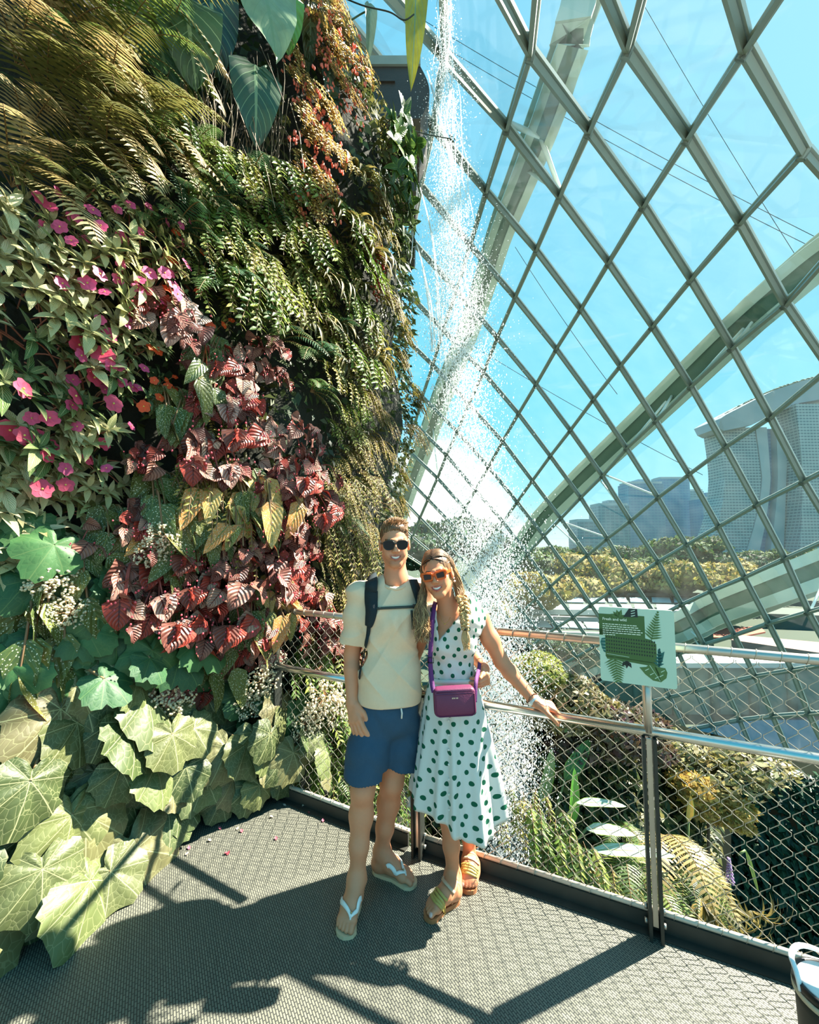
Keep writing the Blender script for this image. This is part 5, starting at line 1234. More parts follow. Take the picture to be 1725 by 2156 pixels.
def strap(lab, x, y, Y, L, W, d, nrm, col, seed, droop):
    p = at(x, y, Y); r = empty('broad_leaf', p, lab, 'plant'); q = MB(); V, Fc, UV = leaf_grid(L, W, P_STRAP, 4, 12, droop, .18, .02, seed)
    q.add(pose(V, (0, 0, 0), d, nrm), Fc, S(*col)[:3], UV); q.build('leaf_blade', LM_SHRUB, r); q = MB(); q.tube([(0, 0, 0), Vector(d)*-.3+Vector((0, 0, -.35))], .012, 5, col=S(90, 110, 60)[:3]); q.build('stalk', STEM, r)
strap('bright green upright leaf behind the net below her hand', 1205, 1740, 4.6, .62, .18, (.06, -.1, 1), (.5, -.8, .2), (96, 164, 60), 1, .05)
strap('grey green upright leaf left of the bright green one', 1140, 1690, 4.8, .6, .2, (.25, -.1, 1), (.4, -.8, .2), (128, 148, 104), 2, .1)
strap('dark green leaf leaning right above the bright green one', 1190, 1640, 4.9, .55, .18, (.7, .1, .8), (.1, -.8, .6), (62, 112, 56), 3, .3)
strap('pale silvery leaf arching right, upper of three', 1215, 1690, 4.5, .52, .10, (1, -.1, .12), (0, -.5, 1), (188, 214, 204), 4, .25)
strap('pale silvery leaf arching right, middle of three', 1235, 1745, 4.4, .5, .12, (1, -.2, .16), (0, -.6, 1), (196, 216, 200), 5, .35)
strap('long pale silvery leaf passing behind the sign post, lowest of three', 1245, 1790, 4.3, .85, .13, (1, -.1, .12), (0, -.5, 1), (170, 204, 192), 6, .25)
strap('yellow leaf standing by the golden bush', 1450, 1730, 5.0, .3, .13, (.1, -.1, 1), (.3, -.9, .1), (190, 150, 54), 7, .05)
strap('green and rust leaf at the right end of the marsh plants', 1570, 1790, 4.9, .5, .06, (.3, 0, -1), (.3, -.9, .1), (140, 160, 70), 8, .05)
r = empty('pickerel_flower', at(1540, 1900, 4.7), 'lilac flower spike standing behind the net at lower right', 'flower')
q = MB(); q.tube([(0, 0, -.6), (0, 0, .4)], .006, 5, col=S(96, 130, 60)[:3]); q.build('stalk', STEM, r)
q = MB()
for k in range(70): a = k*2.4; zz_ = .2+.25*k/70; q.sphere((cos(a)*.03*(1.2-k/70), sin(a)*.03*(1.2-k/70), zz_), (.012, .012, .009), 6, 4, col=jit((196, 168, 206), rv, .12))
q.build('blossoms', PETAL, r)
# fallen petals on the deck
pr = random.Random(8)
for k, (x, y) in enumerate([(466, 1745), (498, 1747), (510, 1752), (375, 1786), (398, 1788), (445, 1770), (478, 1800), (150, 1890), (72, 1917), (166, 1980), (52, 1976), (225, 1830), (300, 1810), (360, 1745), (582, 1768), (602, 1696), (680, 1730), (575, 1720), (480, 1795), (390, 1800), (100, 1960), (640, 1700), (655, 1712), (622, 1688), (590, 1668)]):
    p = ground(x, y, .004); q = MB(); c = [(214, 120, 140), (226, 206, 180), (200, 96, 110), (232, 214, 200)][k % 4]
    V, Fc, UV = leaf_grid(.022, .017, P_OVATE, 2, 3, -.4, .3); q.add(V, Fc, S(*c)[:3], UV); q.add(V-np.array([0, 0, .0012]), [f[::-1] for f in Fc], S(*c)[:3], UV)
    o = q.build('fallen_petal', PETAL); o.location = p; o.rotation_euler = (0, 0, pr.uniform(0, 6)); tag(o, 'fallen petal lying on the deck between the planted wall and the man', 'petal', 'fallen petals on the deck')
# ------------------------------------------------------------------ figures: smooth-blended solids meshed as one surface
class Sdf:
    def __init__(s): s.ops = []; s.disp = None
    def cone(s, a, b, r1, r2=None, k=.012, mode='u'):
        a = np.array(a, float); b = np.array(b, float); r2 = r1 if r2 is None else r2
        ab = b-a; L2 = max(1e-12, ab @ ab)
        def fn(P):
            t_ = np.clip(((P-a) @ ab)/L2, 0, 1); return np.linalg.norm(P-a-t_[:, None]*ab, axis=1)-(r1+(r2-r1)*t_)
        s.ops.append((mode, fn, k)); return s
    def chain(s, pts, rs, k=.012, mode='u'):
        for i in range(len(pts)-1): s.cone(pts[i], pts[i+1], rs[i], rs[i+1], k, mode)
        return s
    def ell(s, c, r, rot=None, k=.02, mode='u'):
        c = np.array(c, float); r = np.array(r, float); M = np.eye(3) if rot is None else np.array(rot)
        def fn(P):
            q = (P-c) @ M; k0 = np.linalg.norm(q/r, axis=1); k1 = np.linalg.norm(q/(r*r), axis=1)+1e-9; return k0*(k0-1)/k1
        s.ops.append((mode, fn, k)); return s
    def fn(s, f, k=.005, mode='s'): s.ops.append((mode, f, k)); return s
    def ev(s, P, ops):
        D = np.full(len(P), 9.0)
        for mode, f, k in ops:
            d = f(P)
            if mode == 'u': h = np.maximum(k-np.abs(D-d), 0)/k; D = np.minimum(D, d)-h*h*k*.25
            elif mode == 's': h = np.maximum(k-np.abs(-D-d), 0)/k; D = np.maximum(D, -d)+h*h*k*.25
            else: D = np.maximum(D, d)
        return D
    def mesh(s, lo, hi, h):
        B = 16; lo = np.array(lo, float); n = np.ceil((np.array(hi)-lo)/h/B).astype(int); N = n*B
        D = np.full(N+1, 1.0, np.float32)
        g = np.stack(np.meshgrid(*[np.arange(q) for q in n], indexing='ij'), -1).reshape(-1, 3)
        cen = lo+(g*B+B/2)*h; rad = B*h*.5*1.7321+h
        rel = np.stack([f(cen) for _, f, _ in s.ops], 1)
        kk = np.array([k for _, _, k in s.ops]); isu = np.array([m == 'u' for m, _, _ in s.ops])
        near = rel < rad+kk+.02
        act = np.any(near & isu, 1)
        loc = np.stack(np.meshgrid(*[np.arange(B+1)]*3, indexing='ij'), -1).reshape(-1, 3)*h
        for gi, ci, nr in zip(g[act], cen[act], near[act]):
            ops = [o for o, q in zip(s.ops, nr) if q or o[0] == 'i']
            P = lo+gi*B*h+loc; d = s.ev(P, ops)
            if s.disp is not None:
                m_ = np.abs(d) < .03
                if m_.any(): d[m_] += s.disp(P[m_])
            i, j, k = gi*B; D[i:i+B+1, j:j+B+1, k:k+B+1] = d.reshape(B+1, B+1, B+1)
        return nets(D, lo, h)
def nets(D, lo, h):
    ins = D < 0; sh = np.array(D.shape)-1
    cs = np.zeros(sh, np.int8)
    for dx in (0, 1):
        for dy in (0, 1):
            for dz in (0, 1): cs += ins[dx:dx+sh[0], dy:dy+sh[1], dz:dz+sh[2]]
    act = (cs > 0) & (cs < 8); I = np.argwhere(act); idx = np.full(sh, -1, np.int64); idx[act] = np.arange(len(I))
    cor = {(a, b, c): D[I[:, 0]+a, I[:, 1]+b, I[:, 2]+c].astype(float) for a in (0, 1) for b in (0, 1) for c in (0, 1)}
    acc = np.zeros((len(I), 3)); cnt = np.zeros(len(I))
    for p in cor:
        for ax in range(3):
            if p[ax] == 0:
                q = list(p); q[ax] = 1; q = tuple(q); a, b = cor[p], cor[q]; m_ = (a < 0) != (b < 0)
                t_ = np.where(m_, a/np.where(np.abs(a-b) < 1e-12, 1, a-b), 0)
                e = np.tile(np.array(p, float), (len(I), 1)); e[:, ax] = t_; acc[m_] += e[m_]; cnt[m_] += 1
    V = lo+h*(I+acc/np.maximum(cnt, 1)[:, None]); F = []
    for ax in range(3):
        u, v = (ax+1) % 3, (ax+2) % 3
        s0 = [slice(None)]*3; s1 = [slice(None)]*3; s0[ax] = slice(0, -1); s1[ax] = slice(1, None)
        for q in (s0, s1): q[u] = slice(1, -1); q[v] = slice(1, -1)
        a, b = ins[tuple(s0)], ins[tuple(s1)]
        for flip, m_ in ((False, a & ~b), (True, ~a & b)):
            E = np.argwhere(m_)
            if not len(E): continue
            off = np.zeros(3, int); off[u] = 1; off[v] = 1; E = E+off
            def c_(du, dv): q = E.copy(); q[:, u] -= du; q[:, v] -= dv; return idx[q[:, 0], q[:, 1], q[:, 2]]
            Q = np.stack([c_(1, 1), c_(0, 1), c_(0, 0), c_(1, 0)], 1)
            F.append(Q[:, ::-1] if flip else Q)
    return V, np.concatenate(F)
def sdf_object(name, sd, lo, hi, h, mats, parent=None, pivot=None, color=None, uv=None, rel=None):
    V, F = sd.mesh(lo, hi, h); q = MB(); col = None if color is None else color(V); uvs = None if uv is None else uv(V)
    base = np.array(pivot if pivot is not None else (0, 0, 0), float)
    q.add(V-base, F.tolist(), col, uvs); o = bpy.data.objects.new(name, q.mesh(name, mats)); COL.objects.link(o)
    if parent is not None: o.parent = parent
    else: o.location = base
    return o
def A3(v): return np.array(v, float)
def rotm(yaw=0, pitch=0, roll=0):
    """head frame: columns = image-right, backwards, up"""
    return np.array(Matrix.Rotation(R_(yaw), 3, 'Z') @ Matrix.Rotation(R_(pitch), 3, 'X') @ Matrix.Rotation(R_(roll), 3, 'Y'))
def head(sd, c, M, s=1.0, fem=False):
    c = A3(c); W = lambda *p: c+M @ (np.array(p)*s)
    E = lambda p, r, k=.02, mode='u': sd.ell(W(*p), np.array(r)*s, M, k, mode)
    C = lambda a, b, r1, r2, k=.01, mode='u': sd.cone(W(*a), W(*b), r1*s, r2*s, k, mode)
    E((0, .016, .04), (.073, .094, .082)); E((0, -.022, -.028), (.058 if fem else .061, .070, .082), .03)
    C((-.046, .0, -.062), (-.012, -.062, -.098), .020, .015, .03); C((.046, .0, -.062), (.012, -.062, -.098), .020, .015, .03)
    C((-.011, -.068, -.098), (.011, -.068, -.098), .016, .016, .02)
    for q in (-1, 1):
        E((q*.040, -.062, -.022), (.024, .022, .022), .02); E((q*.034, -.074, -.048), (.018, .016, .02), .018)
        C((q*.036, -.078, .026), (q*.008, -.086, .022), .009, .010, .015); E((q*.031, -.094, .006), (.016, .012, .011), .01, 's')
        E((q*.031, -.076, .006), (.013, .013, .013), .004)
        E((q*.078, .012, -.004), (.010, .020, .033), .006); E((q*.086, .004, .0), (.005, .010, .017), .005, 's')
        E((q*.011, -.099, -.030), (.008, .010, .008), .008)
    C((0, -.086, .018), (0, -.109, -.024), .0075, .0105, .012)
    # smile: cheeks up, lips parted
    mp = [(-.034, -.072, -.049), (-.018, -.0885, -.0595), (0, -.0935, -.064), (.018, -.0885, -.0595), (.034, -.072, -.049)]
    for i, (a, b) in enumerate(zip(mp[:-1], mp[1:])):
        up = lambda p, d, e: (p[0], p[1]-.001, p[2]+d*e)
        ea = (.25, .8, 1, .8, .25)[i]; eb = (.25, .8, 1, .8, .25)[i+1]
        C(up(a, .0085, ea), up(b, .0085, eb), .0042, .0042, .006); C(up(a, -.0095, ea), up(b, -.0095, eb), .0050, .0050, .006)
    for i, (a, b) in enumerate(zip(mp[:-1], mp[1:])):
        ea = (.0026, .0050, .0058, .0050, .0026)[i]; eb = (.0026, .0050, .0058, .0050, .0026)[i+1]
        C((a[0]*.97, a[1]-.003, a[2]), (b[0]*.97, b[1]-.003, b[2]), ea, eb, .0015, 's')
    for q in (-1, 1): E((q*.039, -.062, -.040), (.015, .014, .02), .012)
    return W, mp
def lipmask(L, mp):
    x, y, z = L[:, 0], L[:, 1], L[:, 2]; P = np.array(mp); zc = np.interp(x, P[:, 0], P[:, 2]); e = np.interp(x, P[:, 0], (.25, .8, 1, .8, .25))
    return (np.abs(x) < .034) & (y < -.066) & (np.abs(z-zc) > .0035*e) & (z-zc < .0128*e) & (z-zc > -.0150*e)
def teeth_of(W, mp, parent, root):
    q = MB(); pts = []
    P = smoothpath([W(p[0]*.95, p[1]+.0012, p[2]+.0008) for p in mp], 5); up = Vector(W(0, 0, 1)-W(0, 0, 0)).normalized()
    V = []; Fc = []
    for i, p in enumerate(P): e = .35+.65*sin(pi*i/(len(P)-1))**.6; V += [p+up*.0056*e, p-up*.0042*e]
    for i in range(len(P)-1): Fc.append((2*i, 2*i+1, 2*i+3, 2*i+2))
    bk_ = Vector(W(0, .004, 0)-W(0, 0, 0)); n = len(V); V += [v+bk_ for v in V]; Fc += [tuple(n+j for j in f[::-1]) for f in Fc]
    q.add(V, Fc); return subpart('teeth', q, mat('teeth', S(240, 234, 222), .3), parent, root)
def hand(sd, wrist, d, palm_n, thumb_side, size=1.0, curl=(.35, .5, .5), spread=.08, thumb=(.6, .5), fk=.003, per=None):
    """wrist point, finger direction d, palm normal (the way the palm faces), thumb side"""
    w_ = A3(wrist); d = A3(d); d /= np.linalg.norm(d); n = A3(palm_n); n -= d*(n @ d); n /= np.linalg.norm(n); sdv = A3(thumb_side); sdv -= d*(sdv @ d)+n*(sdv @ n); sdv /= np.linalg.norm(sdv)
    z = size; K = []
    offs = [.028, .0095, -.0095, -.027]; lens = [.088, .090, .086, .080]; fl = [(.043, .025, .021), (.047, .029, .022), (.043, .027, .021), (.034, .020, .019)]; fr = [.0088, .009, .0086, .0076]
    for o, L in zip(offs, lens): sd.cone(w_+sdv*o*.55*z, w_+d*L*z+sdv*o*z, .0145*z, .0108*z, .016)
    sd.cone(w_+d*.03*z+sdv*.02*z+n*.006, w_+d*.07*z+n*.004, .014*z, .012*z, .015)
    tips = []
    for i, (o, L, f3, r) in enumerate(zip(offs, lens, fl, fr)):
        c3 = per[i] if per else curl; p = w_+d*L*z+sdv*o*z; ang = 0; sp_ = (1.5-i)*spread; dd = d*np.cos(sp_)+sdv*np.sin(sp_)
        for j in range(3):
            ang += c3[j]; dr = dd*np.cos(ang)+n*np.sin(ang); q = p+dr*f3[j]*z; sd.cone(p, q, r*z*(1-.06*j), r*z*(.94-.07*j), .006 if j == 0 else fk); p = q
        tips.append(p)
    b = w_+d*.022*z+sdv*.026*z; a0, c0 = thumb; t1 = d*np.cos(a0)+sdv*np.sin(a0)+n*.25; t1 /= np.linalg.norm(t1); m_ = b+t1*.046*z
    t2 = d*np.cos(a0-c0)+sdv*np.sin(a0-c0)+n*(.25+c0*.5); t2 /= np.linalg.norm(t2); e = m_+t2*.034*z; e2 = e+(t2+n*.2)/np.linalg.norm(t2+n*.2)*.026*z
    sd.cone(b, m_, .0145*z, .0115*z, .012); sd.cone(m_, e, .0112*z, .0102*z, .004); sd.cone(e, e2, .0102*z, .0082*z, .003)
    return tips, e2
def foot(sd, heel, toe, ankle, med, s=1.0, lift=.014):
    """bare foot from heel to toe point on the ground; med = direction of the big-toe side"""
    h = A3(heel); h[2] = 0; d = A3(toe)-A3(heel); d[2] = 0; L = np.linalg.norm(d); d /= L; m_ = A3(med); m_[2] = 0; m_ -= d*(m_ @ d); m_ /= np.linalg.norm(m_); up = np.array([0, 0, 1.])
    P = lambda f, x, z: h+d*(f*L)+m_*(x*s)+up*(z*s+lift)
    sd.ell(P(.13, 0, .034), (.033*s, .033*s, .034*s), None, .02); an = A3(ankle)
    sd.cone(an, P(.20, 0, .045), .037*s, .036*s, .03); sd.cone(P(.15, 0, .03), P(.45, -.008, .03), .031*s, .030*s, .03)
    sd.cone(an+d*.012, P(.46, .006, .052), .034*s, .030*s, .035); sd.cone(P(.46, .006, .05), P(.72, .012, .024), .030*s, .022*s, .03); sd.cone(P(.4, -.02, .026), P(.70, -.026, .018), .024*s, .018*s, .03)
    sd.cone(P(.72, .022, .02), P(.72, -.03, .016), .020*s, .016*s, .02)
    for sx in (-1, 1): sd.ell(an+m_*sx*.030*s-up*.008, (.013*s,)*3, None, .015)
    for x0, x1, f0, f1, r in ((.026, .027, .76, .955, .0125), (.008, .007, .76, .965, .0092), (-.008, -.010, .74, .935, .0086), (-.021, -.025, .72, .895, .0082), (-.033, -.038, .69, .845, .0078)):
        sd.cone(P(f0, x0, .018), P((f0+f1)/2, (x0+x1)/2, .020), r*s*1.05, r*s, .008); sd.cone(P((f0+f1)/2, (x0+x1)/2, .020), P(f1-.03, x1, .012), r*s, r*s, .004)
    return P, d, m_, L
def drape(sd, P, plan, lift=.002, zmin=.016):
    """lay plan points (along, across) over the foot from above; returns points and normals"""
    out, nn = [], []
    for f, x in plan:
        b = P(f, x, 0); z = .17; p = np.array([b[0], b[1], z])
        for k in range(60):
            d = sd.ev(p[None], sd.ops)[0]
            if d < .0006 or p[2] < zmin: break
            p[2] -= max(.0012, d*.8)
        p[2] = max(p[2], zmin); e = 2e-3; g = np.array([sd.ev((p+v)[None], sd.ops)[0]-sd.ev((p-v)[None], sd.ops)[0] for v in np.eye(3)*e]); g /= np.linalg.norm(g)+1e-9
        if p[2] <= zmin+1e-6: g = np.array([0, 0, 1.])
        out.append(p+g*lift); nn.append(tuple(g))
    return out, nn
def sole_outline(n=40):
    ks = np.array([0, .04, .12, .3, .5, .68, .82, .93, .985, 1.0]); wm_ = np.array([.0, .02, .033, .034, .030, .040, .047, .038, .018, .0]); wl = np.array([.0, .02, .033, .036, .040, .047, .046, .034, .014, .0])
    f = np.linspace(0, 1, n); return f, np.interp(f, ks, wm_), np.interp(f, ks, wl)
def sole(q, P, z0, z1, grow=1.0, col=None, over=(-.02, 1.02)):
    f, wm_, wl = sole_outline(); o = [(over[0]+(over[1]-over[0])*a, b*grow) for a, b in zip(f, wm_)]+[(over[0]+(over[1]-over[0])*a, -b*grow) for a, b in zip(f[::-1], wl[::-1])][1:-1]
    n = len(o); V = [P(a, b, 0)*np.array([1, 1, 0])+np.array([0, 0, z]) for z in (z0, z1) for a, b in o]
    F = [tuple(range(n-1, -1, -1)), tuple(range(n, 2*n))]+[(i, (i+1) % n, n+(i+1) % n, n+i) for i in range(n)]; q.add(V, F, col)
def ribbon(q, pts, w_, nrm, th=.0025, col=None):
    """flat strap through pts; nrm gives the outward direction at each point"""
    P = [Vector(p) for p in pts]; n = len(P); V = []; F = []
    for i in range(n):
        t_ = (P[min(i+1, n-1)]-P[max(i-1, 0)]).normalized(); up = Vector(nrm[i] if hasattr(nrm[0], '__len__') else nrm); up = (up-t_*up.dot(t_)).normalized(); x = t_.cross(up); ww = w_[i] if hasattr(w_, '__len__') else w_
        for sx, sz in ((-1, 0), (1, 0), (1, 1), (-1, 1)): V.append(P[i]+x*(sx*ww/2)+up*(sz*th))
    for i in range(n-1):
        for j in range(4): F.append((i*4+j, i*4+4+j, i*4+4+(j+1) % 4, i*4+(j+1) % 4))
    F += [(0, 1, 2, 3), tuple((n-1)*4+j for j in (3, 2, 1, 0))]; q.add(V, F, col)

skin = mat('skin', attr=True, rough=.5, spec=.4, sss=.12, noise=(60, .05)); hairm = mat('hair', attr=True, rough=.45, spec=.5)
cot = mat('tee_cotton', S(236, 206, 172), .85, noise=(70, .04), bump=(260, .15)); navy = mat('navy_twill', S(44, 76, 100), .85, noise=(60, .10), bump=(300, .2))
packm = mat('pack_fabric', S(22, 38, 44), .8, bump=(200, .3)); webm = mat('webbing', S(62, 68, 60), .7, bump=(300, .2)); tanm = mat('tan_leather', S(176, 112, 70), .55, noise=(40, .1))
SKM, SKW = np.array(S(216, 147, 110)[:3]), np.array(S(208, 138, 100)[:3])

# ---------------------------------------------------------------- the man
mo = ground(775, 1890, 0); MB_ = Sdf()
J = lambda x, y, Y: A3(at(x, y, Y))
hc = J(831, 1146, 2.10); HM = rotm(5, 4, -2)
Wm, mpm = head(MB_, hc, HM, .94)
nk = J(834, 1222, 2.15)
MB_.cone(Wm(0, .03, -.05), nk, .054, .056, .03); MB_.cone(nk, J(834, 1250, 2.16), .058, .075, .04)
shL, shR = J(757, 1252, 2.15), J(892, 1246, 2.22); pel = J(814, 1500, 2.16); ches = J(824, 1310, 2.16)
MB_.cone(shL, shR, .052, .052, .05); MB_.ell(ches, (.155, .105, .16), None, .06); MB_.ell(J(819, 1420, 2.16), (.14, .095, .16), None, .06); MB_.ell(pel, (.145, .1, .11), None, .05)
elL, wrL = J(741, 1378, 2.19), J(741, 1478, 2.11)
MB_.chain([shL, (shL+elL)/2, elL], [.052, .046, .040], .03); MB_.chain([elL, elL*.68+wrL*.32, wrL], [.040, .040, .027], .015)
hand(MB_, wrL, A3(J(757, 1568, 2.03))-wrL, (.45, .88, -.05), (.88, -.45, 0), 1.02, (.22, .35, .25), .085, (.5, .3), .002)
elR, wrR = J(975, 1352, 2.36), J(1020, 1408, 2.16)
MB_.chain([shR, (shR+elR)/2, elR], [.052, .046, .040], .03); MB_.chain([elR, elR*.68+wrR*.32, wrR], [.040, .038, .027], .015)
hand(MB_, wrR, A3(J(1032, 1446, 2.02))-wrR, (-1, .25, -.1), (-.3, -.35, 1), 1.0, (1.1, .5, .3), .03, (.25, .3))
hipL, knL, anL = J(786, 1525, 2.15), J(764, 1662, 2.08), J(752, 1848, 2.045); hipR, knR, anR = J(846, 1525, 2.2), J(825, 1648, 2.19), J(803, 1793, 2.225)
for hp, kn, an in ((hipL, knL, anL), (hipR, knR, anR)):
    MB_.cone(hp, kn, .085, .056, .05); cf = kn*.68+an*.32+np.array([0, .018, 0]); MB_.chain([kn, cf, kn*.35+an*.65, an], [.053, .055, .042, .035], .03); MB_.ell(kn+np.array([0, -.022, .004]), (.036, .036, .042), None, .03)
PL_, dL_, mL_, LL_ = foot(MB_, ground(750, 1898), ground(724, 1979), anL, (1, 0, 0), 1.0, .014)
hR0 = A3(ground(786, 1832)); tR0 = A3(ground(876, 1866))
PR_, dR_, mR_, LR_ = foot(MB_, hR0, tR0, anR, (0, -1, 0), 1.0, .014)
def man_col(V):
    L = (V-hc) @ HM/.94; c = np.tile(SKM, (len(V), 1)); x, y, z = L[:, 0], L[:, 1], L[:, 2]; hd = np.linalg.norm(L, axis=1) < .18
    lip = hd & lipmask(L, mpm); c[lip] = np.array(S(186, 108, 92)[:3])
    bw = (np.clip((-.030-z-.25*np.abs(x))/.03, 0, 1)*np.clip((z+.125)/.03, 0, 1)*np.clip((.02-y)/.03, 0, 1)*hd*(~lip)*.38)[:, None]; c = c*(1-bw)+np.array(S(128, 86, 64)[:3])*bw
    brow = hd & (z > .024) & (z < .034) & (np.abs(x) > .014) & (np.abs(x) < .052) & (y < -.05); c[brow] = np.array(S(110, 78, 52)[:3])
    tat = (np.linalg.norm(V-(shL*.30+elL*.70), axis=1) < .055) & (np.sin(V[:, 2]*260+V[:, 0]*150) > .1) & (V[:, 0] > elL[0]-.03); c[tat] = c[tat]*.35
    return c
man = sdf_object('person', MB_, (-.62, 1.72, -.01), (.52, 2.56, 1.86), .0037, skin, None, mo, man_col)
tag(man, 'man in cream t-shirt, navy shorts and dark sunglasses standing beside the planted wall', 'person')
teeth_of(Wm, mpm, man, man)
# hair
hs = Sdf(); EH = lambda p, r, k=.02, mode='u': hs.ell(Wm(*p), np.array(r)*.94, HM, k, mode)
EH((0, .024, .043), (.078, .094, .076)); EH((.006, .004, .092), (.058, .074, .030), .03)
hs.ell(Wm(0, -.090, -.012), (.066, .080, .089), HM, .010, 's'); hs.ell(Wm(0, .02, -.075), (.2, .2, .07), HM, .01, 's'); hs.ell(Wm(-.08, -.035, -.02), (.03, .035, .05), HM, .008, 's'); hs.ell(Wm(.08, -.035, -.02), (.03, .035, .05), HM, .008, 's')
hs.disp = lambda P: .0012*np.sin(P[:, 0]*310+P[:, 2]*90)*np.sin(P[:, 1]*260)
def mhair(V): r = np.random.default_rng(2); return np.array(S(104, 74, 48)[:3])*(.7+.5*np.abs(np.sin(V[:, 0]*370+V[:, 1]*160)))[:, None]
hr_ = sdf_object('hair', hs, hc-.17, hc+.17, .0034, hairm, man, mo, mhair)
q = MB(); rh = random.Random(4)
for k in range(1500):
    a = rh.uniform(0, 2*pi); b = rh.uniform(.0, 1.0)**.7*1.5; n = np.array([sin(b)*cos(a), sin(b)*sin(a), cos(b)]); p0 = np.array([.0, .022, .045])+n*np.array([.077, .093, .078])
    if p0[1] < -.045 and p0[2] < .070: continue
    if p0[1] < .0 and p0[2] < .045: continue
    top = max(0, min(1, (p0[2]-.066)/.035)); fl = np.array([.42, -.30 if p0[1] < -.02 else .35, .22])*top+np.array([n[0]*.1, .35, -.9])*(1-top)
    L = (.010+.020*top)*rh.uniform(.7, 1.3); wv = rh.uniform(-.5, .5)
    p1 = p0+(n*(.25+.75*top)+fl*.6+np.array([wv*.3, wv*.2, 0]))*L*.5; p2 = p1+(fl+n*.15*top+np.array([-wv*.5, wv*.3, -.15*top]))*L*.6
    q.tube(smoothpath([Wm(*p0), Wm(*p1), Wm(*p2)], 3), list(np.linspace(.0024, .0006, 7)), 4, cap=False, col=jit((152, 112, 74) if top > .3 else (108, 78, 52), rh, .35))
for k in range(260):      # the front hairline, brushed up and back
    x = rh.uniform(-.062, .062); f = (x/.062)**2; p0 = np.array([x, -.068+.030*f+rh.uniform(0, .02), .078-.016*f+rh.uniform(-.004, .012)]); fl = np.array([.25+rh.uniform(-.3, .3), .55, .75]); L = rh.uniform(.016, .030)
    p1 = p0+(fl+np.array([0, -.7, .1]))*L*.5; p2 = p1+(fl+np.array([rh.uniform(-.3, .3), .5, -.3]))*L*.6
    q.tube(smoothpath([Wm(*p0), Wm(*p1), Wm(*p2)], 3), list(np.linspace(.0024, .0006, 7)), 4, cap=False, col=jit((140, 102, 66), rh, .35))
subpart('hair_tufts', q, hairm, hr_, man)
# t-shirt
ts = Sdf(); ts.ell(J(823, 1300, 2.165), (.172, .128, .19), None, .06); ts.ell(J(819, 1420, 2.165), (.163, .122, .19), None, .07); ts.ell(J(818, 1470, 2.165), (.166, .125, .10), None, .05)
ts.cone(shL+np.array([.01, 0, .004]), shR+np.array([-.01, 0, .004]), .064, .064, .05); ts.cone(nk+np.array([-.03, .01, -.045]), nk+np.array([.03, .01, -.045]), .075, .075, .05)
slL = shL*.22+elL*.78; ts.cone(shL, slL+np.array([-.004, -.006, -.003]), .064, .066, .03); slR = shR*.2+elR*.8; ts.cone(shR, slR, .064, .064, .03)
axL = (elL-shL)/np.linalg.norm(elL-shL); ts.fn(lambda P: -((P-slL) @ axL)*np.where(np.linalg.norm(P-slL, axis=1) < .2, 1, -1)+np.where(np.linalg.norm(P-slL-axL*.05, axis=1) < .125, 0, 9), .004)
ts.cone(slL-axL*.05, slL+axL*.2, .054, .056, .004, 's'); hemz = J(818, 1490, 2.07)[2]
ts.fn(lambda P: (P[:, 2]-hemz)+.003*np.sin(P[:, 0]*26), .006); ts.cone(Wm(0, .035, -.11), nk+np.array([0, -.014, .0]), .05, .066, .006, 's'); ts.cone(nk+np.array([0, -.01, -.012]), nk+np.array([0, -.02, .1]), .062, .07, .006, 's')
def shirt_disp(P):
    x, y, z = P[:, 0]-pel[0], P[:, 1], P[:, 2]; lo_ = np.clip((1.45-z)/.5, 0, 1)*np.clip((z-hemz-.015)/.07, 0, 1)
    f = .0085*lo_*np.sin(34*(x*.85+z*.55)+2.2*np.sin(z*9))+.0045*np.sin(58*(x*.4-z*.8)+1.5*np.sin(x*20))*np.clip((z-.95)/.3, 0, 1)
    ch = J(845, 1290, 2.05); r = P-ch; f -= .009*lo_*(1-np.abs(np.sin(19*(x*.95+z*.42)+1.6*np.sin(z*6))))**3+.006*np.clip((z-.9)/.2, 0, 1)*(1-np.abs(np.sin(15*(x*.6-z*.9)+1.2*np.sin(x*12))))**4; f += .004*np.exp(-(r[:, 2]+.06)**2/.004)*np.sin(x*95)*np.clip(1-np.abs(r[:, 0])/.14, 0, 1); return f
ts.disp = shirt_disp
tee = sdf_object('t_shirt', ts, (-.56, 1.85, .75), (.44, 2.52, 1.62), .0045, cot, man, mo)
q = MB(); cen = nk+np.array([0, -.012, -.022]); q.tube([cen+np.array([.069*cos(a), .069*sin(a), .022*sin(a)+.008+.008*abs(cos(a))]) for a in np.linspace(0, 2*pi, 33)], .0085, 8, cap=False); subpart('collar', q, cot, tee, man)
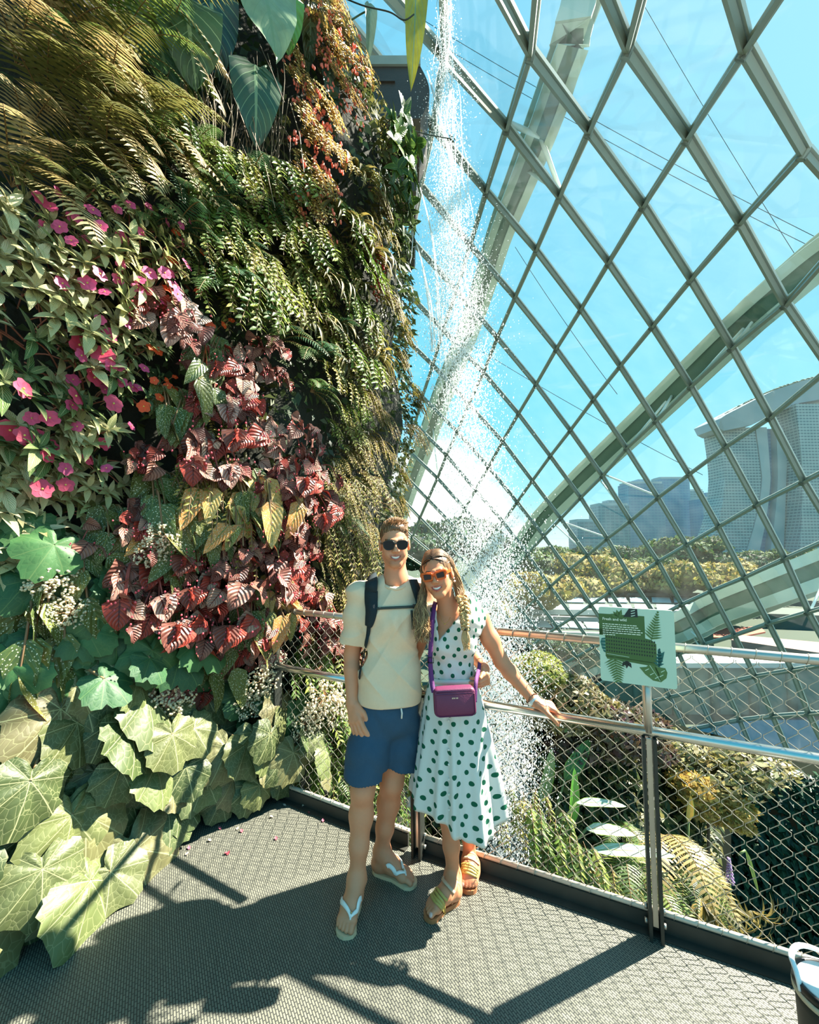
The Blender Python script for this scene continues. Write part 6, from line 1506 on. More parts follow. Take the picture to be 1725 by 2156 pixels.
# shorts
sh = Sdf(); sh.ell(J(815, 1484, 2.165), (.158, .116, .10), None, .04); sh.ell(J(815, 1510, 2.165), (.160, .118, .10), None, .04); heL, heR = J(766, 1634, 2.09), J(840, 1606, 2.19)
sh.chain([J(787, 1525, 2.15), (J(787, 1525, 2.15)+heL)/2, heL+np.array([0, 0, -.06])], [.100, .105, .110], .03); sh.chain([J(847, 1525, 2.2), (J(847, 1525, 2.2)+heR)/2, heR+np.array([0, 0, -.06])], [.098, .097, .098], .03)
hzL = heL[2]; hzR = heR[2]
sh.fn(lambda P: np.where((P[:, 0]-heL[0]) < .095, (P[:, 2]-hzL)+.0016*np.sin(P[:, 0]*420), (P[:, 2]-hzR)+.30*(P[:, 0]-heR[0])+.0016*np.sin(P[:, 0]*430)), .003)
hdL = J(787, 1525, 2.15)-heL; hdL /= np.linalg.norm(hdL); hdR = J(847, 1525, 2.2)-heR; hdR /= np.linalg.norm(hdR); sh.cone(heL+hdL*.06, heL-hdL*.15, .082, .088, .006, 's'); sh.cone(heR+hdR*.06, heR-hdR*.15, .074, .079, .006, 's')
sh.disp = lambda P: .0016*np.sin(60*P[:, 2]+20*P[:, 0]+2*np.sin(P[:, 0]*40))+.0016*np.sin(44*(P[:, 0]-P[:, 2]*.7))
shorts = sdf_object('shorts', sh, (-.42, 1.88, .38), (.26, 2.42, 1.0), .0045, navy, man, mo)
q = MB(); p = J(845, 1492, 2.04); q.tube([p, p+np.array([.004, -.003, -.02]), p+np.array([.002, -.002, -.045])], .004, 6); subpart('drawstring', q, mat('white_cord', S(232, 228, 218), .8), shorts, man)
# flip flops
whs = mat('white_strap', S(244, 242, 236), .45); solem = mat('pale_sole', S(222, 190, 152), .7)
for P, d, m_, nm in ((PL_, dL_, mL_, 'l'), (PR_, dR_, mR_, 'r')):
    q = MB(); sole(q, P, 0.0, .015); ff = subpart('flip_flop', q, solem, man, man, False)
    q = MB(); toe = P(.80, .016, .038); 
    for sx in (1, -1):
        ctl = [(.79, .017), (.72, .017+sx*.010), (.63, .010+sx*.026), (.54, .002+sx*.036), (.47, sx*.040), (.43, sx*.043)]
        plan = [tuple(v[:2]) for v in smoothpath([(a, b, 0) for a, b in ctl], 4)]; pts, nr_ = drape(MB_, P, plan, .0025); ribbon(q, pts, [.010+.008*min(1, i/10) for i in range(len(pts))], nr_, .004)
    toe = drape(MB_, P, [(.79, .017)], .004)[0][0]
    q.tube([toe, P(.82, .017, .0)], .004, 6); st_ = subpart('strap', q, whs, ff, man)
    q = MB(); q.sphere(P(.755, .018, .058), .0045, 8, 6); subpart('logo_pin', q, mat('brass', S(190, 170, 120), .3, .8), ff, man)
# sunglasses
def lens_out(w_, h_, kind_):
    o = []
    for k in range(24):
        a = 2*pi*k/24; c, s_ = cos(a), sin(a); e = .55 if kind_ == 'round' else .35
        x = abs(c)**e*(1 if c > 0 else -1)*w_; y = abs(s_)**e*(1 if s_ > 0 else -1)*h_
        if kind_ == 'round':
            y = (abs(s_)**(.5 if s_ > 0 else .95))*(1 if s_ > 0 else -1)*h_; x = abs(c)**.75*(1 if c > 0 else -1)*w_*(1+.06*(y/h_))

        else: x *= 1+.05*(y/h_)
        o.append((x, y))
    return o
def glasses(label, c, M, s, kind_, fmt, lmt, w_, h_, fr, tem, cat='sunglasses'):
    T = Matrix.Translation(Vector(c)) @ Matrix(M.tolist()).to_4x4() @ Matrix.Scale(s, 4); root = empty('sunglasses', T @ Vector((0, -.1, .006)), label, cat)
    fq = MB()
    for sx in (-1, 1):
        L = T @ Matrix.Translation((sx*.0345, -.104, .003)) @ Matrix.Rotation(R_(sx*7), 4, 'Z') @ Matrix.Rotation(pi/2, 4, 'X')
        out = [(x*sx, y) for x, y in lens_out(w_, h_, kind_)]
        if kind_ != 'round': out = [(x+ (.006*sx if (x*sx > 0 and y > 0) else 0), y+(.004 if x*sx > 0 and y > 0 else 0)) for x, y in out]
        fq.tube([L @ Vector((x, y, 0)) for x, y in out+out[:2]], fr*s, 8, cap=False)
        q = MB(); q.prism(out if sx > 0 else out[::-1], -.001, .001, L); part('lens', q, lmt, root, False)
        if kind_ != 'round': fq.prism([(sx*w_*.9, -h_*.5), (sx*w_*1.5, h_*.5), (sx*w_*1.45, h_*1.25), (sx*w_*.7, h_*1.05)][::sx], -.003, .003, L)
    fq.tube([T @ Vector(p) for p in ((-.012, -.106, .008), (0, -.109, .011), (.012, -.106, .008))], fr*s*1.1, 8); part('frame', fq, fmt, root)
    for sx in (-1, 1):
        q = MB(); q.bar(T @ Vector((sx*.060, -.098, .010)), T @ Vector((sx*.079, .02, .008)), .004*s, tem*s, T.to_3x3() @ Vector((0, 0, 1))); part('temple', q, fmt, root, False)
    return root
lensk = mat('dark_lens', S(12, 13, 15), .1, 0, .25); fblk = mat('black_acetate', S(20, 20, 20), .25)
glasses("black rounded sunglasses worn by the man", hc, HM, .95, 'round', fblk, lensk, .0272, .0225, .0026, .007)
# backpack
bp_ = empty('backpack', J(815, 1330, 2.36), 'dark backpack worn by the man, with chest strap across his t-shirt', 'backpack')
b_ = Sdf(); b_.ell(J(815, 1330, 2.33), (.12, .062, .19), None, .03); b_.ell(J(815, 1390, 2.335), (.12, .066, .12), None, .04)
sdf_object('pack_body', b_, J(815, 1340, 2.33)-.3, J(815, 1340, 2.33)+.3, .012, packm, bp_, bp_.location)
def on_shirt(x, y, lift=.004):
    """first hit of the view ray on the shirt solid, by marching"""
    r = np.array(ray(x, y)); r = r/np.linalg.norm(r); t_ = 1.7; o = np.array(CAM)
    for k in range(90):
        P = (o+r*t_)[None]; d = ts.ev(P, ts.ops)[0]+shirt_disp(P)[0]
        if d < .0008: break
        t_ += max(.001, d*.7)
        if t_ > 2.6: break
    e = 1e-3; P = o+r*t_; g = np.array([ts.ev((P+v)[None], ts.ops)[0]-ts.ev((P-v)[None], ts.ops)[0] for v in np.eye(3)*e]); g /= np.linalg.norm(g)+1e-9
    return P+g*lift, g
def strap_on(pix, w_, th, m_, nm, lift=.002, par=None, n=4):
    H = [on_shirt(x, y, lift) for x, y in pix]; P = smoothpath([h[0] for h in H], n); N = smoothpath([h[1] for h in H], n)
    q = MB(); ribbon(q, P, w_ if not hasattr(w_, '__len__') else list(np.interp(np.linspace(0, len(w_)-1, len(P)), range(len(w_)), w_)), [tuple(v) for v in N], th); return part(nm, q, m_, bp_) if par is None else subpart(nm, q, m_, par, bp_)
s1 = strap_on([(786, 1212), (784, 1225), (783, 1245), (783, 1265), (784, 1285), (781, 1305), (778, 1318)], [.050, .062, .066, .066, .062, .05, .034], .012, packm, 'shoulder_strap')
strap_on([(778, 1318), (776, 1335), (771, 1360), (766, 1385), (761, 1408), (758, 1428)], [.022, .02, .018, .016, .014, .012], .004, packm, 'lower_strap')
strap_on([(868, 1222), (874, 1240), (880, 1262), (884, 1285)], .05, .012, packm, 'shoulder_strap')
cs_ = strap_on([(787, 1282), (805, 1281), (825, 1280), (845, 1279), (862, 1278), (880, 1276)], .0125, .005, webm, 'chest_strap', .004)
strap_on([(865, 1285), (866, 1297), (867, 1310), (868, 1324)], .010, .004, webm, 'strap_tail', .006)
q = MB(); p, g = on_shirt(874, 1277, .008); q.box(p, (.032, .012, .020)); subpart('buckle', q, fblk, cs_, bp_, False)
q = MB(); p, g = on_shirt(785, 1240, .016); q.box(p, (.018, .003, .004), Matrix.Rotation(R_(-25), 3, 'Y')); subpart('strap_label', q, MATS['white_cord'], s1, bp_, False)

# ---------------------------------------------------------------- the woman
wo = ground(955, 1900, 0); WB = Sdf(); wc = J(921, 1209, 2.07); WMx = rotm(-13, 3, -11)
Ww, mpw = head(WB, wc, WMx, .93, True)
wn = J(947, 1288, 2.12); WB.cone(Ww(.004, .03, -.06), wn, .046, .048, .03); WB.cone(wn, wn+np.array([0, .01, -.05]), .05, .07, .04)
wsR, wsL = J(1010, 1300, 2.15), J(897, 1312, 2.15); wel, wwr = J(1056, 1393, 2.13), J(1124, 1475, 2.045)
WB.cone(wsL, wsR, .042, .042, .05); wch = J(952, 1350, 2.14); WB.ell(wch, (.118, .088, .12), None, .05); WB.ell(J(953, 1415, 2.14), (.104, .082, .12), None, .05); WB.ell(J(955, 1480, 2.15), (.145, .105, .12), None, .05)
for sx in (-1, 1): WB.ell(wch+np.array([sx*.055, -.058, -.004]), (.05, .045, .05), None, .03)
WB.chain([wsR, (wsR+wel)/2, wel], [.046, .042, .037], .03); WB.chain([wel, wel*.72+wwr*.28, wwr], [.037, .038, .024], .015)
# hand on the rail: back of the hand up, fingers over the far side, thumb in front
def rail_pt(x, y):
    r = ray(x, y); n = NR; o = RA-NR*.075; return CAM+r*((o-CAM).dot(n)/r.dot(n))
rp = A3(rail_pt(1166, 1518)); rp[2] = H_HAND; wh = rp+np.array([-.075, .012, .052]); WB.cone(wwr, wh, .024, .022, .02)
dh = A3(DR)*.9+A3(NR)*.42+np.array([0, 0, -.22])
hand(WB, wh, dh, (0.05, .35, -1), (.15, -1, -.25), .93, (.55, .95, .6), .03, (.75, .35), per=[(.45, .9, .5), (.6, 1.0, .6), (.7, 1.0, .6), (.75, 1.0, .6)])
ael, awr = J(865, 1400, 2.33), J(815, 1430, 2.34); WB.chain([wsL, ael], [.044, .037], .03); WB.chain([ael, awr], [.036, .024], .015)
hand(WB, awr, (-1, -.05, 0), (0, -1, 0), (0, 0, 1), .93, (.2, .2, .2))
whL, wkL, waL = J(935, 1500, 2.15), J(942, 1660, 2.10), J(955, 1846, 2.10); whR, wkR, waR = J(985, 1500, 2.18), J(985, 1650, 2.22), J(989, 1812, 2.27)
for hp, kn, an in ((whL, wkL, waL), (whR, wkR, waR)):
    WB.cone(hp, kn, .08, .052, .05); cf = kn*.70+an*.30+np.array([0, .015, 0]); WB.chain([kn, cf, kn*.35+an*.65, an], [.050, .050, .036, .030], .03)
Pw1, dw1, mw1, Lw1 = foot(WB, ground(966, 1893), ground(896, 1938), waL, (1, -.55, 0), .92, .020)
Pw2, dw2, mw2, Lw2 = foot(WB, A3(ground(996, 1836)), A3(ground(984, 1884)), waR, (-1, -.1, 0), .92, .020)
def wom_col(V):
    L = (V-wc) @ WMx/.93; c = np.tile(SKW, (len(V), 1)); y, z = L[:, 1], L[:, 2]; hd = np.linalg.norm(L, axis=1) < .18; c[hd & lipmask(L, mpw)] = np.array(S(190, 98, 84)[:3])
    brow = hd & (z > .026) & (z < .032) & (np.abs(L[:, 0]) > .014) & (np.abs(L[:, 0]) < .05) & (y < -.05); c[brow] = np.array(S(96, 66, 46)[:3])
    for P, s_ in ((Pw1, .92), (Pw2, .92)): c[np.linalg.norm(V-P(.94, .027, .016), axis=1) < .010] = np.array(S(226, 186, 176)[:3])
    return c
wom = sdf_object('person', WB, (-.28, 1.75, -.01), (.95, 2.60, 1.68), .0037, skin, None, wo, wom_col)
tag(wom, 'woman in white dress with green polka dots and orange sunglasses, one hand on rail', 'person')
teeth_of(Ww, mpw, wom, wom)
# dress
dm_ = bpy.data.materials.new('polka_dot_linen'); dm_.use_nodes = True; t = NT(dm_); b = t.n['Principled BSDF']; out = t.n['Material Output']
uvn = t.new('ShaderNodeUVMap'); sp = t.new('ShaderNodeSeparateXYZ'); t.link(uvn.outputs[0], sp.inputs[0])
rowh, colw, rd_ = .043, .060, .0108
v_ = t.math('DIVIDE', sp.outputs['Y'], rowh); row = t.math('FLOOR', v_); fv = t.math('SUBTRACT', t.math('FRACT', v_), .5)
odd = t.math('MODULO', t.math('ABSOLUTE', row), 2.0); u_ = t.math('ADD', t.math('DIVIDE', sp.outputs['X'], colw), t.math('ADD', t.math('MULTIPLY', odd, .5), t.math('MULTIPLY', t.math('SINE', t.math('MULTIPLY', row, 2.3)), .14)))
colid = t.math('FLOOR', u_); fv = t.math('ADD', fv, t.math('MULTIPLY', t.math('SINE', t.math('ADD', t.math('MULTIPLY', colid, 2.7), row)), .16)); fu = t.math('SUBTRACT', t.math('FRACT', u_), .5)
dist = t.math('SQRT', t.math('ADD', t.math('POWER', t.math('MULTIPLY', fu, colw), 2.0), t.math('POWER', t.math('MULTIPLY', fv, rowh), 2.0)))
c = t.mix(t.math('LESS_THAN', dist, rd_), S(240, 240, 232), S(10, 104, 74)); t.link(c, b.inputs['Base Color']); b.inputs['Roughness'].default_value = .85
tr = t.new('ShaderNodeBsdfTranslucent'); t.link(c, tr.inputs[0]); mx = t.new('ShaderNodeMixShader'); mx.inputs[0].default_value = .28; t.link(b.outputs[0], mx.inputs[1]); t.link(tr.outputs[0], mx.inputs[2]); t.link(mx.outputs[0], out.inputs[0])
lin = mat('white_linen', S(240, 240, 232), .85, trans=.2)
bd_ = Sdf(); bd_.ell(wch, (.128, .098, .128), None, .05); bd_.ell(J(953, 1415, 2.14), (.115, .093, .11), None, .05)
for sx in (-1, 1): bd_.ell(wch+np.array([sx*.055, -.058, -.004]), (.059, .054, .059), None, .03)
bd_.cone(J(915, 1292, 2.14), J(993, 1280, 2.14), .050, .050, .05); bd_.cone(wn, wn+np.array([0, .01, -.05]), .058, .080, .04); bd_.cone(wsL, wsR, .052, .052, .05); bd_.cone(J(925, 1318, 2.13), J(980, 1312, 2.13), .088, .088, .04); wz = J(953, 1441, 2.05)[2]; bd_.fn(lambda P: P[:, 2]-wz, .004)
apx = J(925, 1352, 2.02); nR_ = J(990, 1268, 2.08); nL_ = J(917, 1262, 2.08)
def vneck(P):
    z = P[:, 2]-apx[2]; xr = apx[0]+(nR_[0]-apx[0])*z/(nR_[2]-apx[2]); xl = apx[0]+(nL_[0]-apx[0])*z/(nL_[2]-apx[2]); return np.maximum.reduce([-z, P[:, 0]-xr, xl-P[:, 0], P[:, 1]-2.19])*.8
bd_.fn(vneck, .004); bd_.cone(wn+np.array([-.01, 0, .1]), wn+np.array([-.012, 0, -.004]), .052, .042, .006, 's')
bd_.cone(wsR+np.array([.048, 0, .06]), wsR+np.array([.046, 0, -.085]), .052, .046, .006, 's'); bd_.cone(wsL+np.array([-.022, 0, .05]), wsL+np.array([-.03, 0, -.07]), .044, .04, .006, 's')
bd_.disp = lambda P: .0022*np.sin(P[:, 0]*140+1.5*np.sin(P[:, 2]*30))*np.clip((wz+.14-P[:, 2])/.1, 0, 1)+.0012*np.sin(P[:, 2]*120+P[:, 0]*60)
buv = lambda V: np.stack([(V[:, 0]-wch[0])*1.12+np.sign(V[:, 0]-wch[0])*np.clip(np.abs(V[:, 0]-wch[0])-.07, 0, 1)*.6+.03, V[:, 2]+5], 1)
bod = sdf_object('dress_bodice', bd_, (-.05, 1.85, .85), (.62, 2.45, 1.52), .0045, dm_, wom, wo, None, buv)
cw = J(953, 1425, 2.14); ch_ = J(961, 1735, 2.13); NT_, NZ_ = 200, 44; zt = cw[2]; V = []; UVs = []; Fc = []
def hem_z(a):       # a = angle, 0 = image right, -90 deg = front
    ks = np.radians([-180, -160, -135, -118, -104, -85, -60, -40, -22, 0, 60, 120, 180]); hz = [.44, .425, .42, .41, .37, .335, .315, .335, .385, .40, .38, .40, .44]; return np.interp(a, ks, hz)
def skirt_r(a, f):
    rx = np.interp(f, [0, .06, .2, .5, .8, 1], [.112, .128, .150, .188, .222, .238]); ry = np.interp(f, [0, .06, .2, .5, 1], [.090, .104, .125, .150, .185]); amp = .003+.017*f
    r0 = 1/np.sqrt((np.cos(a)/rx)**2+(np.sin(a)/ry)**2)
    fold = np.sin(a*11+1.3*np.sin(a*3)+.6*f)+.5*np.sin(a*19+2+f*1.2); return r0+amp*fold*np.clip(.35+f, 0, 1)*.8
for lay in (0, 1):
    for j in range(NZ_+1):
        f = j/NZ_
        for i in range(NT_):
            a = -pi+2*pi*i/NT_; zz = zt+(hem_z(a)-zt)*f; fa = (zt-zz)/(zt-.33); r_ = skirt_r(a, fa)-lay*.0022; c0 = cw+(ch_-cw)*fa
            lobe = .02*max(0, cos(a-R_(-12)))**6*fa; V.append((c0[0]+cos(a)*(r_+lobe), c0[1]+sin(a)*r_, zz)); UVs.append(((a+pi/2)*(.10+.10*fa)+.01*sin(zz*9), zz+5))
n1 = (NZ_+1)*NT_
for j in range(NZ_):
    for i in range(NT_):
        i2 = (i+1) % NT_; qd = (j*NT_+i, (j+1)*NT_+i, (j+1)*NT_+i2, j*NT_+i2); Fc.append(qd); Fc.append(tuple(n1+k for k in qd[::-1]))
for i in range(NT_): i2 = (i+1) % NT_; Fc.append((NZ_*NT_+i, n1+NZ_*NT_+i, n1+NZ_*NT_+i2, NZ_*NT_+i2))
q = MB(); q.add(V, Fc, None, UVs); skt = subpart('dress_skirt', q, dm_, wom, wom)
q = MB(); rg = [cw+np.array([cos(a)*.119, sin(a)*.097, .002+.003*sin(a*3)]) for a in np.linspace(0, 2*pi, 49)]; ribbon(q, rg, .022, [(cos(a), sin(a), 0) for a in np.linspace(0, 2*pi, 49)], .004); sash = subpart('waist_tie', q, dm_, wom, wom)
for k in range(9):
    a = R_(-106); f = .06+.10*k; zz = zt+(hem_z(a)-zt)*f; fa = (zt-zz)/(zt-.33); c0 = cw+(ch_-cw)*fa; r_ = skirt_r(a, fa)+.003
    q = MB(); q.lathe([(.0055, -.0015), (.0055, .0015), (.003, .002)], 10, (c0[0]+cos(a)*r_, c0[1]+sin(a)*r_, zz), Matrix.Rotation(pi/2, 4, 'X')); subpart('button', q, lin, skt, wom)
# hair
wh_ = Sdf(); EW = lambda p, r, k=.02, mode='u': wh_.ell(Ww(*p), np.array(r)*.93, WMx, k, mode)
EW((0, .022, .044), (.081, .098, .084)); EW((0, .05, -.03), (.075, .07, .09), .04); EW((0, -.090, -.022), (.062, .080, .103), .012, 's'); EW((0, -.02, -.16), (.12, .14, .05), .01, 's')
for sx in (-1, 1): EW((sx*.085, -.05, -.03), (.032, .042, .075), .008, 's')
wh_.disp = lambda P: .0008*np.sin(P[:, 0]*360+P[:, 2]*60)
def hcol(V): L = (V-wc) @ WMx/.93; f = np.clip((.085-L[:, 2])/.16, 0, 1)[:, None]; st = (.75+.5*np.abs(np.sin(L[:, 0]*210+L[:, 1]*90)))[:, None]; return (np.array(S(84, 60, 42)[:3])*(1-f)+np.array(S(176, 136, 88)[:3])*f)*st
wh0 = sdf_object('hair', wh_, wc-.19, wc+.19, .0034, hairm, wom, wo, hcol)
q = MB(); rh = random.Random(6)
def strand(q, pts, r0, c0, c1, wav=.004):
    P = smoothpath(pts, 5); n = len(P); ph = rh.uniform(0, 6)
    P = [p+Vector((sin(i*.9+ph), cos(i*.7+ph)*.5, 0))*wav*(i/n) for i, p in enumerate(P)]; k = len(q.v); q.tube(P, [r0*(1-.6*(i/n)**2) for i in range(n)], 4, cap=False)
    cc = np.ones((n*4, 4)); f = np.repeat(np.linspace(0, 1, n), 4)[:, None]; cc[:, :3] = np.array(c0)*(1-f)+np.array(c1)*f; q.c[-1] = cc
def scalp(x, y, ex=1.0):      # a point over the crown, x across, y back
    sx, sy = x/.083, (y-.022)/.100; return Ww(x, y, .044+.089*ex*sqrt(max(0.02, 1-sx*sx-sy*sy)))
DKH, MDH, LTH = (78, 55, 40), (134, 98, 64), (206, 164, 110)
for k in range(330):      # loose lengths falling on the man's side
    u = rh.uniform(0, 1); y0 = -.062+.13*u; x0 = -.004+rh.uniform(-.006, .004); a = scalp(x0, y0, 1.02); m1_ = scalp(-.045, y0+.012, 1.05); b = Ww(-.084+.010*rh.random(), y0*.55+.02, .035); b2 = Ww(-.088+.012*rh.random(), y0*.4+.0, -.03)
    e0 = J(888+rh.uniform(-7, 9), 1262, 2.03+rh.uniform(0, .06)); e1 = J(886+rh.uniform(-15, 17), 1296+rh.uniform(0, 12), 2.0+rh.uniform(.0, .05)); e2 = J(888+rh.uniform(-16, 18), 1316+rh.uniform(0, 40), 1.985+rh.uniform(0, .05))
    strand(q, [a, m1_, b, b2, e0, e1, e2], rh.uniform(.0014, .0026), jit(DKH, rh, .25), jit(LTH if rh.random() < .55 else MDH, rh, .25), .007)
for k in range(330):      # swept back over the other side into the braid
    u = rh.uniform(0, 1); y0 = -.064+.13*u; x0 = .002+rh.uniform(-.004, .006); a = scalp(x0, y0, 1.02); m1_ = scalp(.048, y0+.025, 1.05); b = Ww(.082+.008*rh.random(), .012+.05*rh.random(), .03+.02*rh.random()); c = J(963+rh.uniform(-6, 12), 1236, 2.09+rh.uniform(0, .06)); e = J(969+rh.uniform(-8, 14), 1262+rh.uniform(-8, 8), 2.04+rh.uniform(0, .04))
    strand(q, [a, m1_, b, c, e], rh.uniform(.0014, .0026), jit(DKH, rh, .25), jit(LTH if rh.random() < .5 else MDH, rh, .25), .005)
for k in range(190):      # hairline brushed back to both sides
    u = rh.uniform(0, 1); sd_ = 1 if k % 3 else -1; a = Ww(sd_*(.008+.062*u), -.070+.045*u*u+rh.uniform(-.002, .006), .088-.040*u*u); m1_ = Ww(sd_*(.040+.046*u), -.045+.06*u, .082-.03*u); b = Ww(sd_*.087, .015+.03*rh.random(), .02)
    strand(q, [a, m1_, b, Ww(sd_*.086, .03, -.03)], rh.uniform(.0014, .0024), jit(DKH, rh, .25), jit(MDH, rh, .25), .002)
for k in range(36):       # wisps on the braid side
    c = Ww(.078+.01*rh.random(), .01+.05*rh.random(), .04); strand(q, [c, J(960+rh.uniform(0, 12), 1230, 2.09), J(972+rh.uniform(-4, 14), 1260, 2.05), J(976+rh.uniform(-10, 22), 1292+rh.uniform(-10, 20), 2.03)], .0012, jit(MDH, rh, .2), jit(LTH, rh, .2), .008)
subpart('loose_strands', q, hairm, wh0, wom)
q = MB(); path = smoothpath([J(970, 1256, 2.05), J(977, 1280, 2.01), J(978, 1305, 1.985), J(980, 1325, 1.98)], 12); n = len(path)
for s_ in range(3):
    for j in range(7):
        P = []
        for i, p in enumerate(path): ph = i*.52+s_*2*pi/3; am = .021*(1-.45*i/n); P.append(p+Vector((cos(ph)*am, sin(2*ph)*.012-.006, 0))+Vector((rh.uniform(-.5, .5), rh.uniform(-.5, .5), rh.uniform(-.5, .5)))*.010)
        q.tube(P, [.0062*(1-.35*i/n) for i in range(n)], 5, cap=False, col=jit((206, 164, 108), rh, .28))
br_h = subpart('braid', q, hairm, wh0, wom)
q = MB(); p = J(980, 1324, 1.975); q.lathe([(.0135, -.006), (.015, 0), (.0135, .006)], 14, p); subpart('hair_tie', q, fblk, br_h, wom)
q = MB()
for k in range(60): strand(q, [J(980+rh.uniform(-3, 3), 1322, 1.975+rh.uniform(-.008, .008)), J(981+rh.uniform(-9, 9), 1345, 1.968+rh.uniform(-.012, .012)), J(983+rh.uniform(-7, 8), 1362+rh.uniform(-6, 10), 1.968+rh.uniform(-.01, .01))], .0028, jit((196, 152, 100), rh, .2), jit((224, 184, 132), rh, .2), .002)
subpart('braid_tail', q, hairm, br_h, wom)
org = mat('orange_acetate', S(240, 112, 44), .2, trans=.3); lens2 = mat('brown_lens', S(44, 22, 20), .1, 0, .3)
glasses('chunky orange sunglasses worn by the woman', wc, WMx, .93, 'cat', org, lens2, .0250, .0170, .0056, .014)
q = MB(); er = mat('pearl', S(240, 232, 220), .25)
for sx in (1,):
    for dz, r_ in ((-.036, .0045), (-.052, .006)): q.sphere(Ww(.084*sx, .002, dz), r_, 10, 7)
subpart('earring', q, er, wom, wom)
q = MB(); gold = mat('gold', S(214, 170, 96), .25, .9); q.tube(smoothpath([J(927, 1296, 2.07), J(931, 1308, 2.045), J(937, 1313, 2.04), J(944, 1308, 2.045), J(950, 1296, 2.07)], 5), .0009, 5); q.sphere(J(937, 1314, 2.036), .004, 8, 6); subpart('necklace', q, gold, wom, wom)
# sandals
strapg = mat('gold_strap', S(188, 160, 84), .5, noise=(120, .2)); nude = mat('nude_strap', S(206, 172, 142), .55)
for P, d, m_, s_ in ((Pw1, dw1, mw1, .92), (Pw2, dw2, mw2, .92)):
    q = MB(); sole(q, P, .0, .020, .92); sdl = subpart('sandal', q, tanm, wom, wom, False)
    for k in range(4):
        f0 = .58+.05*k; q = MB(); ctl = [(f0-.05, .044), (f0, .034), (f0+.03, .010), (f0+.0, -.022), (f0-.05, -.043)]
        pts, nr_ = drape(WB, P, [tuple(v[:2]) for v in smoothpath([(a, b, 0) for a, b in ctl], 5)], .002, .018); ribbon(q, pts, .0115, nr_, .003); subpart('toe_strap', q, strapg, sdl, wom)
    q = MB(); ctl = [(.30, .040), (.37, .030), (.41, .004), (.37, -.028), (.30, -.042)]
    pts, nr_ = drape(WB, P, [tuple(v[:2]) for v in smoothpath([(a, b, 0) for a, b in ctl], 6)], .002, .018); ribbon(q, pts, .015, nr_, .003); subpart('ankle_strap', q, nude, sdl, wom)
    q = MB(); pts = [P(.16+.22*abs(cos(a))*(1 if True else 0)-.17*(1-abs(cos(a))), .039*cos(a), .028) for a in np.linspace(0, pi, 15)]; ribbon(q, pts, [.02+.03*sin(a) for a in np.linspace(0, pi, 15)], [tuple(Vector(p)-Vector(P(.2, 0, .03))) for p in pts], .003); subpart('heel_cup', q, tanm, sdl, wom)
# bracelets
def band(name, f, r_, w_, m_, lab, cat, beads=False):
    ax = wh-wel; ax = ax/np.linalg.norm(ax); c = wwr+(wh-wwr)*f if f >= 0 else wwr+(wel-wwr)*(-f); x = np.cross(ax, [0, 0, 1]); x /= np.linalg.norm(x); y = np.cross(ax, x); q = MB(); N = 28
    if beads:
        for k in range(22): a = 2*pi*k/22; q.sphere(c+x*cos(a)*r_+y*sin(a)*r_+ax*.006*sin(a*2), .0034, 7, 5)
    else: ribbon(q, [c+x*cos(a)*r_+y*sin(a)*r_ for a in np.linspace(0, 2*pi, N)], w_, [tuple(x*cos(a)+y*sin(a)) for a in np.linspace(0, 2*pi, N)], .002)
    return tag(q.build(name, m_, pivot=c), lab, cat)
band('wristband', .06, .0310, .019, mat('silver_band', S(226, 226, 220), .35, .3), "wide white wristband on the woman's arm by the rail", 'bracelet')
band('bead_bracelet', -.07, .0305, 0, mat('brown_bead', S(124, 84, 62), .4), "brown bead bracelet above the white wristband", 'bracelet', True)
# crossbody bag
pur = mat('plum_leather', S(106, 38, 74), .5, noise=(60, .06), bump=(180, .1)); purs = mat('plum_webbing', S(100, 40, 104), .7, bump=(240, .2))
bc = J(957, 1475, 1.955); bg_ = empty('crossbody_bag', bc, 'small plum purple bag hanging on a strap across the dress', 'bag')
BT = Matrix.Translation(Vector(bc)) @ Matrix.Rotation(R_(-3), 4, 'Y') @ Matrix.Rotation(pi/2, 4, 'X'); hwB, hhB = .0965, .0625
q = MB(); V = []; Fc = []; out = rr(-hwB, -hhB, hwB, hhB, .022, 5); nO = len(out); prof = [(-.030, .90), (-.026, .97), (-.016, 1), (.016, 1), (.026, .97), (.030, .90)]
for z_, g_ in prof: V += [BT @ Vector((x*(1-(1-g_)*.6), y*(1-(1-g_)), z_)) for x, y in out]
for i in range(len(prof)-1):
    for j in range(nO): j2 = (j+1) % nO; Fc.append((i*nO+j, i*nO+j2, (i+1)*nO+j2, (i+1)*nO+j))
Fc += [tuple(range(nO-1, -1, -1)), tuple((len(prof)-1)*nO+j for j in range(nO))]; q.add(V, Fc); pch = part('pouch', q, pur, bg_)
q = MB(); q.tube([BT @ Vector((x*.93, min(y*.93, hhB*.62), .031)) for x, y in out+out[:1]], .0022, 6, cap=False); subpart('front_piping', q, pur, pch, bg_)
q = MB(); q.tube([BT @ Vector((-hwB*.86, hhB*.78, .0295)), BT @ Vector((hwB*.86, hhB*.78, .0295))], .0022, 6); subpart('zip', q, mat('zip', S(92, 34, 66), .4, .3), pch, bg_)
q = MB()
for k in range(5): q.box(BT @ Vector((-.011+k*.0055+(.002 if k > 2 else 0), .022, .0315)), (.0035, .0015, .006), Matrix.Rotation(R_(-3), 3, 'Y'))
subpart('metal_lettering', q, inox, pch, bg_, False)
def bstrap(pix, w_, nm): 
    P = smoothpath([J(*p) for p in pix], 5); q = MB(); ribbon(q, P, w_, (0, -1, .15), .003); return part(nm, q, purs, bg_)
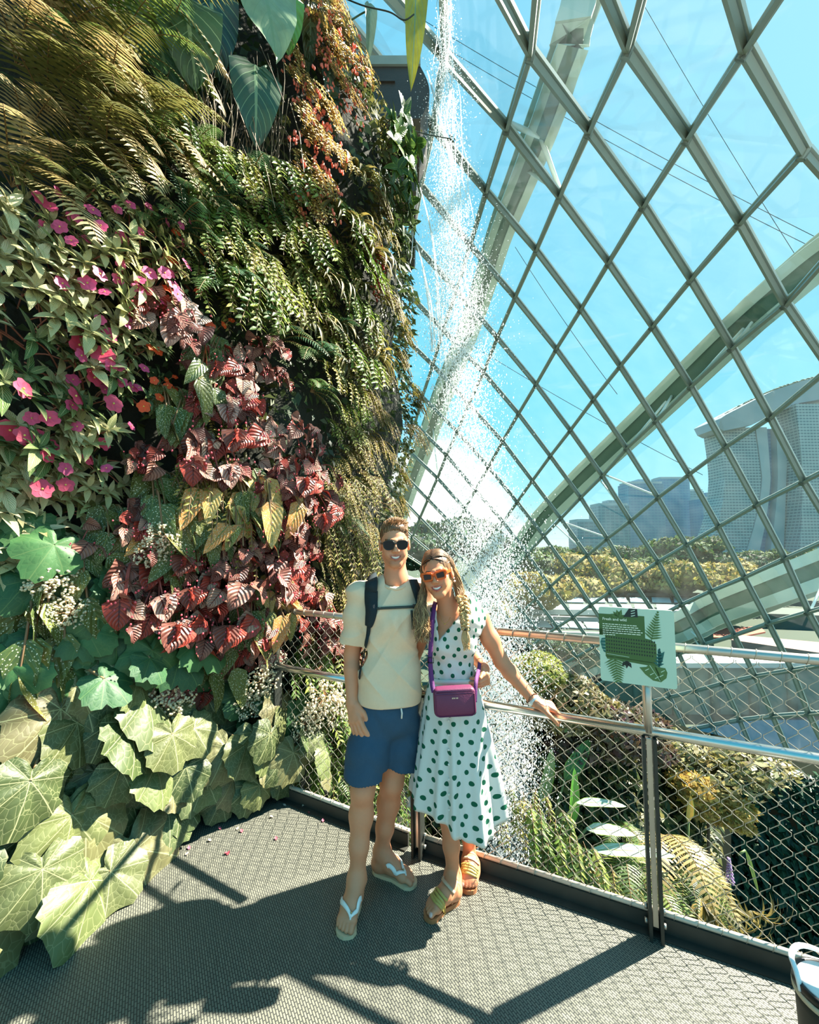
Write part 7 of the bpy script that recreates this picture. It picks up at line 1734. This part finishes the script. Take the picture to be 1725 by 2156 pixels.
bstrap([(917, 1268, 2.13), (914, 1280, 2.08), (911, 1305, 2.035), (909, 1335, 2.01), (907, 1365, 2.005), (906, 1390, 2.0), (908, 1420, 1.985), (911, 1445, 1.965), (914, 1458, 1.95)], .022, 'strap')
bstrap([(1000, 1478, 1.95), (1001, 1455, 1.955), (1003, 1432, 1.98), (1008, 1410, 2.06), (1010, 1396, 2.12)], .018, 'strap')
q = MB(); p = Vector(J(907, 1390, 1.992)); q.tube([p+Vector((x, 0, z)) for x, z in ((-.014, -.012), (.014, -.012), (.014, .012), (-.014, .012), (-.014, -.012))], .0025, 6); part('slider_buckle', q, fblk, bg_)
# ------------------------------------------------------------------ the falling water
wm = bpy.data.materials.new('falling_water'); wm.use_nodes = True; t = NT(wm); b = t.n['Principled BSDF']; out = t.n['Material Output']
b.inputs['Base Color'].default_value = (.93, .97, .97, 1); b.inputs['Roughness'].default_value = .12; b.inputs['Specular IOR Level'].default_value = .9
tr = t.new('ShaderNodeBsdfTransparent'); tl = t.new('ShaderNodeBsdfTranslucent'); tl.inputs[0].default_value = (.93, .97, .97, 1)
m1 = t.new('ShaderNodeMixShader'); m1.inputs[0].default_value = .5; t.link(b.outputs[0], m1.inputs[1]); t.link(tl.outputs[0], m1.inputs[2])
m2 = t.new('ShaderNodeMixShader'); m2.inputs[0].default_value = .30; t.link(m1.outputs[0], m2.inputs[1]); t.link(tr.outputs[0], m2.inputs[2]); t.link(m2.outputs[0], out.inputs[0])
wf = empty('waterfall', at(935, 140, 5.2), 'white sheet of falling water and spray dropping past the couple behind the railing', 'waterfall')
WPATH = [(938, -120, 5.3, 14), (940, 0, 5.3, 18), (940, 110, 5.25, 26), (938, 230, 5.2, 34), (945, 350, 5.2, 42), (952, 460, 5.15, 50), (960, 560, 5.1, 62), (965, 680, 5.05, 72), (972, 800, 5.0, 66), (985, 900, 5.0, 70), (1000, 1000, 4.95, 78), (1015, 1100, 4.9, 88), (1022, 1200, 4.9, 96), (1030, 1300, 4.85, 92), (1045, 1400, 4.8, 84), (1058, 1500, 4.8, 82), (1066, 1600, 4.75, 80), (1068, 1700, 4.7, 80), (1066, 1800, 4.65, 82), (1064, 1900, 4.6, 84)]
wy = np.array([p[1] for p in WPATH]); 
def wpt(y): return [np.interp(y, wy, [p[k] for p in WPATH]) for k in (0, 2, 3)]
rw = np.random.default_rng(12)
def drops(name, n, ylo, yhi, sx, rlo, rhi, par, dens=None, stretch=1.6):
    q = MB(); V = []; F = []
    oct_ = np.array([(1, 0, 0), (0, 1, 0), (-1, 0, 0), (0, -1, 0), (0, 0, 1), (0, 0, -1)], float); of = [(0, 1, 4), (1, 2, 4), (2, 3, 4), (3, 0, 4), (1, 0, 5), (2, 1, 5), (3, 2, 5), (0, 3, 5)]
    k = 0
    while k < n:
        y = rw.uniform(ylo, yhi)
        if dens is not None and rw.uniform() > np.interp(y, dens[0], dens[1]): continue
        cx, Y, w_ = wpt(y); x = cx+rw.normal(0, w_*sx); p = at(x, y, Y+rw.normal(0, .22)); r = rlo*(rhi/rlo)**(rw.uniform()**1.6)
        V.append(np.array(p)+oct_*r*np.array([1, 1, stretch*rw.uniform(.7, 1.4)])); F += [tuple(i+6*k for i in f) for f in of]; k += 1
    q.add(np.concatenate(V), F); return tag(part(name, q, wm, par), kind='stuff')
DN_ = ([-120, 200, 420, 560, 680, 760, 900, 1020, 1100, 1200, 1400, 1600, 1800], [.10, .22, .55, 1, 1, .8, .55, .55, .8, 1, 1, .95, 1])
drops('spray', 62000, -120, 1900, .47, .003, .0092, wf, DN_); drops('fine_spray', 14000, 60, 1900, .8, .002, .006, wf, DN_)
drops('spray_on_spout', 900, 120, 250, .9, .003, .009, wf)
q = MB()      # ropes of water that have not broken up yet
for k in range(34):
    y0 = rw.uniform(-120, 420) if k < 26 else rw.uniform(300, 1000); L = rw.uniform(120, 420); o = rw.normal(0, .34); pts = []
    for y in np.linspace(y0, y0+L, 9): cx, Y, w_ = wpt(y); pts.append(at(cx+o*w_*1.1+4*sin(y*.05+k), y, Y+.12*sin(k*1.7)))
    q.tube(pts, [.003+.008*rw.uniform()*sin(pi*(i+.5)/9) for i in range(9)], 5, squash=.6)
part('water_strands', q, wm, wf)
for k, (pts, lab) in enumerate([([(900, 150), (915, 205), (930, 262), (940, 300), (950, 340)], ''), ([(885, 395), (900, 450), (912, 505), (920, 570), (925, 640), (930, 720)], ''), ([(878, 515), (890, 560), (900, 610), (908, 670), (913, 740)], '')]):
    q = MB(); rr2 = random.Random(k)
    for j in range(7 if k else 12):
        o = rr2.uniform(-6, 8); P = smoothpath([at(x+o*(i/len(pts)), y, 5.3+rr2.uniform(-.1, .1)) for i, (x, y) in enumerate(pts)], 4); q.tube(P, [.002+.007*rr2.random() for _ in P], 5)
    part('side_jet', q, wm, wf)
